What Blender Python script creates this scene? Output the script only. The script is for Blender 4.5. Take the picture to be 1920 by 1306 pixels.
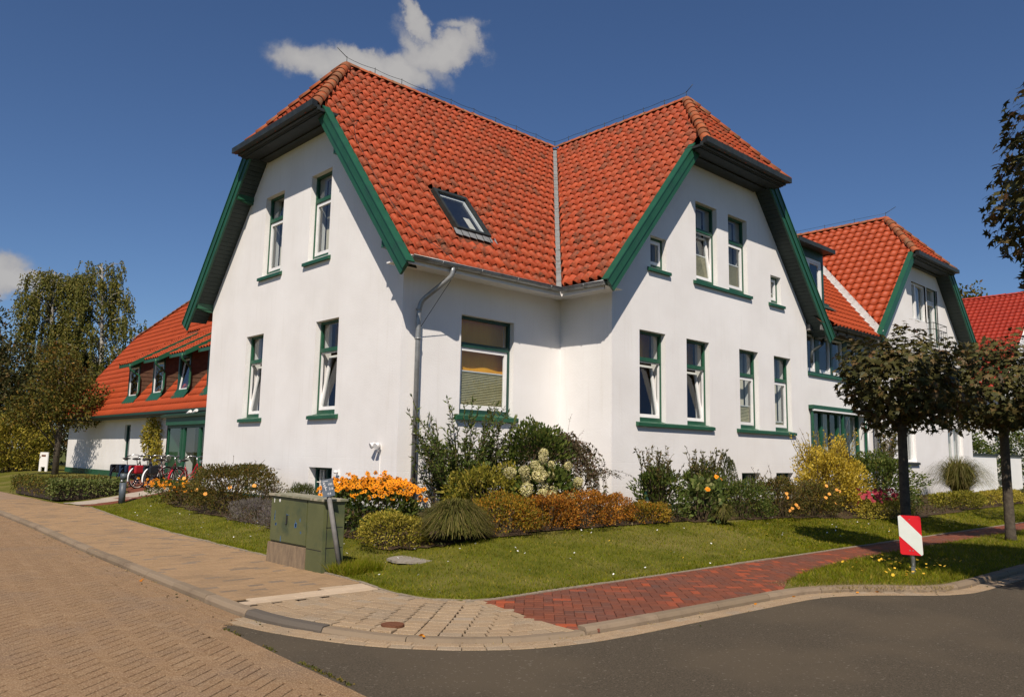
import bpy, math, random
import numpy as np
from mathutils import Vector, Matrix, noise as mnoise
from mathutils.geometry import tessellate_polygon

for o in list(bpy.data.objects):
    bpy.data.objects.remove(o)
sc = bpy.context.scene
COL = sc.collection
RNG = np.random.default_rng(7)
random.seed(7)

# ------------------------------------------------------------------ camera
CAM = np.array([-8.8347, -12.5997, 1.5])
cam_data = bpy.data.cameras.new('camera')
cam = bpy.data.objects.new('camera', cam_data)
COL.objects.link(cam)
R_ = (0.728688, -0.684599, 0.018391)
U_ = (-0.105673, -0.085864, 0.990687)
F_ = (0.676644, 0.723845, 0.134912)
cam.matrix_world = Matrix(((R_[0], U_[0], -F_[0], CAM[0]), (R_[1], U_[1], -F_[1], CAM[1]),
                           (R_[2], U_[2], -F_[2], CAM[2]), (0, 0, 0, 1)))
cam_data.sensor_width = 36
cam_data.lens = 27.906
cam_data.clip_start = 0.05
cam_data.clip_end = 3000
sc.camera = cam
sc.render.resolution_x = 1024
sc.render.resolution_y = 696

# ------------------------------------------------------------------ light
SUN = np.array([-0.667, -0.645, 1.0]); SUN /= np.linalg.norm(SUN)
sl = bpy.data.lights.new('sun', 'SUN')
sl.energy = 5.0
sl.angle = math.radians(0.53)
sl.color = (1.0, 0.895, 0.785)
so = bpy.data.objects.new('sun', sl)
so.rotation_euler = Vector(SUN).to_track_quat('Z', 'Y').to_euler()
so.location = (-20, -20, 30)
COL.objects.link(so)

w = bpy.data.worlds.new('World')
sc.world = w
w.use_nodes = True
nt = w.node_tree
nt.nodes.clear()
def wn(t, **k):
    n = nt.nodes.new(t)
    for a, b in k.items():
        setattr(n, a, b)
    return n
sky = wn('ShaderNodeTexSky', sky_type='NISHITA')
sky.sun_disc = False
sky.sun_elevation = math.asin(SUN[2])
sky.sun_rotation = math.atan2(SUN[0], SUN[1])
sky.altitude = 0
sky.air_density = 1.0
sky.dust_density = 0.0
sky.ozone_density = 3.0
tc = wn('ShaderNodeTexCoord')
# soft-edged fair-weather clouds as part of the sky: ellipses around directions, broken up by noise
nz = wn('ShaderNodeTexNoise'); nz.inputs['Scale'].default_value = 9; nz.inputs['Detail'].default_value = 9; nz.inputs['Roughness'].default_value = 0.62
nt.links.new(tc.outputs['Generated'], nz.inputs['Vector'])
nz2 = wn('ShaderNodeTexNoise'); nz2.inputs['Scale'].default_value = 26; nz2.inputs['Detail'].default_value = 6
nt.links.new(tc.outputs['Generated'], nz2.inputs['Vector'])
def vm(op, a, b):
    n = wn('ShaderNodeVectorMath', operation=op)
    for i, x in enumerate((a, b)):
        if isinstance(x, (tuple, list)): n.inputs[i].default_value = x
        elif x is not None: nt.links.new(x, n.inputs[i])
    return n
def mm(op, a, b=None, clamp=False):
    n = wn('ShaderNodeMath', operation=op); n.use_clamp = clamp
    for i, x in enumerate((a, b)):
        if isinstance(x, (int, float)): n.inputs[i].default_value = x
        elif x is not None: nt.links.new(x, n.inputs[i])
    return n.outputs[0]
jit = vm('SCALE', vm('SUBTRACT', nz.outputs['Color'], (0.5, 0.5, 0.5)).outputs[0], None); jit.inputs['Scale'].default_value = 0.10
dirn = vm('ADD', tc.outputs['Generated'], jit.outputs[0]).outputs[0]
mask = None
def cloud(c, axis_r, axis_u, ru, rv, amp=1.0):
    """ellipse around direction c with half sizes ru (sideways) and rv (upwards)"""
    global mask
    d = vm('SUBTRACT', dirn, tuple(c)).outputs[0]
    a = mm('DIVIDE', vm('DOT_PRODUCT', d, tuple(axis_r)).outputs['Value'], ru)
    b = mm('DIVIDE', vm('DOT_PRODUCT', d, tuple(axis_u)).outputs['Value'], rv)
    f = vm('DOT_PRODUCT', dirn, tuple(c)).outputs['Value']
    q = mm('SQRT', mm('ADD', mm('MULTIPLY', a, a), mm('MULTIPLY', b, b)))
    m = mm('MULTIPLY', mm('SUBTRACT', 1.25, q, clamp=True), amp)
    m = mm('MULTIPLY', m, mm('GREATER_THAN', f, 0.5))
    mask = m if mask is None else mm('MAXIMUM', mask, m)
def cdir(px, py):
    v = np.array(F_) + np.array(R_) * (px - 960) / 1488.3 - np.array(U_) * (py - 653) / 1488.3
    return v / np.linalg.norm(v)
def rot2(a):
    ca, sa = math.cos(a), math.sin(a)
    r, u = np.array(R_), np.array(U_)
    return ca * r + sa * u, -sa * r + ca * u
for (x, y, a, ru, rv, am) in [(680, 116, -5, .062, .026, 1.0), (590, 118, 0, .052, .026, .72), (765, 128, -22, .040, .022, .85),
                              (790, 30, -48, .040, .013, .72), (835, 95, 8, .052, .024, .85), (892, 70, -75, .034, .013, .62), (870, 40, 0, .03, .012, .5),
                              (800, 90, -55, .05, .016, .6), (15, 530, 4, .034, .020, 1.0), (-40, 520, 0, .05, .03, .8)]:
    r, u = rot2(math.radians(a))
    cloud(cdir(x, y), r, u, ru, rv, am)
soft = mm('MULTIPLY', mask, mm('ADD', mm('MULTIPLY', nz2.outputs['Fac'], 1.3), 0.62))
fac = wn('ShaderNodeMapRange', interpolation_type='SMOOTHERSTEP')
nt.links.new(soft, fac.inputs['Value']); fac.inputs['From Min'].default_value = 0.08; fac.inputs['From Max'].default_value = 0.70; fac.inputs['To Max'].default_value = 0.93
# cloud white is given in the physical units of the sky texture
ccol = wn('ShaderNodeMixRGB'); ccol.inputs[1].default_value = (5.6, 5.5, 5.8, 1); ccol.inputs[2].default_value = (8.6, 8.3, 8.0, 1)
nt.links.new(soft, ccol.inputs[0])
deep = wn('ShaderNodeMixRGB', blend_type='MULTIPLY'); deep.inputs[0].default_value = 1.0
deep.inputs[2].default_value = (0.92, 1.09, 1.36, 1)
nt.links.new(sky.outputs[0], deep.inputs[1])
mixc = wn('ShaderNodeMixRGB')
nt.links.new(fac.outputs[0], mixc.inputs[0]); nt.links.new(deep.outputs[0], mixc.inputs[1]); nt.links.new(ccol.outputs[0], mixc.inputs[2])
bg = wn('ShaderNodeBackground'); bg.inputs['Strength'].default_value = 0.05
nt.links.new(mixc.outputs[0], bg.inputs['Color'])
wo = wn('ShaderNodeOutputWorld'); nt.links.new(bg.outputs[0], wo.inputs['Surface'])

sc.view_settings.view_transform = 'Standard'
sc.view_settings.look = 'None'
sc.view_settings.exposure = 0.18
sc.view_settings.gamma = 1
sc.view_settings.use_curve_mapping = False
sc.render.engine = 'CYCLES'
sc.cycles.max_bounces = 6
sc.cycles.transparent_max_bounces = 12

# ------------------------------------------------------------------ materials
MATS = {}
def newmat(name):
    m = bpy.data.materials.new(name); m.use_nodes = True
    n = m.node_tree; n.nodes.clear()
    out = n.nodes.new('ShaderNodeOutputMaterial')
    MATS[name] = m
    return m, n, out
def pm(name, c1, c2=None, scale=4.0, rough=0.6, metal=0.0, bump=0.0, bscale=60.0, detail=5, spec=0.4, c3=None, s3=0.6, f3=(0.55, 0.7), stretch=None):
    """principled material: two colours mixed by noise, an optional third in patches, fine bump"""
    m, n, out = newmat(name)
    L = n.links
    b = n.nodes.new('ShaderNodeBsdfPrincipled'); L.new(b.outputs[0], out.inputs[0])
    b.inputs['Roughness'].default_value = rough; b.inputs['Metallic'].default_value = metal
    b.inputs['Specular IOR Level'].default_value = spec if rough < .8 else .12
    g = n.nodes.new('ShaderNodeNewGeometry')
    pos = g.outputs['Position']
    if stretch:
        mp = n.nodes.new('ShaderNodeMapping'); mp.inputs['Scale'].default_value = stretch
        L.new(pos, mp.inputs['Vector']); pos = mp.outputs[0]
    if c2 is None: c2 = c1
    t = n.nodes.new('ShaderNodeTexNoise'); t.inputs['Scale'].default_value = scale; t.inputs['Detail'].default_value = detail; t.inputs['Roughness'].default_value = 0.65
    L.new(pos, t.inputs['Vector'])
    r = n.nodes.new('ShaderNodeValToRGB'); r.color_ramp.elements[0].position = 0.35; r.color_ramp.elements[1].position = 0.65
    r.color_ramp.elements[0].color = (*c1, 1); r.color_ramp.elements[1].color = (*c2, 1)
    L.new(t.outputs['Fac'], r.inputs[0])
    col = r.outputs[0]
    if c3:
        t3 = n.nodes.new('ShaderNodeTexNoise'); t3.inputs['Scale'].default_value = s3; t3.inputs['Detail'].default_value = 6
        L.new(pos, t3.inputs['Vector'])
        r3 = n.nodes.new('ShaderNodeMapRange'); r3.inputs['From Min'].default_value = f3[0]; r3.inputs['From Max'].default_value = f3[1]
        L.new(t3.outputs['Fac'], r3.inputs['Value'])
        mx = n.nodes.new('ShaderNodeMixRGB'); L.new(r3.outputs[0], mx.inputs[0]); L.new(col, mx.inputs[1]); mx.inputs[2].default_value = (*c3, 1)
        col = mx.outputs[0]
    L.new(col, b.inputs['Base Color'])
    if bump:
        bt = n.nodes.new('ShaderNodeTexNoise'); bt.inputs['Scale'].default_value = bscale; bt.inputs['Detail'].default_value = 4
        L.new(g.outputs['Position'], bt.inputs['Vector'])
        bm = n.nodes.new('ShaderNodeBump'); bm.inputs['Strength'].default_value = min(1.0, bump); bm.inputs['Distance'].default_value = 0.01
        L.new(bt.outputs['Fac'], bm.inputs['Height']); L.new(bm.outputs[0], b.inputs['Normal'])
    return m
def rampmat(name, stops, rough=0.8, bump=0.0, bscale=80, stain=None, stain_scale=0.7, stain_f=(0.5, 0.7), speck=None, speck_scale=90, rnd_mul=1.0, coords='Position'):
    """piece material: each piece takes its own colour (per-face value on merged meshes, object random on single pieces)"""
    m, n, out = newmat(name)
    L = n.links
    b = n.nodes.new('ShaderNodeBsdfPrincipled'); L.new(b.outputs[0], out.inputs[0])
    b.inputs['Roughness'].default_value = rough; b.inputs['Specular IOR Level'].default_value = 0.15
    a = n.nodes.new('ShaderNodeAttribute'); a.attribute_name = 'rnd'
    oi = n.nodes.new('ShaderNodeObjectInfo')
    ad = n.nodes.new('ShaderNodeMath'); ad.operation = 'ADD'; L.new(a.outputs['Fac'], ad.inputs[0]); L.new(oi.outputs['Random'], ad.inputs[1])
    fr = n.nodes.new('ShaderNodeMath'); fr.operation = 'FRACT'; L.new(ad.outputs[0], fr.inputs[0])
    r = n.nodes.new('ShaderNodeValToRGB')
    els = r.color_ramp.elements
    els[0].position = stops[0][0]; els[0].color = (*stops[0][1], 1)
    els[1].position = stops[1][0]; els[1].color = (*stops[1][1], 1)
    for p, c in stops[2:]:
        e = els.new(p); e.color = (*c, 1)
    L.new(fr.outputs[0], r.inputs[0])
    col = r.outputs[0]
    g = n.nodes.new('ShaderNodeNewGeometry')
    if stain:
        t = n.nodes.new('ShaderNodeTexNoise'); t.inputs['Scale'].default_value = stain_scale; t.inputs['Detail'].default_value = 8; t.inputs['Roughness'].default_value = 0.7
        L.new(g.outputs['Position'], t.inputs['Vector'])
        mr = n.nodes.new('ShaderNodeMapRange'); mr.inputs['From Min'].default_value = stain_f[0]; mr.inputs['From Max'].default_value = stain_f[1]; mr.inputs['To Max'].default_value = 0.85
        L.new(t.outputs['Fac'], mr.inputs['Value'])
        mx = n.nodes.new('ShaderNodeMixRGB'); L.new(mr.outputs[0], mx.inputs[0]); L.new(col, mx.inputs[1]); mx.inputs[2].default_value = (*stain, 1)
        col = mx.outputs[0]
    if speck:
        t = n.nodes.new('ShaderNodeTexNoise'); t.inputs['Scale'].default_value = speck_scale; t.inputs['Detail'].default_value = 3
        L.new(g.outputs['Position'], t.inputs['Vector'])
        mr = n.nodes.new('ShaderNodeMapRange'); mr.inputs['From Min'].default_value = 0.45; mr.inputs['From Max'].default_value = 0.8
        L.new(t.outputs['Fac'], mr.inputs['Value'])
        mx = n.nodes.new('ShaderNodeMixRGB'); L.new(mr.outputs[0], mx.inputs[0]); L.new(col, mx.inputs[1]); mx.inputs[2].default_value = (*speck, 1)
        col = mx.outputs[0]
    L.new(col, b.inputs['Base Color'])
    if bump:
        bt = n.nodes.new('ShaderNodeTexNoise'); bt.inputs['Scale'].default_value = bscale; bt.inputs['Detail'].default_value = 4
        L.new(g.outputs['Position'], bt.inputs['Vector'])
        bm = n.nodes.new('ShaderNodeBump'); bm.inputs['Strength'].default_value = bump; bm.inputs['Distance'].default_value = 0.01
        L.new(bt.outputs['Fac'], bm.inputs['Height']); L.new(bm.outputs[0], b.inputs['Normal'])
    return m
def leafmat(name, stops, trans=0.35, rough=0.55):
    m, n, out = newmat(name)
    L = n.links
    a = n.nodes.new('ShaderNodeAttribute'); a.attribute_name = 'rnd'
    oi = n.nodes.new('ShaderNodeObjectInfo')
    ad = n.nodes.new('ShaderNodeMath'); ad.operation = 'ADD'; L.new(a.outputs['Fac'], ad.inputs[0]); L.new(oi.outputs['Random'], ad.inputs[1])
    fr = n.nodes.new('ShaderNodeMath'); fr.operation = 'FRACT'; L.new(ad.outputs[0], fr.inputs[0])
    r = n.nodes.new('ShaderNodeValToRGB'); els = r.color_ramp.elements
    els[0].position = stops[0][0]; els[0].color = (*stops[0][1], 1)
    els[1].position = stops[1][0]; els[1].color = (*stops[1][1], 1)
    for p, c in stops[2:]:
        e = els.new(p); e.color = (*c, 1)
    L.new(fr.outputs[0], r.inputs[0])
    g = n.nodes.new('ShaderNodeNewGeometry')
    t = n.nodes.new('ShaderNodeTexNoise'); t.inputs['Scale'].default_value = 2.2; t.inputs['Detail'].default_value = 3
    L.new(g.outputs['Position'], t.inputs['Vector'])
    hv = n.nodes.new('ShaderNodeHueSaturation'); L.new(r.outputs[0], hv.inputs['Color'])
    mr = n.nodes.new('ShaderNodeMapRange'); mr.inputs['From Min'].default_value = 0.3; mr.inputs['From Max'].default_value = 0.7; mr.inputs['To Min'].default_value = 0.72; mr.inputs['To Max'].default_value = 1.25
    L.new(t.outputs['Fac'], mr.inputs['Value']); L.new(mr.outputs[0], hv.inputs['Value'])
    d = n.nodes.new('ShaderNodeBsdfPrincipled'); d.inputs['Roughness'].default_value = rough; d.inputs['Specular IOR Level'].default_value = 0.15
    tr = n.nodes.new('ShaderNodeBsdfTranslucent')
    L.new(hv.outputs[0], d.inputs['Base Color']); L.new(hv.outputs[0], tr.inputs['Color'])
    mx = n.nodes.new('ShaderNodeMixShader'); mx.inputs[0].default_value = trans
    L.new(d.outputs[0], mx.inputs[1]); L.new(tr.outputs[0], mx.inputs[2]); L.new(mx.outputs[0], out.inputs[0])
    return m

# white render: flecks of grime, soft trowel relief, incised joints in the plinth zone
m, n, out = newmat('white_render'); L = n.links
b = n.nodes.new('ShaderNodeBsdfPrincipled'); L.new(b.outputs[0], out.inputs[0]); b.inputs['Roughness'].default_value = 0.75; b.inputs['Specular IOR Level'].default_value = 0.2
g = n.nodes.new('ShaderNodeNewGeometry')
t = n.nodes.new('ShaderNodeTexNoise'); t.inputs['Scale'].default_value = 0.9; t.inputs['Detail'].default_value = 8; L.new(g.outputs['Position'], t.inputs['Vector'])
r = n.nodes.new('ShaderNodeValToRGB'); r.color_ramp.elements[0].position = 0.3; r.color_ramp.elements[0].color = (0.73, 0.71, 0.68, 1); r.color_ramp.elements[1].position = 0.7; r.color_ramp.elements[1].color = (0.80, 0.785, 0.76, 1)
L.new(t.outputs['Fac'], r.inputs[0])
mp = n.nodes.new('ShaderNodeMapping'); mp.inputs['Scale'].default_value = (9, 9, 0.55); L.new(g.outputs['Position'], mp.inputs['Vector'])
t2 = n.nodes.new('ShaderNodeTexNoise'); t2.inputs['Scale'].default_value = 1.0; t2.inputs['Detail'].default_value = 6; L.new(mp.outputs[0], t2.inputs['Vector'])
mr = n.nodes.new('ShaderNodeMapRange'); mr.inputs['From Min'].default_value = 0.56; mr.inputs['From Max'].default_value = 0.82; mr.inputs['To Max'].default_value = 0.32; L.new(t2.outputs['Fac'], mr.inputs['Value'])
mx = n.nodes.new('ShaderNodeMixRGB'); L.new(mr.outputs[0], mx.inputs[0]); L.new(r.outputs[0], mx.inputs[1]); mx.inputs[2].default_value = (0.60, 0.57, 0.51, 1)
sx = n.nodes.new('ShaderNodeSeparateXYZ'); L.new(g.outputs['Position'], sx.inputs[0])
# splash dirt close to the ground
md = n.nodes.new('ShaderNodeMapRange'); md.inputs['From Min'].default_value = 0.95; md.inputs['From Max'].default_value = 0.4; md.inputs['To Max'].default_value = 0.8; L.new(sx.outputs['Z'], md.inputs['Value'])
mt = n.nodes.new('ShaderNodeMath'); mt.operation = 'MULTIPLY'; L.new(md.outputs[0], mt.inputs[0]); L.new(t2.outputs['Fac'], mt.inputs[1])
mx2 = n.nodes.new('ShaderNodeMixRGB'); L.new(mt.outputs[0], mx2.inputs[0]); L.new(mx.outputs[0], mx2.inputs[1]); mx2.inputs[2].default_value = (0.42, 0.40, 0.33, 1)
L.new(mx2.outputs[0], b.inputs['Base Color'])
f1 = n.nodes.new('ShaderNodeMath'); f1.operation = 'MULTIPLY'; f1.inputs[1].default_value = 1 / 0.235; L.new(sx.outputs['Z'], f1.inputs[0])
f2 = n.nodes.new('ShaderNodeMath'); f2.operation = 'FRACT'; L.new(f1.outputs[0], f2.inputs[0])
f3 = n.nodes.new('ShaderNodeMath'); f3.operation = 'LESS_THAN'; f3.inputs[1].default_value = 0.06; L.new(f2.outputs[0], f3.inputs[0])
f4 = n.nodes.new('ShaderNodeMath'); f4.operation = 'LESS_THAN'; f4.inputs[1].default_value = 1.48; L.new(sx.outputs['Z'], f4.inputs[0])
f5 = n.nodes.new('ShaderNodeMath'); f5.operation = 'MULTIPLY'; L.new(f3.outputs[0], f5.inputs[0]); L.new(f4.outputs[0], f5.inputs[1])
t4 = n.nodes.new('ShaderNodeTexNoise'); t4.inputs['Scale'].default_value = 35; t4.inputs['Detail'].default_value = 6; L.new(g.outputs['Position'], t4.inputs['Vector'])
t5 = n.nodes.new('ShaderNodeTexNoise'); t5.inputs['Scale'].default_value = 2.2; t5.inputs['Detail'].default_value = 3; L.new(g.outputs['Position'], t5.inputs['Vector'])
a1 = n.nodes.new('ShaderNodeMath'); a1.operation = 'MULTIPLY_ADD'; L.new(t5.outputs['Fac'], a1.inputs[0]); a1.inputs[1].default_value = 1.6; L.new(t4.outputs['Fac'], a1.inputs[2])
a2 = n.nodes.new('ShaderNodeMath'); a2.operation = 'MULTIPLY_ADD'; L.new(f5.outputs[0], a2.inputs[0]); a2.inputs[1].default_value = -0.6; L.new(a1.outputs[0], a2.inputs[2])
bm = n.nodes.new('ShaderNodeBump'); bm.inputs['Strength'].default_value = 0.28; bm.inputs['Distance'].default_value = 0.012; L.new(a2.outputs[0], bm.inputs['Height']); L.new(bm.outputs[0], b.inputs['Normal'])

pm('cream', (0.62, 0.58, 0.50), (0.70, 0.66, 0.58), 5, 0.7)
pm('green_paint', (0.014, 0.074, 0.038), (0.018, 0.092, 0.047), 3, 0.42, bump=0.12, bscale=25, c3=(0.018, 0.07, 0.042), s3=2.5)
pm('dark_green', (0.012, 0.05, 0.036), (0.016, 0.062, 0.045), 3, 0.4)
pm('soffit_grey', (0.020, 0.032, 0.028), (0.030, 0.043, 0.038), 2, 0.65, bump=0.2)
pm('dark_zinc', (0.018, 0.023, 0.021), (0.034, 0.039, 0.035), 6, 0.5, metal=0.1)
pm('zinc', (0.24, 0.25, 0.25), (0.34, 0.35, 0.345), 9, 0.45, metal=0.55, c3=(0.18, 0.17, 0.15), s3=3)
pm('lead', (0.20, 0.21, 0.21), (0.27, 0.28, 0.275), 12, 0.6, metal=0.2, c3=(0.14, 0.14, 0.13), s3=5)
pm('white_paint', (0.74, 0.73, 0.70), (0.80, 0.79, 0.77), 4, 0.4)
pm('mortar', (0.40, 0.385, 0.36), (0.50, 0.48, 0.45), 7, 0.9)
pm('deck', (0.11, 0.040, 0.022), (0.16, 0.055, 0.03), 8, 0.9)
pm('interior', (0.30, 0.22, 0.14), (0.34, 0.25, 0.16), 1.5, 0.9)
pm('ceiling_wood', (0.34, 0.17, 0.06), (0.42, 0.21, 0.075), 3, 0.7, stretch=(1, 8, 1))
pm('amber_cloth', (0.86, 0.38, 0.02), (0.90, 0.45, 0.03), 5, 0.85, stretch=(6, 6, 0.6))
pm('curtain_cloth', (0.55, 0.50, 0.40), (0.66, 0.61, 0.50), 5, 0.9, stretch=(8, 8, 0.4))
pm('blind_cloth', (0.46, 0.42, 0.26), (0.55, 0.50, 0.32), 5, 0.9)
pm('wood_dark', (0.03, 0.02, 0.012), (0.05, 0.032, 0.02), 6, 0.6)
pm('wood_light', (0.45, 0.30, 0.12), (0.52, 0.36, 0.16), 6, 0.6)
pm('black_rubber', (0.012, 0.012, 0.012), (0.02, 0.02, 0.02), 6, 0.7)
pm('chrome', (0.5, 0.5, 0.5), (0.55, 0.55, 0.55), 5, 0.25, metal=0.9)
pm('black_paint', (0.012, 0.013, 0.016), (0.018, 0.02, 0.024), 5, 0.3)
pm('blue_black', (0.012, 0.022, 0.045), (0.016, 0.03, 0.06), 5, 0.3)
pm('bike_red', (0.32, 0.012, 0.02), (0.40, 0.016, 0.026), 5, 0.35)
pm('dark_red', (0.10, 0.008, 0.012), (0.13, 0.010, 0.016), 5, 0.3)
pm('saddle', (0.018, 0.016, 0.014), (0.026, 0.022, 0.02), 8, 0.55)
pm('wicker', (0.16, 0.15, 0.13), (0.26, 0.24, 0.21), 40, 0.8)
pm('bollard_grey', (0.055, 0.07, 0.085), (0.075, 0.092, 0.108), 6, 0.45)
pm('steel', (0.26, 0.27, 0.28), (0.36, 0.37, 0.38), 8, 0.4, metal=0.6)
pm('rust', (0.11, 0.045, 0.025), (0.17, 0.07, 0.035), 30, 0.85, bump=0.4)
pm('sign_red', (0.62, 0.012, 0.02), (0.66, 0.016, 0.022), 3, 0.35)
pm('sign_white', (0.66, 0.70, 0.62), (0.72, 0.75, 0.68), 5, 0.35, c3=(0.5, 0.5, 0.45), s3=9, f3=(0.62, 0.8))
pm('sign_grey', (0.10, 0.125, 0.155), (0.13, 0.155, 0.185), 9, 0.6)
pm('post_grey', (0.13, 0.125, 0.115), (0.19, 0.18, 0.165), 14, 0.7)
pm('cab_green', (0.088, 0.098, 0.040), (0.112, 0.120, 0.050), 2.5, 0.5, c3=(0.056, 0.074, 0.038), s3=3.5, f3=(0.5, 0.66), bump=0.06)
pm('cab_concrete', (0.26, 0.19, 0.12), (0.17, 0.125, 0.085), 5, 0.9, bump=0.4, stretch=(3, 3, 0.8))
pm('cab_lid', (0.17, 0.17, 0.10), (0.22, 0.21, 0.14), 12, 0.7, c3=(0.35, 0.31, 0.22), s3=10, f3=(0.52, 0.6))
pm('blue_smear', (0.05, 0.12, 0.26), (0.07, 0.15, 0.28), 12, 0.6)
pm('cheek_brown', (0.085, 0.045, 0.028), (0.12, 0.065, 0.04), 9, 0.85)
pm('bark', (0.075, 0.06, 0.042), (0.13, 0.105, 0.075), 14, 0.9, bump=0.8, bscale=30, stretch=(3, 3, 0.6))
pm('bark_dark', (0.055, 0.045, 0.034), (0.10, 0.082, 0.06), 14, 0.9, bump=0.8, bscale=30)
pm('birch_bark', (0.45, 0.43, 0.38), (0.10, 0.09, 0.075), 5, 0.8, stretch=(1, 1, 3))
pm('twig', (0.07, 0.05, 0.03), (0.10, 0.075, 0.045), 14, 0.9)
pm('bed_soil', (0.045, 0.030, 0.018), (0.075, 0.05, 0.03), 7, 0.95, bump=0.9, bscale=25)
pm('stone_plate', (0.22, 0.19, 0.15), (0.30, 0.27, 0.22), 14, 0.9, bump=0.5)
pm('fence_white', (0.76, 0.75, 0.73), (0.80, 0.79, 0.77), 2, 0.6, c3=(0.6, 0.58, 0.52), s3=1.4, f3=(0.6, 0.8))
pm('far_grass', (0.06, 0.08, 0.014), (0.10, 0.105, 0.022), 0.5, 0.95, c3=(0.12, 0.10, 0.03), s3=0.15)
pm('lawn_soil', (0.075, 0.082, 0.008), (0.115, 0.112, 0.014), 2.2, 0.95, c3=(0.15, 0.13, 0.035), s3=0.55, f3=(0.45, 0.68), bump=0.6, bscale=90)
# asphalt: fine aggregate, worn lanes, patches
m = pm('asphalt', (0.050, 0.041, 0.028), (0.098, 0.079, 0.055), 75, 0.85, bump=0.45, bscale=220, detail=2, c3=(0.088, 0.070, 0.047), s3=0.7, f3=(0.46, 0.60))
n = m.node_tree; L = n.links
bs = [q for q in n.nodes if q.type == 'BSDF_PRINCIPLED'][0]; src = bs.inputs['Base Color'].links[0].from_socket
tn = n.nodes.new('ShaderNodeTexNoise'); tn.inputs['Scale'].default_value = 38; tn.inputs['Detail'].default_value = 1.5
gg = n.nodes.new('ShaderNodeNewGeometry'); L.new(gg.outputs['Position'], tn.inputs['Vector'])
rr_ = n.nodes.new('ShaderNodeMapRange'); rr_.inputs['From Min'].default_value = 0.66; rr_.inputs['From Max'].default_value = 0.72; L.new(tn.outputs['Fac'], rr_.inputs['Value'])
mq = n.nodes.new('ShaderNodeMixRGB'); L.new(rr_.outputs[0], mq.inputs[0]); L.new(src, mq.inputs[1]); mq.inputs[2].default_value = (0.15, 0.126, 0.094, 1); L.new(mq.outputs[0], bs.inputs['Base Color'])
pm('joint_sand', (0.028, 0.020, 0.013), (0.06, 0.045, 0.028), 20, 0.95)
pm('far_paving', (0.24, 0.165, 0.105), (0.30, 0.21, 0.14), 3, 0.9)
pm('gravel_edge', (0.30, 0.25, 0.19), (0.20, 0.16, 0.11), 25, 0.95, bump=0.6)
pm('pale_path', (0.34, 0.29, 0.23), (0.42, 0.36, 0.29), 4, 0.9, c3=(0.22, 0.12, 0.09), s3=1.2, f3=(0.6, 0.66))
rampmat('road_paver', [(0, (0.185, 0.112, 0.058)), (0.35, (0.215, 0.130, 0.067)), (0.7, (0.20, 0.120, 0.064)), (1, (0.235, 0.148, 0.080))], 0.85, 0.6, 120, stain=(0.16, 0.11, 0.075), stain_scale=0.9, speck=(0.44, 0.32, 0.19), speck_scale=85)
rampmat('side_paver', [(0, (0.27, 0.178, 0.095)), (0.4, (0.325, 0.215, 0.118)), (0.9, (0.29, 0.193, 0.105)), (0.92, (0.16, 0.125, 0.09)), (1, (0.21, 0.165, 0.12))], 0.85, 0.4, 120, stain=(0.19, 0.135, 0.083), stain_scale=1.1, speck=(0.26, 0.17, 0.10), speck_scale=60)
rampmat('corner_paver', [(0, (0.27, 0.185, 0.105)), (0.5, (0.32, 0.225, 0.13)), (0.85, (0.27, 0.20, 0.125)), (1, (0.29, 0.23, 0.16))], 0.85, 0.7, 110, stain=(0.21, 0.15, 0.09), stain_scale=1.1, speck=(0.48, 0.38, 0.27), speck_scale=110)
rampmat('slab', [(0, (0.42, 0.32, 0.215)), (1, (0.50, 0.39, 0.27))], 0.8, 0.3, 90, stain=(0.36, 0.28, 0.2), stain_scale=1.6)
rampmat('clinker', [(0, (0.14, 0.050, 0.030)), (0.3, (0.18, 0.058, 0.031)), (0.5, (0.13, 0.054, 0.036)), (0.78, (0.20, 0.060, 0.030)), (0.82, (0.11, 0.058, 0.044)), (0.93, (0.33, 0.072, 0.028)), (1, (0.13, 0.054, 0.036))], 0.75, 0.4, 90, stain=(0.13, 0.062, 0.045), stain_scale=1.0, stain_f=(0.5, 0.72))
rampmat('kerb', [(0, (0.20, 0.152, 0.10)), (1, (0.25, 0.19, 0.128))], 0.85, 0.5, 100, stain=(0.15, 0.11, 0.075), stain_scale=2.2)
rampmat('kerb_dark', [(0, (0.105, 0.09, 0.072)), (1, (0.12, 0.10, 0.08))], 0.8, 0.5, 100)
TS = [(0, (0.33, 0.049, 0.016)), (0.3, (0.39, 0.062, 0.020)), (0.6, (0.30, 0.046, 0.016)), (0.76, (0.36, 0.064, 0.024)), (0.83, (0.15, 0.050, 0.026)), (0.9, (0.27, 0.058, 0.024)), (1, (0.44, 0.073, 0.023))]
rampmat('tile', TS, 0.62, 0.35, 45, stain=(0.085, 0.046, 0.026), stain_scale=3.2, stain_f=(0.50, 0.66), speck=(0.42, 0.105, 0.046), speck_scale=18)
TS2 = [(0, (0.33, 0.055, 0.018)), (0.5, (0.385, 0.067, 0.022)), (1, (0.355, 0.060, 0.020))]
rampmat('tile_smooth', TS2, 0.5, 0.2, 45, stain=(0.24, 0.06, 0.03), stain_scale=1.2, stain_f=(0.55, 0.85))
rampmat('tile_far', [(0, (0.27, 0.026, 0.014)), (1, (0.32, 0.032, 0.016))], 0.5, 0.2, 45)
rampmat('ridge_cap', [(0, (0.30, 0.070, 0.026)), (0.5, (0.36, 0.095, 0.035)), (0.8, (0.19, 0.075, 0.036)), (1, (0.33, 0.085, 0.033))], 0.75, 0.5, 40, stain=(0.20, 0.15, 0.09), stain_scale=5, stain_f=(0.48, 0.66))
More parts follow.
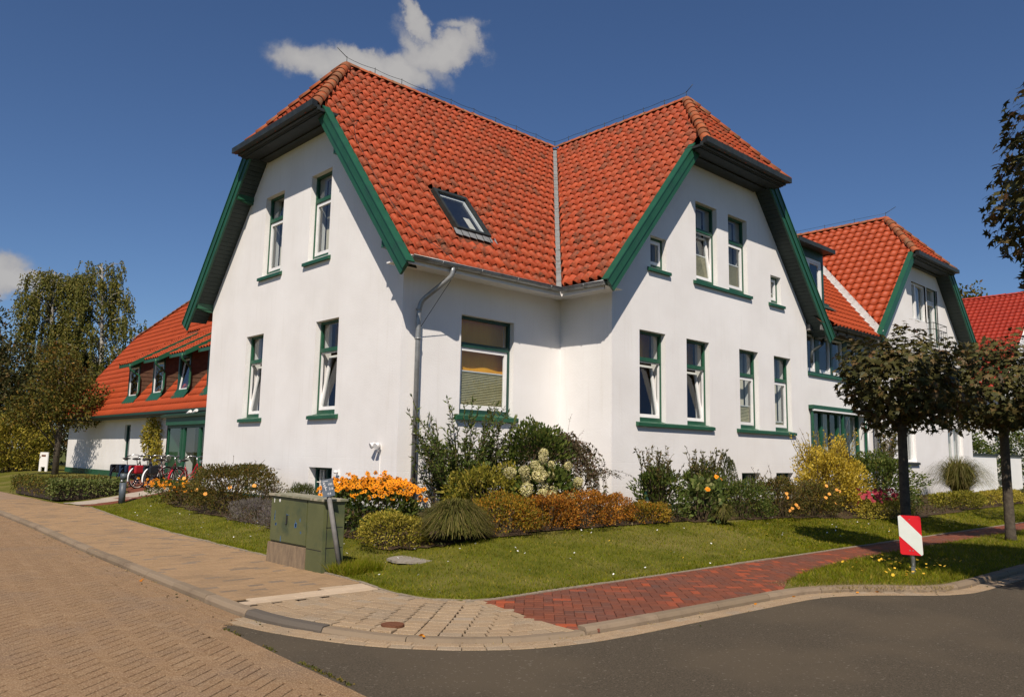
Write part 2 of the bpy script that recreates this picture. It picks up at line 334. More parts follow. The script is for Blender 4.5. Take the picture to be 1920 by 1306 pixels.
# glass: Fresnel mirror over a lightly tinted see-through pane
m, n, out = newmat('glass'); L = n.links
tr = n.nodes.new('ShaderNodeBsdfTransparent'); tr.inputs['Color'].default_value = (0.80, 0.84, 0.84, 1)
gl = n.nodes.new('ShaderNodeBsdfGlossy'); gl.inputs['Roughness'].default_value = 0.01; gl.inputs['Color'].default_value = (0.9, 0.95, 1, 1)
fz = n.nodes.new('ShaderNodeLayerWeight'); fz.inputs['Blend'].default_value = 0.5
f_a = n.nodes.new('ShaderNodeMath'); f_a.operation = 'POWER'; L.new(fz.outputs['Facing'], f_a.inputs[0]); f_a.inputs[1].default_value = 4.0
f_b = n.nodes.new('ShaderNodeMath'); f_b.operation = 'MULTIPLY_ADD'; L.new(f_a.outputs[0], f_b.inputs[0]); f_b.inputs[1].default_value = 0.88; f_b.inputs[2].default_value = 0.055
mx = n.nodes.new('ShaderNodeMixShader'); L.new(f_b.outputs[0], mx.inputs[0]); L.new(tr.outputs[0], mx.inputs[1]); L.new(gl.outputs[0], mx.inputs[2]); L.new(mx.outputs[0], out.inputs[0])

leafmat('grass_blade', [(0, (0.105, 0.140, 0.003)), (0.35, (0.160, 0.185, 0.005)), (0.7, (0.215, 0.205, 0.008)), (0.93, (0.26, 0.21, 0.02)), (1, (0.36, 0.28, 0.06))], 0.4, 0.6)
leafmat('dry_grass', [(0, (0.30, 0.22, 0.09)), (0.6, (0.40, 0.29, 0.13)), (1, (0.20, 0.17, 0.05))], 0.3)
leafmat('maple_leaf', [(0, (0.038, 0.042, 0.014)), (0.4, (0.070, 0.068, 0.020)), (0.75, (0.105, 0.090, 0.028)), (0.95, (0.14, 0.090, 0.035)), (1, (0.18, 0.09, 0.045))], 0.22, 0.45)
leafmat('birch_leaf', [(0, (0.085, 0.095, 0.016)), (0.5, (0.13, 0.13, 0.026)), (0.85, (0.18, 0.155, 0.036)), (1, (0.24, 0.18, 0.04))], 0.3)
leafmat('dark_leaf', [(0, (0.035, 0.042, 0.014)), (0.6, (0.065, 0.065, 0.020)), (0.9, (0.11, 0.075, 0.025)), (1, (0.15, 0.09, 0.03))], 0.25)
leafmat('oak_leaf', [(0, (0.055, 0.062, 0.010)), (0.5, (0.095, 0.092, 0.016)), (0.8, (0.15, 0.115, 0.020)), (1, (0.26, 0.14, 0.03))], 0.3)
leafmat('gold_leaf', [(0, (0.34, 0.25, 0.02)), (0.45, (0.54, 0.39, 0.035)), (0.8, (0.72, 0.54, 0.09)), (0.95, (0.20, 0.18, 0.02)), (1, (0.76, 0.62, 0.2))], 0.35)
leafmat('gold_green', [(0, (0.12, 0.13, 0.015)), (0.4, (0.24, 0.21, 0.025)), (0.75, (0.38, 0.30, 0.04)), (1, (0.48, 0.38, 0.07))], 0.35)
leafmat('spirea_leaf', [(0, (0.11, 0.11, 0.014)), (0.35, (0.24, 0.18, 0.018)), (0.65, (0.38, 0.22, 0.022)), (0.85, (0.42, 0.16, 0.022)), (1, (0.13, 0.12, 0.02))], 0.35)
leafmat('spirea_red', [(0, (0.09, 0.055, 0.012)), (0.3, (0.24, 0.10, 0.016)), (0.55, (0.42, 0.14, 0.016)), (0.8, (0.52, 0.24, 0.025)), (0.92, (0.22, 0.055, 0.018)), (1, (0.50, 0.32, 0.05))], 0.35)
leafmat('green_leaf', [(0, (0.040, 0.065, 0.012)), (0.5, (0.075, 0.105, 0.020)), (0.85, (0.12, 0.145, 0.03)), (1, (0.17, 0.15, 0.035))], 0.3, 0.4)
leafmat('olive_leaf', [(0, (0.060, 0.062, 0.018)), (0.5, (0.10, 0.10, 0.03)), (0.85, (0.15, 0.115, 0.035)), (1, (0.19, 0.09, 0.03))], 0.3, 0.45)
leafmat('purple_leaf', [(0, (0.055, 0.045, 0.022)), (0.45, (0.085, 0.075, 0.030)), (0.75, (0.11, 0.055, 0.035)), (1, (0.085, 0.11, 0.03))], 0.3)
leafmat('rose_leaf', [(0, (0.055, 0.06, 0.012)), (0.5, (0.105, 0.085, 0.018)), (0.8, (0.15, 0.085, 0.02)), (1, (0.10, 0.12, 0.02))], 0.3)
leafmat('grey_leaf', [(0, (0.11, 0.10, 0.075)), (0.5, (0.155, 0.135, 0.115)), (0.8, (0.13, 0.105, 0.125)), (1, (0.18, 0.17, 0.10))], 0.25)
leafmat('conifer', [(0, (0.030, 0.042, 0.010)), (0.6, (0.055, 0.068, 0.014)), (1, (0.095, 0.095, 0.02))], 0.15)
leafmat('hedge_leaf', [(0, (0.060, 0.075, 0.012)), (0.5, (0.10, 0.11, 0.018)), (0.8, (0.16, 0.12, 0.022)), (1, (0.20, 0.13, 0.025))], 0.3)
leafmat('ivy_leaf', [(0, (0.06, 0.09, 0.02)), (0.5, (0.12, 0.15, 0.035)), (1, (0.22, 0.22, 0.08))], 0.25)
leafmat('orange_petal', [(0, (0.75, 0.22, 0.008)), (0.5, (0.82, 0.29, 0.010)), (1, (0.88, 0.36, 0.014))], 0.3)
leafmat('pink_petal', [(0, (0.42, 0.035, 0.06)), (1, (0.55, 0.10, 0.12))], 0.3)
leafmat('yellow_petal', [(0, (0.80, 0.48, 0.03)), (1, (0.85, 0.55, 0.08))], 0.3)
leafmat('apricot_petal', [(0, (0.82, 0.36, 0.05)), (1, (0.88, 0.45, 0.12))], 0.3)
leafmat('white_petal', [(0, (0.80, 0.80, 0.76)), (1, (0.86, 0.86, 0.83))], 0.2)
leafmat('hydrangea_petal', [(0, (0.44, 0.42, 0.15)), (0.5, (0.62, 0.56, 0.26)), (1, (0.74, 0.66, 0.42))], 0.25)
leafmat('blue_petal', [(0, (0.05, 0.05, 0.14)), (1, (0.08, 0.08, 0.2))], 0.2)
pm('flower_eye', (0.02, 0.012, 0.008), (0.035, 0.02, 0.01), 9, 0.9)

# ------------------------------------------------------------------ object helpers
WM = {}
def link(o, parent=None, world=True):
    COL.objects.link(o)
    if parent is not None:
        o.parent = parent
        if world and parent.name in WM:
            o.matrix_parent_inverse = WM[parent.name].inverted()
    return o
def thing(name, label, cat, loc=(0, 0, 0), rotz=0.0, group=None):
    o = bpy.data.objects.new(name, None)
    o.empty_display_size = 0.3
    o.location = loc; o.rotation_euler = (0, 0, rotz)
    COL.objects.link(o)
    WM[o.name] = Matrix.Translation(loc) @ Matrix.Rotation(rotz, 4, 'Z')
    o['label'] = label; o['category'] = cat
    if group: o['group'] = group
    return o
def tag(o, label=None, cat=None, group=None, kind=None):
    if label: o['label'] = label
    if cat: o['category'] = cat
    if group: o['group'] = group
    if kind: o['kind'] = kind
    return o
def npmesh(name, V, F, mat, rnd=None, smooth=False):
    """V (n,3); F (m,k) index array of one polygon size; rnd one value per face"""
    V = np.asarray(V, dtype=np.float32); F = np.asarray(F, dtype=np.int32)
    me = bpy.data.meshes.new(name)
    k = F.shape[1]
    me.vertices.add(len(V)); me.vertices.foreach_set('co', V.ravel())
    me.loops.add(F.size); me.loops.foreach_set('vertex_index', F.ravel())
    me.polygons.add(len(F)); me.polygons.foreach_set('loop_start', np.arange(0, F.size, k, dtype=np.int32))
    me.polygons.foreach_set('use_smooth', np.full(len(F), bool(smooth)))
    if rnd is not None:
        a = me.attributes.new('rnd', 'FLOAT', 'FACE'); a.data.foreach_set('value', np.asarray(rnd, dtype=np.float32))
    me.update(calc_edges=True)
    me.materials.append(MATS[mat])
    return me
def npobj(name, V, F, mat, parent=None, rnd=None, smooth=False, world=True):
    return link(bpy.data.objects.new(name, npmesh(name, V, F, mat, rnd, smooth)), parent, world)

class MB:
    """collects boxes, tubes and prisms into one mesh"""
    def __init__(s): s.v = []; s.f = []; s.m = []; s.sm = []
    def add(s, vs, fs, mi=0, smooth=False):
        b = len(s.v); s.v += [tuple(v) for v in vs]
        s.f += [tuple(b + i for i in f) for f in fs]; s.m += [mi] * len(fs); s.sm += [smooth] * len(fs)
    def hexa(s, p, mi=0):
        s.add(p, [(0, 3, 2, 1), (4, 5, 6, 7), (0, 1, 5, 4), (1, 2, 6, 5), (2, 3, 7, 6), (3, 0, 4, 7)], mi)
    def box(s, x0, x1, y0, y1, z0, z1, mi=0):
        s.hexa([(x0, y0, z0), (x1, y0, z0), (x1, y1, z0), (x0, y1, z0), (x0, y0, z1), (x1, y0, z1), (x1, y1, z1), (x0, y1, z1)], mi)
    def fbox(s, F, u0, u1, z0, z1, n0, n1, mi=0):
        s.hexa([F(u0, z0, n0), F(u1, z0, n0), F(u1, z0, n1), F(u0, z0, n1), F(u0, z1, n0), F(u1, z1, n0), F(u1, z1, n1), F(u0, z1, n1)], mi)
    def prism(s, poly, ext, mi=0):
        poly = [Vector(p) for p in poly]; e = Vector(ext); n = len(poly)
        s.add(poly + [p + e for p in poly], [tuple(range(n - 1, -1, -1)), tuple(range(n, 2 * n))] + [(i, (i + 1) % n, n + (i + 1) % n, n + i) for i in range(n)], mi)
    def tube(s, pts, r, n=8, mi=0, cap=True):
        pts = [Vector(p) for p in pts]
        rs = r if isinstance(r, (list, tuple)) else [r] * len(pts)
        base = len(s.v); rings = []
        prev = None
        for i, p in enumerate(pts):
            t = (pts[min(i + 1, len(pts) - 1)] - pts[max(i - 1, 0)])
            if t.length < 1e-9: t = Vector((0, 0, 1))
            t.normalize()
            if prev is None:
                a = Vector((0, 0, 1)) if abs(t.z) < 0.9 else Vector((1, 0, 0))
                x = t.cross(a).normalized()
            else:
                x = (prev - t * prev.dot(t))
                x = x.normalized() if x.length > 1e-6 else t.orthogonal().normalized()
            prev = x; y = t.cross(x)
            s.v += [tuple(p + (x * math.cos(2 * math.pi * k / n) + y * math.sin(2 * math.pi * k / n)) * rs[i]) for k in range(n)]
        for i in range(len(pts) - 1):
            for k in range(n):
                a = base + i * n + k; b = base + i * n + (k + 1) % n
                s.f.append((a, b, b + n, a + n)); s.m.append(mi); s.sm.append(True)
        if cap:
            s.f.append(tuple(base + k for k in range(n - 1, -1, -1))); s.m.append(mi); s.sm.append(False)
            e = base + (len(pts) - 1) * n
            s.f.append(tuple(e + k for k in range(n))); s.m.append(mi); s.sm.append(False)
    def disc_ring(s, c, ax, R, r, nR=28, nr=6, mi=0):
        """torus"""
        c = Vector(c); ax = Vector(ax).normalized(); x = ax.orthogonal().normalized(); y = ax.cross(x)
        base = len(s.v)
        for i in range(nR):
            a = 2 * math.pi * i / nR; d = x * math.cos(a) + y * math.sin(a)
            for k in range(nr):
                q = 2 * math.pi * k / nr
                s.v.append(tuple(c + d * (R + r * math.cos(q)) + ax * (r * math.sin(q))))
        for i in range(nR):
            for k in range(nr):
                a = base + i * nr + k; b = base + i * nr + (k + 1) % nr; c2 = base + ((i + 1) % nR) * nr + (k + 1) % nr; d2 = base + ((i + 1) % nR) * nr + k
                s.f.append((a, b, c2, d2)); s.m.append(mi); s.sm.append(True)
    def ball(s, c, r, n=8, m=6, sc_=(1, 1, 1), mi=0):
        base = len(s.v)
        for j in range(m + 1):
            th = math.pi * j / m
            for i in range(n):
                a = 2 * math.pi * i / n
                s.v.append((c[0] + r * sc_[0] * math.sin(th) * math.cos(a), c[1] + r * sc_[1] * math.sin(th) * math.sin(a), c[2] + r * sc_[2] * math.cos(th)))
        for j in range(m):
            for i in range(n):
                s.f.append((base + j * n + i, base + (j + 1) * n + i, base + (j + 1) * n + (i + 1) % n, base + j * n + (i + 1) % n)); s.m.append(mi); s.sm.append(True)
    def build(s, name, mats, parent=None, world=True):
        me = bpy.data.meshes.new(name)
        me.from_pydata(s.v, [], s.f)
        if isinstance(mats, str): mats = [mats]
        for q in mats: me.materials.append(MATS[q])
        me.polygons.foreach_set('material_index', s.m)
        me.polygons.foreach_set('use_smooth', s.sm)
        me.update()
        return link(bpy.data.objects.new(name, me), parent, world)

def smooth01(t):
    t = np.clip(t, 0, 1); return t * t * (3 - 2 * t)
XL_Y = [-6.15, -6.12, -6.03, -5.75, -5.41, -4.87, -4.19, -3.4, -1.62, 2.44, 5.94, 10.23, 12.5, 34]
XL_X = [-2.7, -2.96, -3.32, -3.54, -3.62, -3.58, -3.47, -3.45, -3.27, -3.16, -2.9, -2.41, -2.75, -2.6]
def xl(y): return np.interp(y, XL_Y, XL_X)
def gz(x, y):
    """height of lawn and beds: rises gently from the pavements to the house"""
    x = np.asarray(x, float); y = np.asarray(y, float)
    d = np.minimum(x - xl(y), y + 6.13)
    return 0.015 + 0.375 * smooth01(d / 3.4)
# ------------------------------------------------------------------ ground
R3, U3, F3 = np.array(R_), np.array(U_), np.array(F_)
def project(P):
    d = np.atleast_2d(P) - CAM
    z = d @ F3
    return 960 + 1488.3 * (d @ R3) / np.where(z > 0.05, z, 0.05), 653 - 1488.3 * (d @ U3) / np.where(z > 0.05, z, 0.05), z
def pip(poly, X, Y):
    poly = np.asarray(poly); ins = np.zeros(X.shape, bool); n = len(poly)
    for i in range(n):
        x0, y0 = poly[i]; x1, y1 = poly[(i + 1) % n]
        if y0 == y1: continue
        c = ((y0 > Y) != (y1 > Y)) & (X < (x1 - x0) * (Y - y0) / (y1 - y0) + x0)
        ins ^= c
    return ins
def sheet(name, poly, z, mat, kind='structure', parent=None):
    tri = tessellate_polygon([[Vector((x, y, 0)) for x, y in poly]])
    V = [(x, y, z) for x, y in poly]
    F = []
    for t in tri:
        a, b, c = [Vector((*poly[i], 0)) for i in t]
        F.append(t if (b - a).cross(c - a).z > 0 else (t[0], t[2], t[1]))
    o = npobj(name, V, F, mat, parent)
    if kind: o['kind'] = kind
    return o
def resample(path, step, closed=False):
    P = np.asarray(path, float); seg = np.linalg.norm(np.diff(P, axis=0), axis=1); s = np.r_[0, np.cumsum(seg)]
    n = max(1, int(round(s[-1] / step))); t = np.linspace(0, s[-1], n + 1)
    return np.c_[np.interp(t, s, P[:, 0]), np.interp(t, s, P[:, 1])]
def offset(path, d):
    P = np.asarray(path, float); T = np.gradient(P, axis=0); T /= np.linalg.norm(T, axis=1)[:, None]
    return P + np.c_[-T[:, 1], T[:, 0]] * d

sheet('ground', [(-900, -900), (900, -900), (900, 900), (-900, 900)], -0.16, 'far_grass')

K0 = [(-4.1, 44), (-4.4, 16), (-4.62, 9.2), (-4.81, 5.1), (-5.03, 1.6), (-5.19, -1.84), (-5.27, -3.6), (-5.32, -5.1), (-5.26, -5.65), (-5.08, -6.22), (-4.82, -6.8),
      (-4.42, -7.27), (-3.95, -7.58), (-3.4, -7.72), (-2.9, -7.76), (-1.86, -7.79), (-.66, -7.83), (.15, -7.86), (.6, -7.93), (1.0, -8.1), (1.45, -8.42), (1.85, -8.78), (2.25, -8.93), (2.65, -8.96), (8, -8.98), (60, -9.05)]
K = resample(K0, 0.1)
for _ in range(6):
    K[1:-1] = (K[:-2] + 2 * K[1:-1] + K[2:]) / 4
def kx(y):   # kerb line x on the side street
    s = K[(K[:, 0] < -3.9)]; o_ = np.argsort(s[:, 1]); return np.interp(y, s[o_, 1], s[o_, 0])

def low(x, y):
    """the footway dips towards the dropped kerb at the corner"""
    d = np.hypot(np.asarray(x) + 3.9, np.asarray(y) + 7.4)
    return -0.026 * (1 - smooth01((d - 0.5) / 1.3))

def unit_paver(L_, W_, H_, ch=(0.004, 0.004)):
    a, b = L_ / 2, W_ / 2; cx_, cy_ = ch; ch = 0.004
    V = []
    for (x, y, z) in [(a, b, -H_), (a, b, -ch), (a - cx_, b - cy_, 0)]:
        V += [(-x, -y, z), (x, -y, z), (x, y, z), (-x, y, z)]
    V = np.array(V)
    F = []
    for r in (0, 4):
        for i in range(4): F.append((r + i, r + (i + 1) % 4, r + 4 + (i + 1) % 4, r + 4 + i))
    F.append((8, 9, 10, 11))
    return V, np.array(F)
def lay(parent, pieces, size, mat, name='paver', cham=(0.004, 0.004), H_=0.03, limit=300, zfun=None, base=0.0, jit=0.0012, tiltj=0.004, gap=0.004):
    """pieces (n,3): x, y, angle. The ones that show largest become objects, the others one merged part"""
    P = np.array(pieces, float)
    if not len(P): return
    n = len(P)
    z = np.full(n, base) + RNG.normal(0, jit, n)
    if zfun is not None: z += zfun(P[:, 0], P[:, 1])
    px, py, dz = project(np.c_[P[:, 0], P[:, 1], z])
    vis = (dz > 0.3) & (px > -20) & (px < 1940) & (py < 1330)
    key = np.where(vis, 0, 1000) + np.hypot(P[:, 0] - CAM[0], P[:, 1] - CAM[1])
    order = np.argsort(key)
    g2 = gap if isinstance(gap, tuple) else (gap, gap)
    V, F = unit_paver(size[0] - g2[0], size[1] - g2[1], H_, cham)
    tx = RNG.normal(0, tiltj, n); ty = RNG.normal(0, tiltj, n)
    me = npmesh(name, V, F, mat)
    one = order[:min(limit, n)]
    for i in one:
        o = bpy.data.objects.new(name, me)
        o.matrix_basis = Matrix.Translation((P[i, 0], P[i, 1], z[i])) @ Matrix.Rotation(P[i, 2], 4, 'Z') @ Matrix.Rotation(tx[i], 4, 'X') @ Matrix.Rotation(ty[i], 4, 'Y')
        COL.objects.link(o); o.parent = parent
    rest = order[limit:]
    if len(rest):
        c, s = np.cos(P[rest, 2]), np.sin(P[rest, 2])
        X = V[None, :, 0]; Y = V[None, :, 1]; Z = V[None, :, 2]
        VX = P[rest, 0, None] + c[:, None] * X - s[:, None] * Y
        VY = P[rest, 1, None] + s[:, None] * X + c[:, None] * Y
        VZ = z[rest, None] + Z + tx[rest, None] * Y - ty[rest, None] * X
        VV = np.stack([VX, VY, VZ], -1).reshape(-1, 3)
        FF = (F[None] + (np.arange(len(rest)) * len(V))[:, None, None]).reshape(-1, 4)
        o = npobj(name + 's', VV, FF, mat, parent, rnd=np.repeat(RNG.random(len(rest)), len(F)))
        o['kind'] = 'stuff'
def herringbone(x0, x1, y0, y1, ang, W_):
    """centres and angles of a 2:1 herringbone bond, turned by ang"""
    c, s = math.cos(ang), math.sin(ang)
    cx, cy = (x0 + x1) / 2, (y0 + y1) / 2; Rr = math.hypot(x1 - x0, y1 - y0) / 2 + 0.3
    N = int(Rr / W_) + 2; out = []
    for a in range(-N, N):
        for b in range(-N, N):
            k = (a - b) % 4
            if k == 0: u, v, t = a + 1, b + .5, 0
            elif k == 3: u, v, t = a + .5, b + 1, math.pi / 2
            else: continue
            u *= W_; v *= W_
            x = cx + c * u - s * v; y = cy + s * u + c * v
            if x0 < x < x1 and y0 < y < y1: out.append((x, y, ang + t))
    return np.array(out)
def courses(path, offs, L_, shift=0.5, tmin=None, tmax=None):
    out = []
    for k, d in enumerate(offs):
        Q = offset(path, d); seg = np.linalg.norm(np.diff(Q, axis=0), axis=1); s = np.r_[0, np.cumsum(seg)]
        t = np.arange((k % 2) * L_ * shift, s[-1], L_)
        x = np.interp(t, s, Q[:, 0]); y = np.interp(t, s, Q[:, 1])
        x2 = np.interp(t + 0.02, s, Q[:, 0]); y2 = np.interp(t + 0.02, s, Q[:, 1])
        out.append(np.c_[x, y, np.arctan2(y2 - y, x2 - x)][:-1])
    return np.concatenate(out)

# asphalt road along the house front
gl_ = offset(K, -0.225)
gr = gl_[(gl_[:, 1] < -5.45)]
asph = [tuple(p) for p in gr[::4]] + [(200, -9.4), (200, -80), (-6.6, -80), (-6.0, -14), (-5.88, -8.07), (-5.80, -6.9), (-5.72, -5.7), (-5.64, -5.3)]
asphalt = sheet('asphalt_road', asph, -0.064, 'asphalt')
# side street of concrete pavers
road = sheet('brick_road', [(-14, -80), (-6.5, -80), (-5.9, -14), (-5.70, -7.95), (-5.55, -5.2), (-5.25, -5.4), (-5.1, -3), (-4.95, 0), (-4.5, 9.8), (-4.2, 16), (-3.9, 44), (-3.9, 120), (-14, 120)], -0.074, 'joint_sand')
sheet('brick_road_far', [(-14, 13), (-4.62, 13), (-4.1, 44), (-4.1, 120), (-14, 120)], -0.06, 'far_paving')
hb = herringbone(-8.9, -4.5, -10.4, 13, math.radians(38), 0.11)
bx = np.interp(hb[:, 1], [-14, -7.6, -6.88, -5.63], [-6.1, -5.93, -5.88, -5.81])
edge = np.where(hb[:, 1] > -5.4, kx(hb[:, 1]) - 0.34, bx + .0)
hb = hb[hb[:, 0] < edge]
isv = hb[:, 2] > math.radians(60)
lay(road, hb[~isv], (0.22, 0.11), 'road_paver', base=-0.0615, gap=(0.002, 0.010), tiltj=0.0016, limit=100, jit=.0004, cham=(0.001, 0.003))
lay(road, hb[isv], (0.22, 0.11), 'road_paver', base=-0.0615, gap=(0.010, 0.002), tiltj=0.0016, limit=100, jit=.0004, cham=(0.003, 0.001))
# edge courses: along the kerb of the side street, then down the side of the asphalt
kn = K[(K[:, 1] > -5.6) & (K[:, 1] < 13.2) & (K[:, 0] < -4)]
lay(road, courses(kn, [-0.055, -0.16, -0.265, -0.365], 0.2), (0.2, 0.1), 'road_paver', base=-0.06, limit=55)
ed = resample([(-5.63, -5.0), (-5.74, -7.0), (-5.83, -9.0), (-5.98, -12)], 0.1)
lay(road, courses(ed, [-0.05, -0.15], 0.2), (0.2, 0.1), 'road_paver', base=-0.06, limit=45)
# gutter band between kerb and asphalt
gut = sheet('gutter_band', [tuple(p) for p in offset(K, 0.0)[(K[:, 1] < -5.3)][::3]] + [tuple(p) for p in offset(K, -0.24)[(K[:, 1] < -5.3)][::3]][::-1], -0.072, 'joint_sand')
kc = K[(K[:, 1] < -5.25) & (K[:, 0] < 24)]
lay(gut, courses(kc, [-0.055, -0.165], 0.2), (0.2, 0.108), 'corner_paver', base=-0.058, limit=220)

# kerb stones
seg = np.linalg.norm(np.diff(K, axis=0), axis=1); Ks = np.r_[0, np.cumsum(seg)]
def kat(s): return np.array([np.interp(s, Ks, K[:, 0]), np.interp(s, Ks, K[:, 1])])
kerb = bpy.data.objects.new('kerb', None); COL.objects.link(kerb); kerb['kind'] = 'structure'; WM['kerb'] = Matrix.Identity(4)
s_dark0 = Ks[np.argmin(np.hypot(K[:, 0] + 5.32, K[:, 1] + 5.2))]; s_dark1 = s_dark0 + 1.06
s_up = Ks[np.argmin(np.hypot(K[:, 0] + 2.85, K[:, 1] + 7.76))]
cuts = [s_dark0, s_dark1]
s = s_dark0
while s > Ks[0] + 24: s -= 1.0; cuts.append(s)
s = s_dark1
while s < s_up - 0.5: s += 0.83; cuts.append(s)
s = max(cuts)
while s < Ks[-1] - 30: s += 1.0; cuts.append(s)
cuts = sorted(cuts)
for a, b_ in zip(cuts[:-1], cuts[1:]):
    mid = (a + b_) / 2
    dark = s_dark0 - .01 < mid < s_dark1
    lowr = s_dark1 < mid < s_up
    top = -0.030 if lowr else 0.006
    topa = topb = top
    if abs(a - s_dark0) < .01: topa, topb = 0.006, -0.01
    if abs(a - s_dark1) < .01: topa = -0.018
    if lowr and b_ > s_up - 0.4: topb = -0.01
    j = RNG.normal(0, 0.002)
    mb = MB(); rings = []
    ns = 4 if dark or lowr or (K[0, 0] != 0 and -8.9 < kat(mid)[1] < -7.75) else 2
    for q in range(ns + 1):
        t = a + 0.004 + (b_ - a - 0.008) * q / ns
        p = kat(t); p2 = kat(t + 0.05); T = (p2 - p) / np.linalg.norm(p2 - p); Nn = np.array([-T[1], T[0]])
        tp = topa + (topb - topa) * q / ns + j
        rings.append([(*(p + Nn * o_), z_) for o_, z_ in [(0.0, -0.16), (0.004, tp - 0.035), (0.022, tp - 0.006), (0.035, tp), (0.125, tp), (0.125, -0.16)]])
    for r_ in rings: mb.v += r_
    for q in range(ns):
        for k in range(5):
            i = q * 6 + k; mb.f.append((i, i + 6, i + 7, i + 1)); mb.m.append(0); mb.sm.append(False)
    mb.f.append(tuple(range(6))); mb.m.append(0); mb.sm.append(False)
    e = ns * 6; mb.f.append(tuple(range(e + 5, e - 1, -1))); mb.m.append(0); mb.sm.append(False)
    o = mb.build('kerb_stone', 'kerb_dark' if dark else 'kerb', kerb)
    if dark: o['label'] = 'dark grey kerb stone at the street corner'

# lawn outline
ys = np.r_[np.linspace(-6.15, -5.6, 9), np.arange(-5.5, 12, 0.3), np.arange(12, 60, 1.2)]
tt = np.r_[0, 0.02, 0.05, 0.1, 0.18, 0.3, 0.45, 0.65, 0.9, 1.2, 1.6, 2.1, 2.7, 3.4, 4.2, 5, 6, 7.5, 9, 12, 15, 20, 26, 34, 45, 60]
G = np.array([[(xl(y) + t, y) for t in tt] for y in ys])
Z = gz(G[..., 0], G[..., 1]); Z[0, :] = 0.0; Z[:, 0] = np.minimum(Z[:, 0], 0.005)
V = np.concatenate([G, Z[..., None]], -1).reshape(-1, 3); nx = len(tt)
F = np.array([(j * nx + i, j * nx + i + 1, (j + 1) * nx + i + 1, (j + 1) * nx + i) for j in range(len(ys) - 1) for i in range(nx - 1)])
lawn = npobj('lawn', V, F, 'lawn_soil', None, smooth=True); lawn['kind'] = 'structure'

# left footway
walkp = [(-4.0, 44), (-4.3, 16), (-4.5, 9.8), (-4.7, 5.55), (-4.9, 2), (-5.05, -1.57), (-5.12, -3.4), (-5.12, -4.9), (-3.5, -4.9), (-3.35, -3.4), (-3.2, -1.62), (-3.1, 2.44), (-2.8, 5.94), (-2.35, 10.3), (-2.6, 12.6), (-2.4, 44)]
foot = sheet('footway', walkp, -0.012, 'joint_sand')
sheet('footway_far', [(-4.1, 44), (-4.26, 14.5), (-2.5, 14.5), (-2.3, 44)], 0.0, 'far_paving')
pc = []
for r_, y in enumerate(np.arange(-4.52, 14.5, 0.1)):
    x0 = kx(y) + 0.125 + 0.1; x1 = xl(y)
    for x in np.arange(x0 - (r_ % 2) * 0.1, x1 + 0.03, 0.2):
        if not (x > -4.12 and y < -4.38): pc.append((x, y, RNG.normal(0, 0.004)))
lay(foot, pc, (0.2, 0.1), 'side_paver')
# pale slabs across the footway
slabs = []
for r_, (dy, off) in enumerate([(0, 0.0), (0.15, 0.15)]):
    for x in np.arange(-5.03 + off, -3.3, 0.3):
        slabs.append((x, -4.80 + dy, 0.0))
slabs = [(x, y + 0.0, a) for x, y, a in slabs] + [(x, -4.50, 0.0) for x in np.arange(-3.95, -3.4, 0.3)]
lay(foot, slabs, (0.3, 0.15), 'slab', name='slab', base=0.003, gap=0.008)

# corner footway, courses follow the kerb
corner = sheet('corner_footway', [tuple(p) for p in offset(K, 0.1)[(K[:, 1] < -4.9) & (K[:, 0] < -3.2)][::2]] + [(-3.15, -6.1), (-3.2, -5.8), (-3.3, -4.9)], -0.075, 'joint_sand')
kk = K[(K[:, 1] < -4.0) & (K[:, 0] < -1.5)]
cp = courses(kk, 0.125 + 0.067 + 0.134 * np.arange(14), 0.2)
rb = lambda y: np.interp(y, [-7.8, -7.26, -6.78, -6.3, -6.0], [-3.37, -3.32, -3.24, -3.17, -3.1])
keep = (cp[:, 1] < -4.90) & (cp[:, 0] < rb(cp[:, 1]) - 0.02) & (cp[:, 0] < xl(cp[:, 1]) + 0.03)
cp = cp[keep]
# thin out doubles where inner courses crowd together
acc = []
for p in cp:
    if all((p[0] - q[0]) ** 2 + (p[1] - q[1]) ** 2 > 0.0135 for q in acc[-400:]): acc.append(p)
bc_ = []
for y in np.arange(-7.62, -6.12, .2): bc_.append((rb(y + .1) - .052, y + .1, math.atan2(.2, rb(y + .2) - rb(y))))
lay(corner, bc_, (0.2, 0.1), 'corner_paver', base=0.0025, zfun=low, jit=0.0005, tiltj=0.001, gap=0.003, H_=0.05)
lay(corner, acc, (0.2, 0.134), 'corner_paver', base=0.0, zfun=low, jit=0.002, tiltj=0.007, gap=0.009, H_=0.05)

# red clinker footway
VB = [(0.3, -7.68), (0.8, -7.45), (1.62, -7.22), (3.2, -7.0), (4.5, -6.88), (60, -6.95)]
VBp = np.array(VB)
red = sheet('clinker_footway', [(-3.3, -7.66), (-3.15, -6.12), (60, -6.0), (60, -6.95), (4.5, -6.88), (3.2, -7.0), (1.62, -7.22), (0.8, -7.45), (0.3, -7.7)], -0.05, 'clinker')
sheet('clinker_footway_far', [(17, -6.9), (17, -6.1), (60, -6.05), (60, -6.95)], -0.004, 'clinker')
rp = herringbone(-3.5, 17, -7.75, -6.05, math.radians(45), 0.1)
lim = np.where(rp[:, 0] < 0.3, -7.70, np.interp(rp[:, 0], VBp[:, 0], VBp[:, 1]))
rp = rp[(rp[:, 0] > rb(rp[:, 1])) & (rp[:, 1] > lim)]
lay(red, rp, (0.2, 0.1), 'clinker', zfun=lambda x, y: low(x, y) * 0.9, gap=0.003, jit=0.0008, tiltj=0.003)
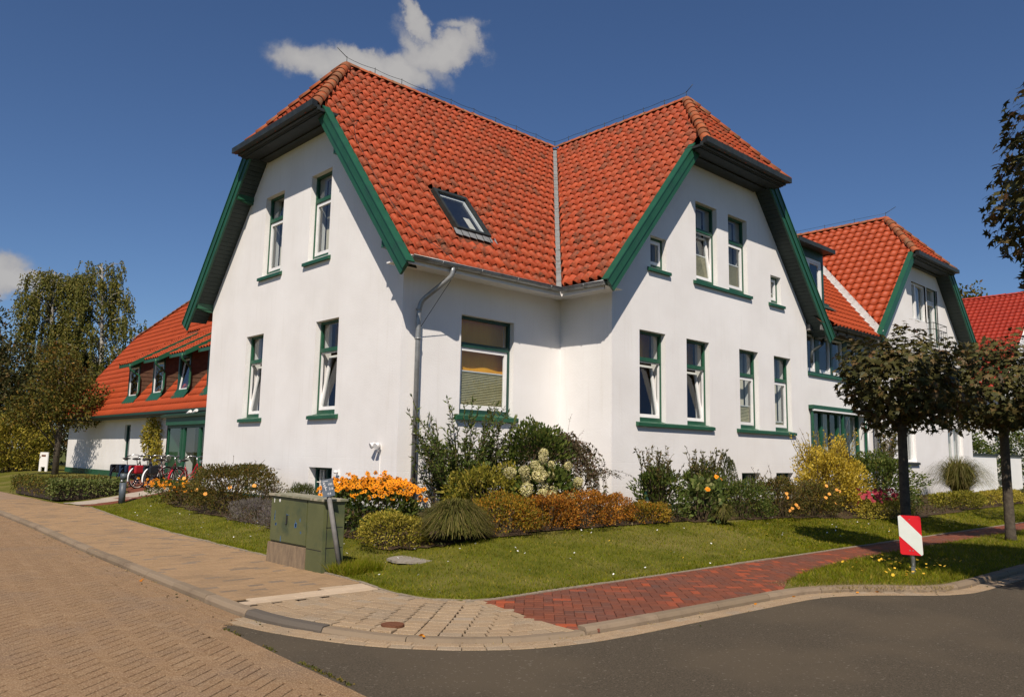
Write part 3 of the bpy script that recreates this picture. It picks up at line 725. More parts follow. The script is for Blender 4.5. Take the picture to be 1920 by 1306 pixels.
# thin edging between footways and lawn
eb = MB()
EP = [(xl(y), y) for y in np.arange(10.2, -6.1, -0.25)] + [(-2.96, -6.15), (-2.6, -6.155)] + [(x, -6.14) for x in np.arange(-2.2, 40, 1.0)]
EP = np.array(EP); EA, EB = offset(EP, -0.03), offset(EP, 0.035)
for i in range(len(EP) - 1):
    zj = 0.010 + RNG.normal(0, .002)
    eb.hexa([(*EA[i], -.05), (*EA[i + 1], -.05), (*EB[i + 1], -.05), (*EB[i], -.05), (*EA[i], zj), (*EA[i + 1], zj), (*EB[i + 1], zj), (*EB[i], zj)])
o = eb.build('lawn_edging', 'gravel_edge'); o['kind'] = 'structure'

# verge with grass between footway and street
vp = [(0.2, -7.74), (0.8, -7.47), (1.62, -7.24), (3.2, -7.02), (4.5, -6.9), (60, -6.97), (60, -8.92), (8, -8.86), (2.65, -8.84), (2.25, -8.80), (1.9, -8.66), (1.5, -8.3), (1.1, -8.02), (0.6, -7.80)]
verge = sheet('verge', vp, 0.004, 'lawn_soil')

def drape(name, poly, mat, lift=0.006, step=0.15, kind='structure'):
    P = np.array(poly); X, Y = np.meshgrid(np.arange(P[:, 0].min(), P[:, 0].max() + step, step), np.arange(P[:, 1].min(), P[:, 1].max() + step, step))
    V = np.stack([X, Y, gz(X, Y) + lift], -1).reshape(-1, 3)
    ny, nx_ = X.shape
    I = np.arange(ny * nx_).reshape(ny, nx_)
    F = np.stack([I[:-1, :-1], I[:-1, 1:], I[1:, 1:], I[1:, :-1]], -1).reshape(-1, 4)
    c = V[F].mean(1); F = F[pip(P, c[:, 0], c[:, 1])]
    used = np.unique(F); mp_ = -np.ones(len(V), int); mp_[used] = np.arange(len(used))
    o = npobj(name, V[used], mp_[F], mat, smooth=True)
    if kind: o['kind'] = kind
    return o
BED = [(-0.5, 9.6), (-1.2, 8.2), (-1.6, 5.5), (-1.8, 3.0), (-1.95, .85), (-1.8, -1.5), (-2.15, -2.9), (-1.7, -3.6), (-1, -3.72), (1, -3.62), (3.5, -3.62), (5, -3.72), (8, -4.0), (12, -4.8), (18, -4.5), (28, -4.2), (28, -1.4), (4.6, -1.4), (4.6, .2), (.2, .2), (.2, 9.3)]
drape('flower_bed', BED, 'bed_soil', 0.02)
drape('pale_path', [(-2.5, 10.9), (-2.65, 11.9), (1.9, 12.6), (1.9, 11.4)], 'pale_path', 0.010, 0.1)
drape('red_yard', [(-2.4, 10.25), (-2.5, 10.9), (1.9, 11.4), (1.9, 9.4), (-0.4, 9.4), (-0.55, 10.9)], 'clinker', 0.008, 0.1)
drape('red_yard', [(-0.9, 12.1), (-0.9, 17.5), (1.9, 18.5), (1.9, 12.5)], 'clinker', 0.008, 0.15)

# grass
def blades(X, Y, Z, h, wd, lean=0.5):
    n = len(X); a = RNG.random(n) * 2 * np.pi; hh = h * RNG.uniform(0.5, 1.25, n); ww = wd * RNG.uniform(0.7, 1.3, n)
    lx = RNG.normal(0, lean, n) * hh; ly = RNG.normal(0, lean, n) * hh
    c, s_ = np.cos(a) * ww / 2, np.sin(a) * ww / 2
    V = np.stack([np.stack([X - c, Y - s_, Z], -1), np.stack([X + c, Y + s_, Z], -1), np.stack([X + lx, Y + ly, Z + hh], -1)], 1).reshape(-1, 3)
    return V, np.arange(3 * n).reshape(n, 3)
def grass(name, n, box, ok, zf, h, wd, mat='grass_blade', lean=0.5, parent=None, kind='stuff'):
    X = RNG.uniform(box[0], box[1], n); Y = RNG.uniform(box[2], box[3], n); k = ok(X, Y); X, Y = X[k], Y[k]
    V, F = blades(X, Y, zf(X, Y) - 0.003, h, wd, lean)
    # patches of lusher and drier turf
    pn = np.array([mnoise.noise(Vector((x * 0.9, y * 0.9, 0))) for x, y in zip(X[::1], Y[::1])]) if len(X) < 400000 else np.zeros(len(X))
    r_ = np.clip(RNG.random(len(X)) * 0.75 + 0.1 + pn * 0.35, 0, 0.99)
    o = npobj(name, V, F, mat, parent, rnd=r_ - 0.0)
    if kind: o['kind'] = kind
    return o
inlawn = lambda X, Y: (X > xl(Y) + 0.02) & ~pip(BED, X, Y) & ~((X > 0) & (Y > -1.5)) & (Y < 10.2 + (X + 2.4) * 0.3)
o = grass('grass', 150000, (-3.7, 4.5, -6.12, 10.8), lambda X, Y: inlawn(X, Y), gz, 0.034, 0.011); tag(o, 'short mown grass of the corner lawn in front of the flower beds', 'grass')
o = grass('grass', 90000, (4.5, 34, -6.1, -3.9), lambda X, Y: inlawn(X, Y) & (RNG.random(len(X)) < np.clip(9 / X, 0.12, 1)), gz, 0.038, 0.018); tag(o, 'short mown grass of the lawn strip running along the red footway', 'grass')
inv = lambda X, Y: pip(vp, X, Y)
o = grass('grass', 46000, (0.5, 14, -8.85, -6.85), lambda X, Y: inv(X, Y) & (RNG.random(len(X)) < np.where(X < 4, 1, 0.45)), lambda x, y: 0 * x + 0.004, 0.06, 0.010, lean=0.6); tag(o, 'rough grass on the kerbside verge around the striped marker post', 'grass')
o = grass('dry_grass', 5200, (0.35, 3.2, -9.0, -7.4), lambda X, Y: (np.abs(X - np.interp(Y, [-8.9, -7.75], [2.0, .6])) < 0.22), lambda x, y: 0 * x - 0.01, 0.05, 0.008, 'dry_grass', 0.9); tag(o, 'dry straw coloured grass along the edge of the verge kerb', 'dry grass')
# lusher fringe hanging over the edging
Xf, Yf = [], []
for i in range(len(EP) - 1):
    n_ = int(np.linalg.norm(EP[i + 1] - EP[i]) * (260 if EP[i][0] < 6 else 90)); t = RNG.random(n_)[:, None]
    q = EP[i] + (EP[i + 1] - EP[i]) * t; T = (EP[i + 1] - EP[i]); T /= np.linalg.norm(T); q = q + np.array([-T[1], T[0]]) * (0.02 + RNG.exponential(0.035, n_))[:, None]
    Xf.append(q[:, 0]); Yf.append(q[:, 1])
Xf = np.concatenate(Xf); Yf = np.concatenate(Yf)
V, F = blades(Xf, Yf, 0 * Xf + 0.004, 0.05, 0.010, 0.7)
o = npobj('grass', V, F, 'grass_blade', rnd=RNG.random(len(F)) * 0.6); tag(o, 'ragged fringe of longer grass along the lawn edging', 'grass', kind='stuff')
# daisies and small yellow flowers in the lawn
def dots(name, n, box, ok, zf, h, r, mat, label, cat):
    X = RNG.uniform(box[0], box[1], n * 3); Y = RNG.uniform(box[2], box[3], n * 3)
    k = ok(X, Y) & (np.array([mnoise.noise(Vector((x * 1.3 + 9, y * 1.3, 3))) for x, y in zip(X, Y)]) > -0.1)
    X, Y = X[k][:n], Y[k][:n]; V = []; F = []
    for x, y in zip(X, Y):
        z = float(zf(x, y)) + h * RNG.uniform(.8, 1.3); rr = r * RNG.uniform(.7, 1.2); b_ = len(V)
        t1, t2 = RNG.normal(0, .35, 2)
        for q in range(6):
            a = q * math.pi / 3; V.append((x + rr * math.cos(a), y + rr * math.sin(a), z + rr * (t1 * math.cos(a) + t2 * math.sin(a))))
        F += [(b_, b_ + 1, b_ + 2, b_ + 3), (b_, b_ + 3, b_ + 4, b_ + 5)]
    o = npobj(name, V, F, mat, rnd=RNG.random(len(F))); tag(o, label, cat, kind='stuff')
dots('daisies', 300, (-3.6, 14, -6.1, 9), inlawn, gz, 0.045, 0.014, 'white_petal', 'small white daisies scattered through the mown lawn', 'daisies')
dots('buttercups', 40, (-3.0, 10, -6.1, -4.3), inlawn, gz, 0.045, 0.012, 'yellow_petal', 'small yellow flowers scattered through the mown lawn', 'flowers')
dots('hawkweed', 75, (0.9, 4.2, -8.7, -7.3), inv, lambda x, y: 0, 0.13, 0.018, 'yellow_petal', 'yellow weed flowers standing in the verge by the marker post', 'flowers')
# ------------------------------------------------------------------ building kit
def frame(O, U, N):
    O, U, N = Vector(O), Vector(U), Vector(N)
    return lambda u, z, n: O + U * u + N * n + Vector((0, 0, z))
def wall(parent, F, outline, holes, mat='white_render', depth=0.42, name='wall'):
    """outline [(u,z)], holes [(u0,u1,z0,z1)]; reveals run back into the masonry"""
    mb = MB()
    polys = [[Vector((u, z, 0)) for u, z in outline]] + [[Vector((u0, z0, 0)), Vector((u0, z1, 0)), Vector((u1, z1, 0)), Vector((u1, z0, 0))] for u0, u1, z0, z1 in holes]
    flat = [p for pl in polys for p in pl]
    tris = tessellate_polygon(polys)
    nrm = (F(1, 0, 0) - F(0, 0, 0)).cross(Vector((0, 0, 1)))
    nn = F(0, 0, 1) - F(0, 0, 0)
    vs = [F(p.x, p.y, 0) for p in flat]; fs = []
    for t in tris:
        a, b, c = [vs[i] for i in t]
        cr = (b - a).cross(c - a)
        if cr.length < 1e-9: continue
        fs.append(tuple(t) if cr.dot(nn) > 0 else (t[0], t[2], t[1]))
    mb.add(vs, fs)
    for u0, u1, z0, z1 in holes:
        q = [(u0, z0), (u1, z0), (u1, z1), (u0, z1)]
        for i in range(4):
            a, b = q[i], q[(i + 1) % 4]
            mb.add([F(*a, 0), F(*b, 0), F(*b, -depth), F(*a, -depth)], [(0, 1, 2, 3)])
    return mb.build(name, mat, parent)
def pane(F, u0, u1, z0, z1, n, parent, name='pane', mat='glass'):
    mb = MB(); mb.add([F(u0, z0, n), F(u1, z0, n), F(u1, z1, n), F(u0, z1, n)], [(0, 1, 2, 3)])
    return mb.build(name, mat, parent)
def rails(mb, F, u0, u1, z0, z1, w_, n0, n1, bw=None):
    bw = bw or w_
    mb.fbox(F, u0, u0 + w_, z0, z1, n0, n1); mb.fbox(F, u1 - w_, u1, z0, z1, n0, n1)
    mb.fbox(F, u0 + w_, u1 - w_, z1 - w_, z1, n0, n1); mb.fbox(F, u0 + w_, u1 - w_, z0, z0 + bw, n0, n1)
def blind(F, u0, u1, z0, z1, n, parent):
    mb = MB(); k = max(4, int((z1 - z0) / 0.035)) * 2
    vs = []; fs = []
    for i in range(k + 1):
        z = z0 + (z1 - z0) * i / k; d = n + (0.012 if i % 2 else -0.012)
        vs += [F(u0, z, d), F(u1, z, d)]
    for i in range(k): fs.append((2 * i, 2 * i + 1, 2 * i + 3, 2 * i + 2))
    mb.add(vs, fs)
    mb.fbox(F, u0, u1, z1, z1 + 0.025, n - 0.015, n + 0.02, 1)
    return mb.build('blind', ['blind_cloth', 'white_paint'], parent)
def cloth(F, u0, u1, z0, z1, n, parent, mat='curtain_cloth', name='curtain', waves=5, amp=0.03):
    vs = []; fs = []; k = waves * 6
    for i in range(k + 1):
        u = u0 + (u1 - u0) * i / k; d = n + amp * math.sin(i / k * waves * 2 * math.pi)
        vs += [F(u, z0, d), F(u, z1, d)]
    for i in range(k): fs.append((2 * i, 2 * i + 2, 2 * i + 3, 2 * i + 1))
    mb = MB(); mb.add(vs, fs, 0, True)
    return mb.build(name, mat, parent)
def sash_window(parent, F, u0, u1, z0, z1, tilt=0.0, top=0.31, blindz=None, curt=None, valance=None, green='green_paint', side=1, sill=None, light=True):
    """fixed top light over an inward tilting casement"""
    fb = MB(); n0, n1 = -0.20, -0.13
    zt = z1 - top * (z1 - z0)
    fb.fbox(F, u0, u0 + .055, z0, z1, n0, n1); fb.fbox(F, u1 - .055, u1, z0, z1, n0, n1)
    fb.fbox(F, u0 + .055, u1 - .055, z1 - .055, z1, n0, n1); fb.fbox(F, u0 + .055, u1 - .055, z0, z0 + .11, n0, n1)
    if top > 0: fb.fbox(F, u0 + .055, u1 - .055, zt - .045, zt + .045, n0, n1 + .02)
    win = fb.build('window', green, parent)
    lo1 = zt - .045 if top > 0 else z1 - .055
    wb = MB(); rails(wb, F, u0 + .055, u1 - .055, z0 + .11, lo1, .028, -.19, -.145)
    wb.build('window_frame', 'white_paint', win)
    if top > 0: pane(F, u0 + .055, u1 - .055, zt + .045, z1 - .055, -.175, win)
    a = math.radians(tilt); ca, sa = math.cos(a), math.sin(a); zb = z0 + .12
    Fs = lambda u, z, n: F(u, zb + z * ca - (n) * sa, -.165 - z * sa + n * ca)
    sb = MB(); H = lo1 - .03 - zb
    rails(sb, Fs, u0 + .08, u1 - .08, 0, H, .058, -.03, .03, .075)
    sash = sb.build('sash', 'white_paint', win)
    pane(Fs, u0 + .138, u1 - .138, .075, H - .058, 0, win)
    if blindz: blind(Fs if tilt else F, u0 + .12, u1 - .12, (0.06 if tilt else z0 + .17), (blindz - z0 - .12 if tilt else blindz), (-.05 if tilt else -.235), win)
    if curt:
        for s_ in curt:
            w_ = (u1 - u0) * 0.26
            if s_ < 0: cloth(F, u0 + .03, u0 + w_, z0 + .1, z1 - .02, -.46, win)
            else: cloth(F, u1 - w_, u1 - .03, z0 + .1, z1 - .02, -.46, win)
    if valance: cloth(F, u0 - .2, u1 + .2, z1 - valance, z1 + .05, -.62, win, 'amber_cloth', 'curtain', 3, .02)
    return win
def sill(parent, F, u0, u1, z, mat='green_paint', p=0.075, back=-.13, holes=None, h=0.085):
    """projecting sill; holes = the openings it runs back into"""
    mb = MB()
    mb.hexa([F(u0, z - h, 0.001), F(u1, z - h, 0.001), F(u1, z - h, p), F(u0, z - h, p), F(u0, z + .012, 0.001), F(u1, z + .012, 0.001), F(u1, z - .012, p), F(u0, z - .012, p)])
    for a, b in (holes or []):
        mb.hexa([F(a, z - .05, back), F(b, z - .05, back), F(b, z - .05, 0), F(a, z - .05, 0), F(a, z + .05, back), F(b, z + .05, back), F(b, z + .012, 0.0), F(a, z + .012, 0.0)])
    return mb.build('sill', mat, parent)

TILE_CACHE = {}
def tile_geo(w_, L_, amp, n, thick=0.020, lift=0.046, flat=0.42):
    V = []; F = []
    prof = []
    for i in range(n + 1):
        t = i / n
        if t < 1 - flat: z = amp * math.sin(math.pi * t / (1 - flat)) ** 0.8 if 0 < t < 1 - flat else 0
        else: z = -amp * 0.28 * math.sin(math.pi * (t - (1 - flat)) / flat)
        prof.append((t * w_ * 1.02, z))
    LL = L_ + 0.07
    for x, z in prof: V.append((x, 0, z * 1.12 + lift * (.42 + .58 * max(0, z) / amp)))
    for x, z in prof: V.append((x, LL, z * 0.98 + 0.004))
    for x, z in prof: V.append((x, 0.002, z * 1.12 + lift * (.42 + .58 * max(0, z) / amp) - thick))
    m_ = n + 1
    for i in range(n):
        F.append((i, i + 1, m_ + i + 1, m_ + i)); F.append((2 * m_ + i, 2 * m_ + i + 1, i + 1, i))
    return np.array(V), np.array(F)
def tile_roof(parent, faces, mat, w_=0.24, L_=0.33, amp=0.045, n=8, limit=300, flat=0.42, jit=1.0, name='tile', split=0.0):
    """faces: dicts with O,U,V,N, vmax, uL(v), uR(v), holes[(u0,u1,v0,v1)]"""
    TV, TF = tile_geo(w_, L_, amp, n, flat=flat)
    whole = []; cut = []
    for fc in faces:
        O, U, Vd = (np.array(fc[k], float) for k in ('O', 'U', 'V')); N = np.cross(U, Vd)
        rows = int(math.ceil(fc['vmax'] / L_))
        for r_ in range(rows):
            v0 = r_ * L_
            vm_ = min(v0 + L_ * .5, fc['vmax'])
            umin = min(fc['uL'](v0), fc['uL'](min(v0 + L_, fc['vmax']))); umax = max(fc['uR'](v0), fc['uR'](min(v0 + L_, fc['vmax'])))
            c0 = int(math.floor(umin / w_)); c1 = int(math.ceil(umax / w_))
            for c in range(c0, c1):
                ua, ub = c * w_, (c + 1) * w_
                skip = False
                for (h0, h1, g0, g1) in fc.get('holes', []):
                    if ub > h0 + .06 and ua < h1 - .06 and v0 + L_ > g0 + .06 and v0 < g1 - .06: skip = True
                if skip: continue
                dz = RNG.normal(0, .0025) * jit; du = RNG.normal(0, .0025) * jit; dv = RNG.normal(0, .004) * jit; an = RNG.normal(0, .006) * jit
                vt = min(v0 + L_ + 0.07, fc['vmax'])
                full = ua >= max(fc['uL'](v0), fc['uL'](vt)) - .01 and ub <= min(fc['uR'](v0), fc['uR'](vt)) + .01 and v0 + L_ + .07 <= fc['vmax'] + .03
                M = np.eye(4); ca, sa = math.cos(an), math.sin(an)
                M[:3, 0] = U * ca + Vd * sa; M[:3, 1] = -U * sa + Vd * ca; M[:3, 2] = N
                M[:3, 3] = O + U * (ua + du) + Vd * (v0 + dv - 0.03) + N * (dz + .004)
                if full: whole.append(M)
                else:
                    L = TV.copy(); L[:, 0] += ua; L[:, 1] = np.minimum(L[:, 1] + v0 - .03, fc['vmax'])
                    lo = np.array([fc['uL'](v) for v in L[:, 1]]); hi = np.array([fc['uR'](v) for v in L[:, 1]])
                    if (np.minimum(ub, hi) - np.maximum(ua, lo)).max() < .02: continue
                    L[:, 0] = np.clip(L[:, 0], lo, np.maximum(hi, lo))
                    cut.append(O + L[:, :1] * U + L[:, 1:2] * Vd + (L[:, 2:] + dz + .004) * N)
    W_ = np.array(whole)
    d = np.linalg.norm(W_[:, :3, 3] - CAM, axis=1)
    px, py, dz_ = project(W_[:, :3, 3])
    d = d + np.where((px < -10) | (px > 1930), 500, 0)
    od = np.argsort(d)
    me = npmesh(name, TV, TF, mat, smooth=False)
    me.polygons.foreach_set('use_smooth', np.arange(len(TF)) % 2 == 0)
    for i in od[:limit]:
        o = bpy.data.objects.new(name, me); o.matrix_basis = Matrix(W_[i].tolist()); COL.objects.link(o); o.parent = parent
    rest = W_[od[limit:]]
    VV = []
    if len(rest): VV.append((np.einsum('nij,kj->nki', rest[:, :3, :3], TV) + rest[:, None, :3, 3]).reshape(-1, 3))
    if cut: VV.append(np.concatenate(cut))
    if VV:
        VV = np.concatenate(VV); nt_ = len(VV) // len(TV)
        FF = (TF[None] + (np.arange(nt_) * len(TV))[:, None, None]).reshape(-1, 4)
        me2 = npmesh(name + 's', VV, FF, mat, np.repeat(RNG.random(nt_), len(TF)))
        me2.polygons.foreach_set('use_smooth', np.tile(np.arange(len(TF)) % 2 == 0, nt_))
        o = link(bpy.data.objects.new(name + 's', me2), parent); o['kind'] = 'stuff'
def ridge_caps(parent, a, b, mat='ridge_cap', r=0.105, L_=0.36, up=0.03, limit=60):
    """overlapping half-round caps from a (low end) to b"""
    a, b = Vector(a), Vector(b); D = (b - a); n = max(1, int(round(D.length / L_))); D.normalize()
    side = D.cross(Vector((0, 0, 1))).normalized(); upv = side.cross(D)
    V = []; F = []; m_ = 9
    for (y, rr) in ((-0.03, r * 1.12), (L_ * .96, r * .92)):
        for k in range(m_):
            t = math.pi * k / (m_ - 1); V.append((rr * math.cos(t) * 1.05, y, rr * math.sin(t) - .02))
    for k in range(m_):
        t = math.pi * k / (m_ - 1); V.append(((r * 1.12 - .02) * math.cos(t) * 1.05, -0.03, (r * 1.12 - .02) * math.sin(t) - .02))
    for k in range(m_ - 1):
        F.append((k, k + 1, m_ + k + 1, m_ + k)); F.append((k + 1, k, 2 * m_ + k, 2 * m_ + k + 1))
    me = npmesh('ridge_tile', V, F, mat)
    me.polygons.foreach_set('use_smooth', np.arange(len(F)) % 2 == 0)
    for i in range(n):
        o = bpy.data.objects.new('ridge_tile', me)
        p = a + D * ((b - a).length * i / n) + upv * (up + RNG.normal(0, .004))
        M = Matrix((( side.x, D.x, upv.x, p.x), (side.y, D.y, upv.y, p.y), (side.z, D.z, upv.z, p.z), (0, 0, 0, 1)))
        o.matrix_basis = M @ Matrix.Rotation(RNG.normal(0, .02), 4, 'Z'); COL.objects.link(o); o.parent = parent
def quads(name, faces, mat, parent, thick=0.0):
    mb = MB()
    for f in faces:
        if thick:
            f = [Vector(p) for p in f]; n_ = (f[1] - f[0]).cross(f[2] - f[0]).normalized()
            mb.prism([p - n_ * thick for p in f], n_ * thick)
        else: mb.add(f, [tuple(range(len(f)))])
    return mb.build(name, mat, parent)
def gutter(parent, pts, r=0.075, mat='zinc', name='gutter', brackets=True):
    """open half-round channel along pts with joint sleeves"""
    pts = [Vector(p) for p in pts]; mb = MB(); n = 9
    for i in range(len(pts) - 1):
        a, b = pts[i], pts[i + 1]; D = (b - a).normalized(); s_ = D.cross(Vector((0, 0, 1))).normalized()
        vs = []
        for p in (a, b):
            for rr in (r, r - .006):
                for k in range(n):
                    t = math.pi + math.pi * k / (n - 1); vs.append(p + s_ * (rr * math.cos(t)) + Vector((0, 0, rr * math.sin(t))))
        fs = []
        for k in range(n - 1):
            fs.append((k, k + 1, 2 * n + k + 1, 2 * n + k)); fs.append((n + k + 1, n + k, 3 * n + k, 3 * n + k + 1))
        fs += [(0, 2 * n, 3 * n, n), (n - 1, 2 * n - 1, 4 * n - 1, 3 * n - 1)]
        mb.add(vs, fs, 0, True)
        mb.tube([a + s_ * r + Vector((0, 0, .004)), b + s_ * r + Vector((0, 0, .004))], .012, 6)
        L = (b - a).length
        if brackets:
            for t in np.arange(.7, L, 1.0):
                p = a + D * t
                mb.tube([p - D * .02, p + D * .02], .001, 4)
                arc = [p + s_ * ((r + .006) * math.cos(math.pi + math.pi * k / 8)) + Vector((0, 0, (r + .006) * math.sin(math.pi + math.pi * k / 8))) for k in range(9)]
                mb.tube(arc, .008, 5)
        for p in ((a,) if i == 0 else ()) + ((b,) if i == len(pts) - 2 else ()):
            mb.add([p] + [p + s_ * (r * math.cos(math.pi + math.pi * k / 8)) + Vector((0, 0, r * math.sin(math.pi + math.pi * k / 8))) for k in range(9)], [(0, k + 1, k + 2) for k in range(8)])
    return mb.build(name, mat, parent)
def downpipe(parent, pts, r=0.05, mat='zinc', name='downpipe', rings=()):
    mb = MB(); P = [Vector(p) for p in pts]; Q = [P[0]]
    for i in range(1, len(P) - 1):
        a = P[i] + (P[i - 1] - P[i]).normalized() * .09; b = P[i] + (P[i + 1] - P[i]).normalized() * .09
        for t in (0, .25, .5, .75, 1): Q.append(a * (1 - t) ** 2 + P[i] * 2 * t * (1 - t) + b * t * t)
    Q.append(P[-1]); mb.tube(Q, r, 14)
    for q in rings:
        q = Vector(q); mb.tube([q - Vector((0, 0, .018)), q + Vector((0, 0, .018))], r + .012, 14)
    return mb.build(name, mat, parent)

# ------------------------------------------------------------------ main house
D0 = -1.552; WA = 9.141; XI = 4.474; XR = 13.435; RZ = 11.40; RY = 4.57; RX = 8.954; SL = 1.2
house = thing('villa', 'large white corner house with two half hipped gables, orange tiled roof and green trim', 'house', (0, 0, 0.3))
FA = frame((0, 0, 0), (0, -1, 0), (-1, 0, 0))      # gable wall facing the side street, u = -y
FW = frame((0, 0, 0), (1, 0, 0), (0, -1, 0))       # wall with the large window
FS = frame((XI, 0, 0), (0, -1, 0), (-1, 0, 0))     # short return wall
FB = frame((0, D0, 0), (1, 0, 0), (0, -1, 0))      # gable wall facing the road
FE = frame((XR, 0, 0), (0, 1, 0), (1, 0, 0))
ZB = 0.10
sof = lambda d: min(9.22, RZ - 0.36 - SL * abs(d))
A1F = [(5.24, 6.22), (2.956, 3.888)]; AGF = [(5.916, 6.87), (2.353, 3.339)]; ABS = [(5.909, 6.838), (2.339, 3.327)]
zu0, zu1, zg0, zg1, zb0, zb1 = 5.92, 7.97, 2.33, 4.425, 0.55, 1.195
holA = [(-b, -a, zu0, zu1) for a, b in A1F] + [(-b, -a, zg0, zg1) for a, b in AGF] + [(-b, -a, zb0, zb1) for a, b in ABS]
k = 1.53
wall(house, FA, [(-WA, ZB), (0, ZB), (0, sof(RY) if 0 else RZ - .36 - SL * RY), (-(RY - k), 9.22), (-(RY + k), 9.22), (-WA, RZ - .36 - SL * (WA - RY))], holA)
wall(house, FW, [(0, ZB), (XI, ZB), (XI, 5.6), (0, 5.6)], [(1.495, 2.996, zg0, 4.415)])
wall(house, FS, [(0, ZB), (-D0, ZB), (-D0, 5.6), (0, 5.6)], [])
BG = [(5.449, 6.44), (7.291, 8.276), (9.686, 10.647), (11.492, 12.441)]; BU = [(7.747, 8.717), (9.257, 10.2)]
BB = [(5.463, 6.42), (7.287, 8.28), (9.697, 10.63), (11.464, 12.415)]
holB = [(a, b, zg0, zg1) for a, b in BG] + [(a, b, zu0 + .02, 7.998) for a, b in BU] + [(5.875, 6.501, 5.95, 6.717), (11.42, 12.003, 5.93, 6.719)] + [(a, b, zb0, zb1) for a, b in BB]
eB = RZ - .36 - SL * (RX - XI)
wall(house, FB, [(XI, ZB), (XR, ZB), (XR, eB), (RX + k, 9.22), (RX - k, 9.22), (XI, eB)], holB)
wall(house, FE, [(D0, ZB), (9.14, ZB), (9.14, 5.6), (D0, 5.6)], [])
wall(house, frame((0, WA, 0), (-1, 0, 0), (0, 1, 0)), [(-XR, ZB), (0, ZB), (0, 5.6), (-XR, 5.6)], [])
# dark green base course
bc = MB()
zt_ = 0.484
for F_b, u0, u1, cuts_ in ((FA, -WA - .03, 0.03, None), (FW, 0.0, XI - .03, None), (FS, 0.03, -D0 + .03, None), (FB, XI + .0, XR + .03, None)):
    bc.fbox(F_b, u0, u1, ZB, zt_, 0.002, .026)
bc.build('base_course', 'dark_green', house)
# inside: floors, ceilings and partitions seen through the glass
ins = MB()
for z0, z1 in ((2.12, 2.2), (5.05, 5.15)): ins.box(.06, XR - .06, .05, WA - .06, z0, z1); ins.box(XI + .06, XR - .06, D0 + .06, .05, z0, z1)
ins.build('floor_slab', 'interior', house)
cl = MB()
for z0 in (4.72, 8.45):
    y0, y1 = (.05, WA - .06) if z0 < 5 else (2.3, 6.8)
    cl.box(.06, XR - .06, y0, y1, z0, z0 + .05)
    if z0 < 5: cl.box(XI + .06, XR - .06, D0 + .06, .05, z0, z0 + .05)
    else: cl.box(6.9, 11.0, D0 + .06, 2.3, z0, z0 + .05)
cl.build('ceiling', 'ceiling_wood', house)
pt = MB()
pt.box(2.9, 3.0, 1.0, WA - .1, 2.2, 4.7); pt.box(3.0, XR - .1, 1.6, 1.7, 2.2, 4.7); pt.box(2.5, 2.6, 2.3, 6.8, 5.2, 8.4); pt.box(6.9, 11.0, 1.0, 1.1, 5.2, 8.4); pt.box(.1, 2.9, 1.0, 1.08, 2.2, 4.7)
pt.box(.1, XR - .1, 1.8, 1.9, .2, 2.1); pt.box(1.6, 1.7, 1.9, WA - .1, .2, 2.1)
pt.build('partition', 'interior', house)

# windows of the side street gable
for i, (a, b) in enumerate(A1F): sash_window(house, FA, -b, -a, zu0, zu1, 0, .30, curt=(-1,))
for i, (a, b) in enumerate(AGF): sash_window(house, FA, -b, -a, zg0, zg1, 9, .31, valance=.55)
for (a, b), (s0, s1) in zip(A1F, ((5.127, 6.341), (2.837, 4.024))): sill(house, FA, -s1, -s0, 5.863 + .02, holes=[(-b, -a)])
for (a, b), (s0, s1) in zip(AGF, ((5.756, 6.969), (2.202, 3.433))): sill(house, FA, -s1, -s0, 2.319, holes=[(-b, -a)])
def cellar_window(parent, F, u0, u1, z0, z1):
    mb = MB(); rails(mb, F, u0, u1, z0, z1, .05, -.24, -.17)
    um = (u0 + u1) / 2
    mb.fbox(F, um - .035, um + .035, z0 + .05, z1 - .05, -.24, -.17)
    win = mb.build('window', 'dark_green', parent)
    b = MB()
    for (a0, a1) in ((u0 + .05, um - .035), (um + .035, u1 - .05)):
        for q in (1 / 3, 2 / 3): b.fbox(F, a0 + (a1 - a0) * q - .012, a0 + (a1 - a0) * q + .012, z0 + .05, z1 - .05, -.225, -.185)
        b.fbox(F, a0, a1, z0 + (z1 - z0) * .5 - .012, z0 + (z1 - z0) * .5 + .012, -.224, -.186)
    b.build('glazing_bar', 'cream', win)
    pane(F, u0 + .05, u1 - .05, z0 + .05, z1 - .05, -.21, win)
for a, b in ABS: cellar_window(house, FA, -b, -a, zb0, zb1)
for a, b in BB: cellar_window(house, FB, a, b, zb0, zb1)
# windows of the road gable
for i, (a, b) in enumerate(BG): sash_window(house, FB, a, b, zg0, zg1, 9 if i < 2 else 0, .31, valance=.62, blindz=(None, None, 2.95, 2.6)[i], curt=None if i < 2 else (1,))
for i, (a, b) in enumerate(BU): sash_window(house, FB, a, b, zu0 + .02, 7.998, 7 if i == 0 else 0, .33, blindz=6.72, curt=(1,))
for (a, b, z0, z1) in ((5.875, 6.501, 5.95, 6.717), (11.42, 12.003, 5.93, 6.719)): sash_window(house, FB, a, b, z0, z1, 0, 0, curt=(1,), blindz=6.25 if a > 10 else None)
sill(house, FB, 5.311, 8.392, 2.319, holes=BG[:2]); sill(house, FB, 9.493, 12.56, 2.319, holes=BG[2:])
sill(house, FB, 7.609, 10.327, 5.925, holes=BU); sill(house, FB, 5.748, 6.611, 5.93, holes=[(5.875, 6.501)]); sill(house, FB, 11.274, 12.115, 5.905, holes=[(11.42, 12.003)])
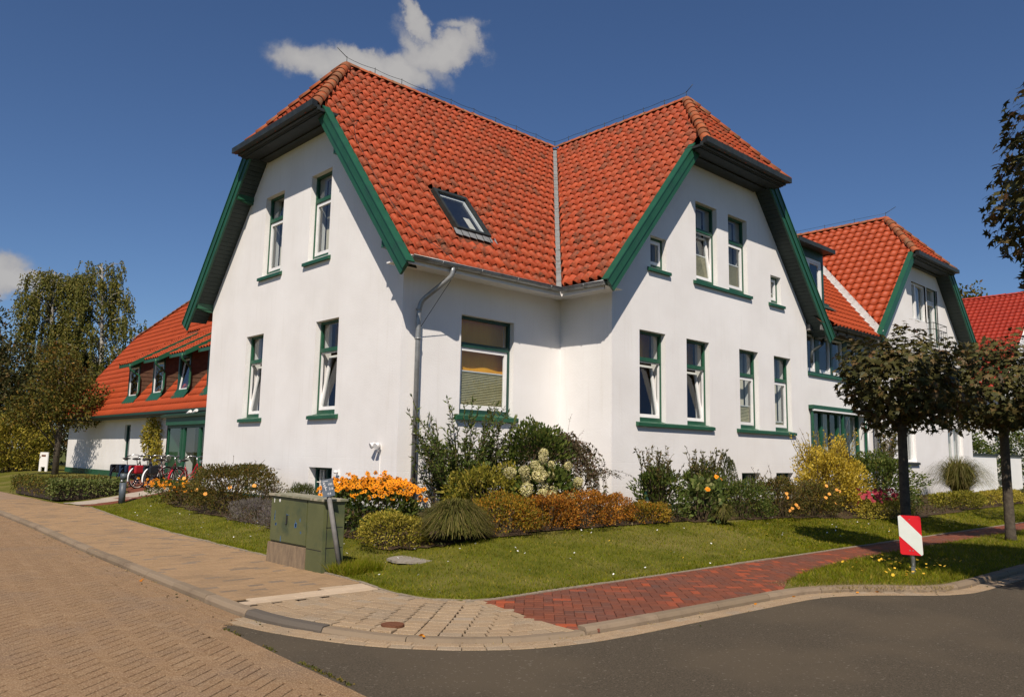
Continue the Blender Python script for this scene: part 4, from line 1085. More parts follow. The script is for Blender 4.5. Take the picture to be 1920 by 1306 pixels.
# large window
u0, u1, z0, z1 = 1.495, 2.996, zg0, 4.415
fb = MB(); rails(fb, FW, u0, u1, z0, z1, .065, -.2, -.13, .13); fb.fbox(FW, u0 + .065, u1 - .065, 3.76, 3.86, -.2, -.115)
win = fb.build('window', 'dark_green', house)
wb = MB(); rails(wb, FW, u0 + .07, u1 - .07, z0 + .13, 3.76, .075, -.195, -.14, .1); wb.build('sash', 'white_paint', win)
pane(FW, u0 + .065, u1 - .065, 3.86, z1 - .065, -.17, win); pane(FW, u0 + .14, u1 - .14, z0 + .22, 3.69, -.17, win)
cloth(FW, u0 - .1, u1 + .1, 2.2, z1 + .05, -.34, win, 'amber_cloth', 'curtain', 2, .015)
blind(FW, u0 + .09, u1 - .09, z0 + .22, 3.26, -.25, win)
sill(house, FW, 1.379, 3.099, 2.33, holes=[(u0, u1)], h=.1, p=.09)

# roof body
ev = 0.60; OV = .46
def zA(y): return RZ - SL * abs(y - RY)
def zBx(x): return RZ - SL * abs(x - RX)
hA = (RY - 1.93, RY + 1.93)       # gable half hip, y extent
TH = .05
vx = lambda y: y + (RX - RY)
deck = []
ye, xe = -ev, XI - ev
P_vb = (vx(ye), ye, zA(ye)); P_vt = (RX, RY, RZ)
hxA = -OV - .25; hzA = RZ - SL * 1.93
apexA = (1.173, RY, RZ)
deck.append([(-OV, ye, zA(ye)), P_vb, P_vt, apexA, (-OV, hA[0] + .25 - .0, zA(hA[0] + .25))])
deck.append([apexA, (-.70, hA[1] + .0, zA(hA[1])), (-.70, hA[0], zA(hA[0]))])
yb = WA + ev
deck.append([apexA, (11.0, RY, RZ), (XR + ev, yb, zA(yb)), (-OV, yb, zA(yb)), (-OV, hA[1] - .25, zA(hA[1] - .25))])
yv = D0 - OV
apexB = (RX, -.50, RZ); hyB = D0 - OV - .38
deck.append([P_vb, (xe, yv, zBx(xe)), (RX - 1.93 - .25 + .25, yv, zBx(RX - 1.93)), apexB, P_vt])
deck.append([(RX - 1.93, hyB, zBx(RX - 1.93)), (RX + 1.93, hyB, zBx(RX + 1.93)), apexB])
deck.append([apexB, (RX + 1.93, yv, zBx(RX + 1.93)), (XR + ev, yv, zBx(XR + ev)), (XR + ev, yb, zBx(XR + ev)), (RX, RY + 0, RZ)])
roof = quads('roof', [[Vector(p) - Vector((0, 0, .012)) for p in f] for f in deck], 'deck', house)
cs = 1 / math.hypot(1, SL); sn = SL * cs
vlen = lambda dz: dz / sn
# tile faces (u runs to the right seen from outside, v up the slope)
sky_u = (1.47, 2.44); sky_v = (vlen(6.24 - zA(ye)), vlen(7.34 - zA(ye)))
fA = dict(O=(0, ye, zA(ye)), U=(1, 0, 0), V=(0, cs, sn), vmax=vlen(RZ - zA(ye)) - .02,
          uL=lambda v: max(-OV + .09, (ye + v * cs) - RY + 1.173 + .03), uR=lambda v: vx(ye + v * cs) - .16,
          holes=[(sky_u[0] - .02, sky_u[1] + .02, sky_v[0] - .12, sky_v[1] + .02)])
fHA = dict(O=(-.74, RY, hzA - .04), U=(0, -1, 0), V=(1.93 / math.hypot(1.93, RZ - hzA), 0, (RZ - hzA) / math.hypot(1.93, RZ - hzA)), vmax=math.hypot(1.93, RZ - hzA),
           uL=lambda v: -max(0, 1.93 - v * 1.93 / math.hypot(1.93, RZ - hzA)) - .02, uR=lambda v: max(0, 1.93 - v * 1.93 / math.hypot(1.93, RZ - hzA)) + .02)
fBl = dict(O=(xe, 0, zBx(xe)), U=(0, -1, 0), V=(cs, 0, sn), vmax=vlen(RZ - zBx(xe)) - .02,
           uL=lambda v: -((xe + v * cs) - (RX - RY)) + .16, uR=lambda v: min(-yv - .09, 0.5 + RX - (xe + v * cs) - .03))
fHB = dict(O=(RX, hyB - .04, hzA - .04), U=(1, 0, 0), V=(0, (-.5 - hyB) / math.hypot(-.5 - hyB, RZ - hzA), (RZ - hzA) / math.hypot(-.5 - hyB, RZ - hzA)), vmax=math.hypot(-.5 - hyB, RZ - hzA),
           uL=lambda v: -1.93 * (1 - v / math.hypot(-.5 - hyB, RZ - hzA)) - .02, uR=lambda v: 1.93 * (1 - v / math.hypot(-.5 - hyB, RZ - hzA)) + .02)
tile_roof(roof, [fA, fBl, fHA, fHB], 'tile', amp=.055)
ridge_caps(roof, (1.173, RY, RZ), (RX, RY, RZ)); ridge_caps(roof, (RX, -.5, RZ), (RX, RY - .1, RZ))
ridge_caps(roof, (-.70, hA[0], hzA), apexA, r=.125, up=.05); ridge_caps(roof, (-.70, hA[1], hzA), apexA, r=.125, up=.05)
ridge_caps(roof, (RX - 1.93, hyB, hzA), apexB, r=.125, up=.05); ridge_caps(roof, (RX + 1.93, hyB, hzA), apexB, r=.125, up=.05)
# lead valley
vb = Vector(P_vb); vt = Vector(P_vt); DD = (vt - vb)
lv = MB(); sd = Vector((1, -1, 0)).normalized() * .20
nn_ = 24
for i in range(nn_):
    a = vb + DD * (i / nn_); b = vb + DD * ((i + 1.04) / nn_); h0 = Vector((0, 0, .045)); h1 = Vector((0, 0, .038))
    wj = 1 + RNG.normal(0, .04)
    lv.add([a - sd * wj + h0 + Vector((0, 0, .03)), a + h0 - Vector((0, 0, .02)), a + sd * wj + h0 + Vector((0, 0, .03)), b - sd + h1 + Vector((0, 0, .03)), b + h1 - Vector((0, 0, .02)), b + sd + h1 + Vector((0, 0, .03))], [(0, 1, 4, 3), (1, 2, 5, 4)])
lv.build('valley_flashing', 'lead', roof)

# barge boards, soffits, hip eaves
def verge(parent, P0, P1, out, board=.27, cap=.13, mat='green_paint'):
    """green barge board with a capping plank, P0 low end and P1 high end on the tile plane, out = outward direction of the gable"""
    P0, P1, out = Vector(P0), Vector(P1), Vector(out); D = (P1 - P0).normalized()
    dn = -(D.cross(out)); dn = dn if dn.z < 0 else -dn; dn.normalize()
    mb = MB(); up = -dn
    q = lambda p, o, d: p + out * o + dn * d
    mb.hexa([q(P0, -.02, .0), q(P1, -.02, .0), q(P1, .03, .0), q(P0, .03, .0), q(P0, -.02, board), q(P1, -.02, board), q(P1, .03, board), q(P0, .03, board)][4:] + [q(P0, -.02, .0), q(P1, -.02, .0), q(P1, .03, .0), q(P0, .03, .0)])
    mb.hexa([q(P0, .03, .02), q(P1, .03, .02), q(P1, .055, .02), q(P0, .055, .02), q(P0, .03, -.05), q(P1, .03, -.05), q(P1, .055, -.05), q(P0, .055, -.05)])
    mb.hexa([q(P0, .055, .13), q(P1, .055, .13), q(P1, .031, .13), q(P0, .031, .13), q(P0, .055, .018), q(P1, .055, .018), q(P1, .031, .018), q(P0, .031, .018)])
    o = mb.build('barge_board', mat, parent)
    c = MB()
    c.hexa([q(P0, -cap + .02, -.052), q(P1, -cap + .02, -.052), q(P1, .075, -.052), q(P0, .075, -.052), q(P0, -cap + .02, -.078), q(P1, -cap + .02, -.078), q(P1, .075, -.078), q(P0, .075, -.078)])
    c.build('capping_board', mat, o)
def soffit(parent, a, b, w_, n, drop, mat='soffit_grey', ddir=None):
    """boards side by side from a to b, w_ = vector across to the wall"""
    a, b, w_ = Vector(a), Vector(b), Vector(w_); D = b - a
    mb = MB(); nrm = D.cross(w_).normalized()
    if nrm.z < 0: nrm = -nrm
    for i in range(n):
        p, q = a + D * ((i + .03) / n), a + D * ((i + .97) / n)
        mb.hexa([p, q, q + w_, p + w_, p + nrm * .02, q + nrm * .02, q + w_ + nrm * .02, p + w_ + nrm * .02])
    mb.add([a + nrm * .012, b + nrm * .012, b + w_ + nrm * .012, a + w_ + nrm * .012], [(0, 1, 2, 3)])
    return mb.build('soffit', mat, parent)
yl, yh = -.80, hA[0] + .06
for s_ in (-1, 1):
    Y = lambda d: RY + s_ * d
    dlo, dhi = RY + .78, 1.93 - .0
    verge(roof, (-OV, Y(dlo), RZ - SL * dlo + .02), (-OV, Y(dhi), RZ - SL * dhi + .02), (-1, 0, 0))
    soffit(roof, (-OV + .02, Y(RY + .42), RZ - .36 - SL * (RY + .42)), (-OV + .02, Y(1.3), RZ - .36 - SL * 1.3), (OV - .02, 0, 0), 46, 0)
    Xx = lambda d: RX + s_ * d
    verge(roof, (Xx(RX - XI + .72), yv, RZ - SL * (RX - XI + .72) + .02), (Xx(dhi), yv, RZ - SL * dhi + .02), (0, -1, 0))
    soffit(roof, (Xx(RX - XI + .38), yv + .02, RZ - .36 - SL * (RX - XI + .38)), (Xx(1.3), yv + .02, RZ - .36 - SL * 1.3), (0, OV - .02, 0), 46, 0)
def hip_eave(parent, a, b, out, wall_d):
    a, b, out = Vector(a), Vector(b), Vector(out); D = (b - a).normalized()
    mb = MB()
    def bar(o0, o1, z0, z1, e0=0., e1=0.):
        mb.hexa([a + out * o0 - D * e0 + Vector((0, 0, z0)), b + out * o0 + D * e0 + Vector((0, 0, z0)), b + out * o1 + D * e1 + Vector((0, 0, z0)), a + out * o1 - D * e1 + Vector((0, 0, z0)),
                 a + out * o0 - D * e0 + Vector((0, 0, z1)), b + out * o0 + D * e0 + Vector((0, 0, z1)), b + out * o1 + D * e1 + Vector((0, 0, z1)), a + out * o1 - D * e1 + Vector((0, 0, z1))])
    bar(-.02, .13, -.08, .06, .0, .05)      # box gutter
    bar(-.10, -.02, -.12, -.02, .0, .0)
    bar(-.55, -.10, -.135, -.075, 0., 0.)      # soffit board
    bar(-.34, -.14, -.165, -.13, -.05, -.05)  # moulding
    bar(-wall_d, -.5, -.17, -.10, -.25, -.2)
    mb.build('hip_gutter', 'dark_zinc', parent)
    c = MB()
hip_eave(roof, (-.74, hA[0] - .16, 9.10), (-.74, hA[1] - .02, 9.10), (-1, 0, 0), .74)
hip_eave(roof, (RX - 2.11, hyB - .02, 9.10), (RX + 1.90, hyB - .02, 9.10), (0, -1, 0), -hyB + D0 + .02)
hs = MB()
hs.box(-.6, 0.0, RY - 1.7, RY + 1.7, 9.03, 9.06)
hs.box(RX - 1.7, RX + 1.7, hyB + .2, D0, 9.03, 9.06)
hs.build('soffit', 'soffit_grey', roof)
# purlin ends and brackets under the verges
for yy, zz in ((7.03, 8.06), (9.20, 5.42), (2 * RY - 7.03, 7.96), (2 * RY - 9.05, 5.50)):
    b = MB(); sgn = 1 if yy > RY else -1
    b.prism([(-.44, yy - .07, zz - .02), (-.44, yy + .07, zz - .02), (-.44, yy + .07, zz + .13), (-.44, yy - .07, zz + .13)], (.44, 0, 0))
    b.prism([(-.41, yy - .05, zz - .02), (-.12, yy - .05, zz - .09), (0, yy - .05, zz - .09), (0, yy - .05, zz - .02)], (0, .1, 0))
    b.build('purlin_end', 'green_paint', roof)
# eaves of the inner corner
es = MB(); es.box(-OV + .05, xe, -.60, -.0, 5.14, 5.17); es.box(xe, XI, yv + .15, 0, 5.14, 5.17)
es.box(-OV + .05, xe, -.63, -.60, 5.06, 5.24); es.box(xe - .03, xe, yv + .15, -.63, 5.06, 5.24)
es.build('eaves_board', 'white_render', roof)
gutter(house, [(-.33, -.70, 5.20), (xe - .10, -.70, 5.215), (xe - .10, yv + .05, 5.20)])
downpipe(house, [(.66, -.70, 5.14), (.66, -.70, 4.98), (.33, -.17, 4.5), (.30, -.13, 4.3), (.30, -.13, .38)], rings=[(.30, -.13, 4.33), (.30, -.13, 3.75), (.30, -.13, 1.9), (.30, -.13, .8)])
downpipe(house, [(.36, -.06, 3.7), (.36, -.06, .3)], r=.014, name='conduit')
gutter(house, [(XR + ev + .1, yv + .15, 5.24), (XR + ev + .1, D0 + .5, 5.24)], brackets=False)
downpipe(house, [(XR + .66, yv + .25, 5.16), (XR + .6, yv + .25, 5.0), (XR + .12, D0 - .1, 4.75), (XR + .1, D0 - .09, 4.4)], r=.04, mat='dark_zinc')
# skylight
Oa = np.array(fA['O']); Ua = np.array(fA['U']); Va = np.array(fA['V']); Na = np.cross(Ua, Va)
SP = lambda u, v, n: Vector(Oa + Ua * u + Va * v + Na * n)
b = MB(); g0, g1 = sky_v; s0, s1 = sky_u
for (a, c, d, e) in ((s0, s0 + .07, g0, g1), (s1 - .07, s1, g0, g1), (s0 + .07, s1 - .07, g0, g0 + .07), (s0 + .07, s1 - .07, g1 - .10, g1)): b.fbox(SP, a, c, d, e, -.05, .115)
sk = b.build('skylight', 'dark_zinc', roof)
b = MB()
for (a, c, d, e) in ((s0 + .07, s0 + .12, g0 + .07, g1 - .1), (s1 - .12, s1 - .07, g0 + .07, g1 - .1), (s0 + .12, s1 - .12, g0 + .07, g0 + .12), (s0 + .12, s1 - .12, g1 - .16, g1 - .1)): b.fbox(SP, a, c, d, e, -.2, .04)
b.build('sash', 'white_paint', sk)
pane(SP, s0 + .07, s1 - .07, g0 + .07, g1 - .1, .085, sk)
b = MB(); b.fbox(SP, s0 + .02, s1 - .02, g0 + .02, g1 - .02, -.004, .002); b.fbox(SP, s0 + .55, s0 + .72, g0 + .15, g0 + .65, .002, .008, 1); b.build('interior_shade_sheet', ['black_paint', 'cream'], sk)  # flat black sheet over the deck, painted as the dark interior; cream patch on it
b = MB()
for i in range(6):
    uu = s0 - .08 + i * .2
    b.hexa([SP(uu, g0 - .17, .05), SP(uu + .19, g0 - .17, .035), SP(uu + .19, g0 + .01, .06), SP(uu, g0 + .01, .07), SP(uu, g0 - .17, .058), SP(uu + .19, g0 - .17, .043), SP(uu + .19, g0 + .01, .068), SP(uu, g0 + .01, .078)])
b.build('flashing', 'lead', sk)
# lightning conductor
b = MB(); pts = [SP(.98 - .0, 7.4, .30)]
wr = [(apexA[0] + t * (RX - apexA[0]), RY, RZ + .26 - .03 * math.sin(math.pi * ((t * 9) % 1))) for t in np.linspace(0, 1, 37)]
b.tube(wr, .006, 5); b.tube([(RX, RY - t * (RY + .5), RZ + .26 - .02 * math.sin(math.pi * ((t * 6) % 1))) for t in np.linspace(0, 1, 25)], .006, 5)
for t in np.linspace(0, 1, 10): b.tube([(apexA[0] + t * (RX - apexA[0]), RY, RZ + .1), (apexA[0] + t * (RX - apexA[0]), RY, RZ + .29)], .009, 5)
for t in np.linspace(0.12, 1, 7): b.tube([(RX, RY - t * (RY + .5), RZ + .1), (RX, RY - t * (RY + .5), RZ + .29)], .009, 5)
b.tube([(1.17, RY, RZ + .26), (.88, RY, RZ + .42)], .009, 5); b.tube([(RX, -.5, RZ + .26), (RX, -.72, RZ + .42)], .009, 5)
b.tube([SP(u, v, .10) for u, v in ((.32, 4.95), (.05, 4.5), (-.1, 3.9), (-.14, 2.6), (-.08, 1.5), (.1, .75), (.45, .45), (.68, .2), (.74, -.05))] + [Vector((.74, -.76, 5.14)), Vector((.70, -.6, 4.9)), Vector((.37, -.12, 4.0))], .006, 5)
b.build('lightning_conductor', 'dark_zinc', house)

# wall fittings
def wall_lamp(y, z, small):
    t = thing('wall_lamp', 'white twin spotlight with sensor high on the plinth near the downpipe' if not small else 'small white wall lamp beside the cellar window', 'lamp', (-.02, y, z))
    b = MB(); b.box(-.03, -.0, y - .035, y + .035, z - .05, z + .05)
    if not small:
        b.build('back_plate', 'white_paint', t)
        for dy in (-.06, .07):
            h = MB(); h.tube([(-.03, y + dy * .5, z + .01), (-.10, y + dy, z + .03)], .02, 8); h.tube([(-.08, y + dy, z + .05), (-.17, y + dy * 1.3, z + .015)], [.045, .06], 12); h.build('lamp_head', 'white_paint', t)
        h = MB(); h.ball((-.07, y, z - .07), .035); h.build('sensor', 'white_paint', t)
        h = MB(); h.box(-.016, 0.0, y - .01, y + .01, .45, z - .05); h.build('cable_duct', 'white_paint', t)
    else:
        b.build('back_plate', 'white_paint', t); h = MB(); h.ball((-.075, y, z + .02), .045, sc_=(1.1, 1, .8)); h.build('lamp_head', 'white_paint', t)
        h = MB(); h.tube([(-.02, y, z - .04), (-.02, y, z - .12)], .01, 6); h.build('cable', 'sign_grey', t)
wall_lamp(.57, 1.64, False); wall_lamp(2.07, 1.10, True)
# ------------------------------------------------------------------ link building
YL = D0 + .02
link_b = thing('link_building', 'low white connecting wing with a dormer, set between the villa and the far gable', 'building', (15.8, YL, .3))
FL = frame((0, YL, 0), (1, 0, 0), (0, -1, 0))
up_z0, up_z1 = 4.12, 5.36
lo = (13.62, 17.1, 1.56, 3.05)
wall(link_b, FL, [(XR + .004, .1), (18.3, .1), (18.3, 5.62), (XR + .004, 5.62)], [(13.5, 18.0, up_z0, up_z1), lo])
# upper window band: dark posts with white casements
b = MB(); rails(b, FL, 13.5, 18.0, up_z0, up_z1, .06, -.16, -.02, .07)
posts = [(14.06, 14.3), (15.07, 15.2), (15.93, 16.25), (16.9, 17.1)]
for a, c in posts: b.fbox(FL, a, c, up_z0 + .07, up_z1 - .06, -.16, -.015)
wn_ = b.build('window', 'dark_green', link_b)
for a, c in ((13.56, 14.06), (14.3, 15.07), (15.2, 15.93), (16.25, 16.9), (17.1, 17.94)):
    s_ = MB(); rails(s_, FL, a, c, up_z0 + .07, up_z1 - .06, .045, -.13, -.045, .10); s_.build('sash', 'white_paint', wn_)
    pane(FL, a + .04, c - .04, up_z0 + .16, up_z1 - .1, -.09, wn_)
cloth(FL, 13.6, 14.1, up_z0 + .1, up_z1, -.4, wn_); cloth(FL, 16.3, 17.0, up_z0 + .1, up_z1, -.4, wn_)
sill(link_b, FL, 13.5, 18.0, up_z0 - .0, p=.05, h=.07)
# lower window with awning
b = MB(); rails(b, FL, lo[0], lo[1], lo[2], lo[3], .08, -.2, -.1, .1)
for a in (14.45, 15.55, 16.0): b.fbox(FL, a, a + .12, lo[2] + .1, lo[3] - .08, -.2, -.1)
wn_ = b.build('window', 'green_paint', link_b)
for a, c in ((13.7, 14.45), (14.57, 15.55), (15.67, 16.0), (16.12, 17.02)): pane(FL, a, c, lo[2] + .1, lo[3] - .08, -.15, wn_)
cloth(FL, 14.6, 15.0, lo[2], lo[3], -.5, wn_); cloth(FL, 15.2, 15.7, lo[2], lo[3], -.5, wn_); cloth(FL, 16.3, 16.9, lo[2], lo[3] - .3, -.5, wn_)
sill(link_b, FL, lo[0] - .1, lo[1] + .12, lo[2], p=.08)
b = MB(); b.fbox(FL, 13.45, 17.75, 3.06, 3.17, .0, .16, 0); b.fbox(FL, 13.5, 17.7, 3.0, 3.05, .1, .17, 1)
aw = b.build('awning', ['green_paint', 'white_paint'], link_b)
b = MB()
for a in (13.52, 15.5, 17.15): b.fbox(FL, a, a + .06, 1.55, 3.06, .05, .11)
b.build('guide_rail', 'green_paint', aw)
b = MB(); b.tube([FL(17.14, 2.95, .14), FL(16.9, 2.55, .14)], .012, 6); b.tube([FL(17.3, 3.0, .1), FL(17.3, 1.4, .1)], .02, 6); b.build('awning_arm', 'white_paint', aw)
ins = MB(); ins.box(XR + .1, 18.2, .9, 1.0, .2, 5.5); ins.box(XR + .05, 18.2, YL + .45, .9, 3.35, 3.45); ins.box(XR + .05, 18.2, YL + .45, .9, 1.0, 1.08); ins.build('partition', 'interior', link_b)
b = MB(); b.box(XR + .02, 18.3, YL + .3, 3, 5.4, 5.45); b.build('ceiling', 'interior', link_b)
# roof
ls = .97; lc = 1 / math.hypot(1, ls); lsn = ls * lc
zL = lambda y: 5.60 + ls * (y + 2.05)
sR = 1.07; RXc = 22.6; RZc = 11.05
vxl = lambda z: RXc - (RZc - z) / sR          # where the far gable's roof plane has height z
lroof = quads('roof', [[(XR - .1, -2.05, zL(-2.05) - .015), (vxl(5.6), -2.05, zL(-2.05) - .015), (vxl(zL(2.2)), 2.2, zL(2.2) - .015), (XR - .1, 2.2, zL(2.2) - .015)],
                       [(XR - .1, 2.2, zL(2.2) - .015), (vxl(zL(2.2)), 2.2, zL(2.2) - .015), (21, 9, 5.6), (XR - .1, 9, 5.6)]], 'deck', link_b)
fL = dict(O=(XR, -2.07, zL(-2.07)), U=(1, 0, 0), V=(0, lc, lsn), vmax=(4.2) / lc, uL=lambda v: 0.62 if v < .9 else .02, uR=lambda v: vxl(zL(-2.07 + v * lc)) - XR - .16,
          holes=[(-.1, 1.98, (0.85) / lc, (4.1) / lc)])
tile_roof(lroof, [fL], 'tile_smooth', w_=.24, L_=.34, amp=.03, n=6, jit=.4, limit=200)
va = Vector((vxl(5.6), -2.05, 5.6)); vb_ = Vector((vxl(zL(2.2)), 2.2, zL(2.2)))
lv = MB(); D_ = (vb_ - va)
for i in range(12):
    a = va + D_ * (i / 12); c = va + D_ * ((i + 1.02) / 12); sx_ = Vector((.09, -.11, .04)); sy_ = Vector((-.09, 0.08, .04)); h0 = Vector((0, 0, .09))
    lv.add([a + sy_ + h0, a + h0, a + sx_ + h0 * 2, c + sy_ + h0, c + h0, c + sx_ + h0 * 2], [(0, 1, 4, 3), (1, 2, 5, 4)])
lv.build('valley_flashing', 'mortar', lroof)
# eaves with exposed rafters
b = MB(); b.box(XR + .05, 18.2, -2.0, -1.96, 5.36, 5.52); b.box(XR + .05, 18.2, YL - .12, YL - .002, 5.38, 5.56); e_ = b.build('eaves_board', 'post_grey', lroof)
for i, x in enumerate(np.arange(XR + .45, 18.1, .62)):
    b = MB(); b.hexa([(x, -2.0, 5.30), (x + .1, -2.0, 5.30), (x + .1, YL, 5.62), (x, YL, 5.62), (x, -2.0, 5.46), (x + .1, -2.0, 5.46), (x + .1, YL, 5.8), (x, YL, 5.8)]); b.build('rafter_tail', 'post_grey', lroof)
gutter(link_b, [(XR + .7, -2.13, 5.52), (vxl(5.6) - .15, -2.13, 5.53)], mat='dark_zinc')
# dormer
yd = -1.22; x0, x1 = XR - .2, 15.40; zd0, zd1 = zL(yd), 8.12
FD = frame((0, yd, 0), (1, 0, 0), (0, -1, 0))
wl = [(x0, zd0 - .1), (x1, zd0 - .1), (x1, zd1), (x0, zd1)]
dm = wall(link_b, FD, wl, [(13.5, 15.28, 6.50, 7.84)], 'dark_green', .12, 'dormer')
b = MB(); yt = -2.05 + (zd1 - 5.6) / ls
b.add([(x1, yd, zd0 - .1), (x1, yt, zd1), (x1, yd, zd1)], [(0, 1, 2)]); b.build('cheek', 'dark_green', dm)
b = MB(); b.box(x0, x1 + .16, yd - .28, yt + .3, zd1, zd1 + .06); b.box(x0, x1 + .2, yd - .33, yd - .28, zd1 - .02, zd1 + .11); b.box(x1 + .16, x1 + .2, yd - .28, yt + .3, zd1 - .02, zd1 + .11); b.build('dormer_roof', 'dark_zinc', dm)
s_ = MB(); rails(s_, FD, 13.5, 15.28, 6.50, 7.84, .09, -.1, -.02); s_.fbox(FD, 14.32, 14.46, 6.59, 7.75, -.1, -.015)
for a, c in ((13.6, 14.31), (14.47, 15.18)): rails(s_, FD, a, c, 6.6, 7.74, .045, -.085, -.03)
wn_ = s_.build('window', 'white_paint', dm)
for a, c in ((13.64, 14.27), (14.51, 15.14)): pane(FD, a, c, 6.64, 7.70, -.06, wn_)
cloth(FD, 14.9, 15.2, 6.5, 7.8, -.35, wn_, waves=3); cloth(FD, 13.6, 14.2, 6.5, 7.8, -.35, wn_, waves=4)
b = MB(); b.box(x0, x1 + .1, yd - .1, yd, 6.40, 6.48); b.hexa([(x0, yd - .28, 6.26), (x1 + .22, yd - .28, 6.26), (x1 + .22, yd, 6.47), (x0, yd, 6.47), (x0, yd - .28, 6.28), (x1 + .22, yd - .28, 6.28), (x1 + .22, yd, 6.49), (x0, yd, 6.49)]); b.build('flashing', 'dark_green', dm)

# ------------------------------------------------------------------ far gabled wing
wingR = thing('gabled_wing', 'white gabled wing further along the road, with a french balcony window under its half hip', 'building', (22.6, D0, .3))
xl_, xr_ = 18.05, 27.55
FR = frame((0, D0 - .012, 0), (1, 0, 0), (0, -1, 0))
zR = lambda x: RZc - sR * abs(x - RXc)
kk_ = 1.75
door = (23.3, 24.3, 6.0, 8.27)
hR = [(21.8, 23.24, 6.85, 8.27), door, (24.79, 26.45, 1.58, 2.95), (20.1, 21.5, 1.58, 2.95)]
wall(wingR, FR, [(xl_, .1), (xr_, .1), (xr_, zR(xr_) - .32), (RXc + kk_, 8.95), (RXc - kk_, 8.95), (xl_, zR(xl_) - .32)], hR)
wall(wingR, frame((xr_, 0, 0), (0, 1, 0), (1, 0, 0)), [(D0, .1), (9, .1), (9, zR(xr_)), (D0, zR(xr_))], [])
s_ = MB(); rails(s_, FR, 21.8, 23.24, 6.85, 8.27, .07, -.2, -.08); s_.fbox(FR, 22.28, 22.4, 6.92, 8.2, -.2, -.075)
wn_ = s_.build('window', 'white_paint', wingR); pane(FR, 21.87, 22.28, 6.92, 8.2, -.14, wn_); pane(FR, 22.4, 23.17, 6.92, 8.2, -.14, wn_)
b = MB(); rails(b, FR, 21.78, 23.27, 6.83, 8.30, .03, -.07, -.02); b.build('window_frame', 'dark_green', wn_); cloth(FR, 22.9, 23.2, 6.9, 8.2, -.5, wn_, waves=3)
s_ = MB(); rails(s_, FR, 23.32, 24.28, 6.0, 7.72, .09, -.2, -.08, .2); s_.fbox(FR, 23.32, 24.28, 7.74, 7.80, -.2, -.08); dr = s_.build('balcony_door', 'white_paint', wingR)
pane(FR, 23.41, 24.19, 6.2, 7.63, -.14, dr); pane(FR, 23.35, 24.25, 7.8, 8.24, -.14, dr); cloth(FR, 23.4, 24.2, 6.1, 8.2, -.4, dr)
b = MB(); rails(b, FR, 23.28, 24.33, 5.98, 8.29, .035, -.075, -.02); b.build('door_frame', 'dark_green', dr)
b = MB()
for z in (6.84, 6.60, 6.05): b.tube([FR(23.1, z, .02), FR(23.1, z, .26), FR(24.5, z, .26), FR(24.5, z, .02)], .014, 6)
for a in np.linspace(23.1, 24.5, 8): b.tube([FR(a, 6.84 if a in (23.1, 24.5) else 6.6, .26), FR(a, 6.05, .26)], .009, 5)
b.tube([FR(24.3, 8.25, .02), FR(24.3, 2.9, .02)], .02, 6)
b.build('balcony_rail', 'dark_zinc', wingR)
for (a, c) in ((24.79, 26.45), (20.1, 21.5)):
    s_ = MB(); rails(s_, FR, a, c, 1.58, 2.95, .08, -.2, -.1); m_ = (a + c) / 2; s_.fbox(FR, m_ - .06, m_ + .06, 1.66, 2.87, -.2, -.095)
    wn_ = s_.build('window', 'white_paint', wingR); pane(FR, a + .08, m_ - .06, 1.66, 2.87, -.15, wn_); pane(FR, m_ + .06, c - .08, 1.66, 2.87, -.15, wn_); cloth(FR, m_ + .05, c - .1, 1.6, 2.9, -.4, wn_)
    sill(wingR, FR, a - .15, c + .15, 1.56, 'dark_zinc')
ins = MB(); ins.box(xl_ + .1, xr_ - .1, .6, .7, .3, 8); ins.box(xl_ + .1, xr_ - .1, D0 + .45, .6, 3.3, 3.4); ins.box(19.5, 25.8, D0 + .45, .6, 5.6, 5.7); ins.box(21, 24.5, D0 + .45, .6, 8.4, 8.5); ins.build('partition', 'interior', wingR)
ev = 5.08; yvR = D0 - .5; hyR = yvR - .15; hd = 1.90; hz = zR(RXc + hd); ayR = -.45
wroof = quads('roof', [[(RXc - ev, yvR, zR(RXc - ev) - .012), (RXc - hd - .2, yvR, zR(RXc - hd - .2) - .012), (RXc, ayR, RZc - .012), (RXc, 9, RZc - .012), (RXc - ev, 9, zR(RXc - ev) - .012)],
                       [(RXc + ev, yvR, zR(RXc + ev) - .012), (RXc + ev, 9, zR(RXc + ev) - .012), (RXc, 9, RZc - .012), (RXc, ayR, RZc - .012), (RXc + hd + .2, yvR, zR(RXc + hd + .2) - .012)],
                       [(RXc - hd, hyR, hz - .012), (RXc + hd, hyR, hz - .012), (RXc, ayR, RZc - .012)]], 'deck', wingR)
rc = 1 / math.hypot(1, sR); rs = sR * rc
hv = math.hypot(ayR - hyR, RZc - hz)
fR = dict(O=(RXc - ev, 0, zR(RXc - ev)), U=(0, -1, 0), V=(rc, 0, rs), vmax=ev / rc - .02,
          uL=lambda v: -min(8.0, max(-2.05 + (zR(RXc - ev) + v * rs - 5.6) / ls, -2.05)) + .24 if zR(RXc - ev) + v * rs < 9.7 else -8.0,
          uR=lambda v: min(-yvR - .10, -ayR + (RXc - (RXc - ev + v * rc)) * (hyR - ayR) / -hd * 1.0))
fHR = dict(O=(RXc, hyR, hz), U=(1, 0, 0), V=(0, (ayR - hyR) / hv, (RZc - hz) / hv), vmax=hv, uL=lambda v: -hd * (1 - v / hv) - .02, uR=lambda v: hd * (1 - v / hv) + .02)
tile_roof(wroof, [fR, fHR], 'tile_smooth', w_=.30, L_=.36, amp=.042, n=7, jit=.4, flat=.38)
ridge_caps(wroof, (RXc, ayR, RZc), (RXc, 7, RZc)); ridge_caps(wroof, (RXc - hd, hyR, hz), (RXc, ayR, RZc), r=.13); ridge_caps(wroof, (RXc + hd, hyR, hz), (RXc, ayR, RZc), r=.13)
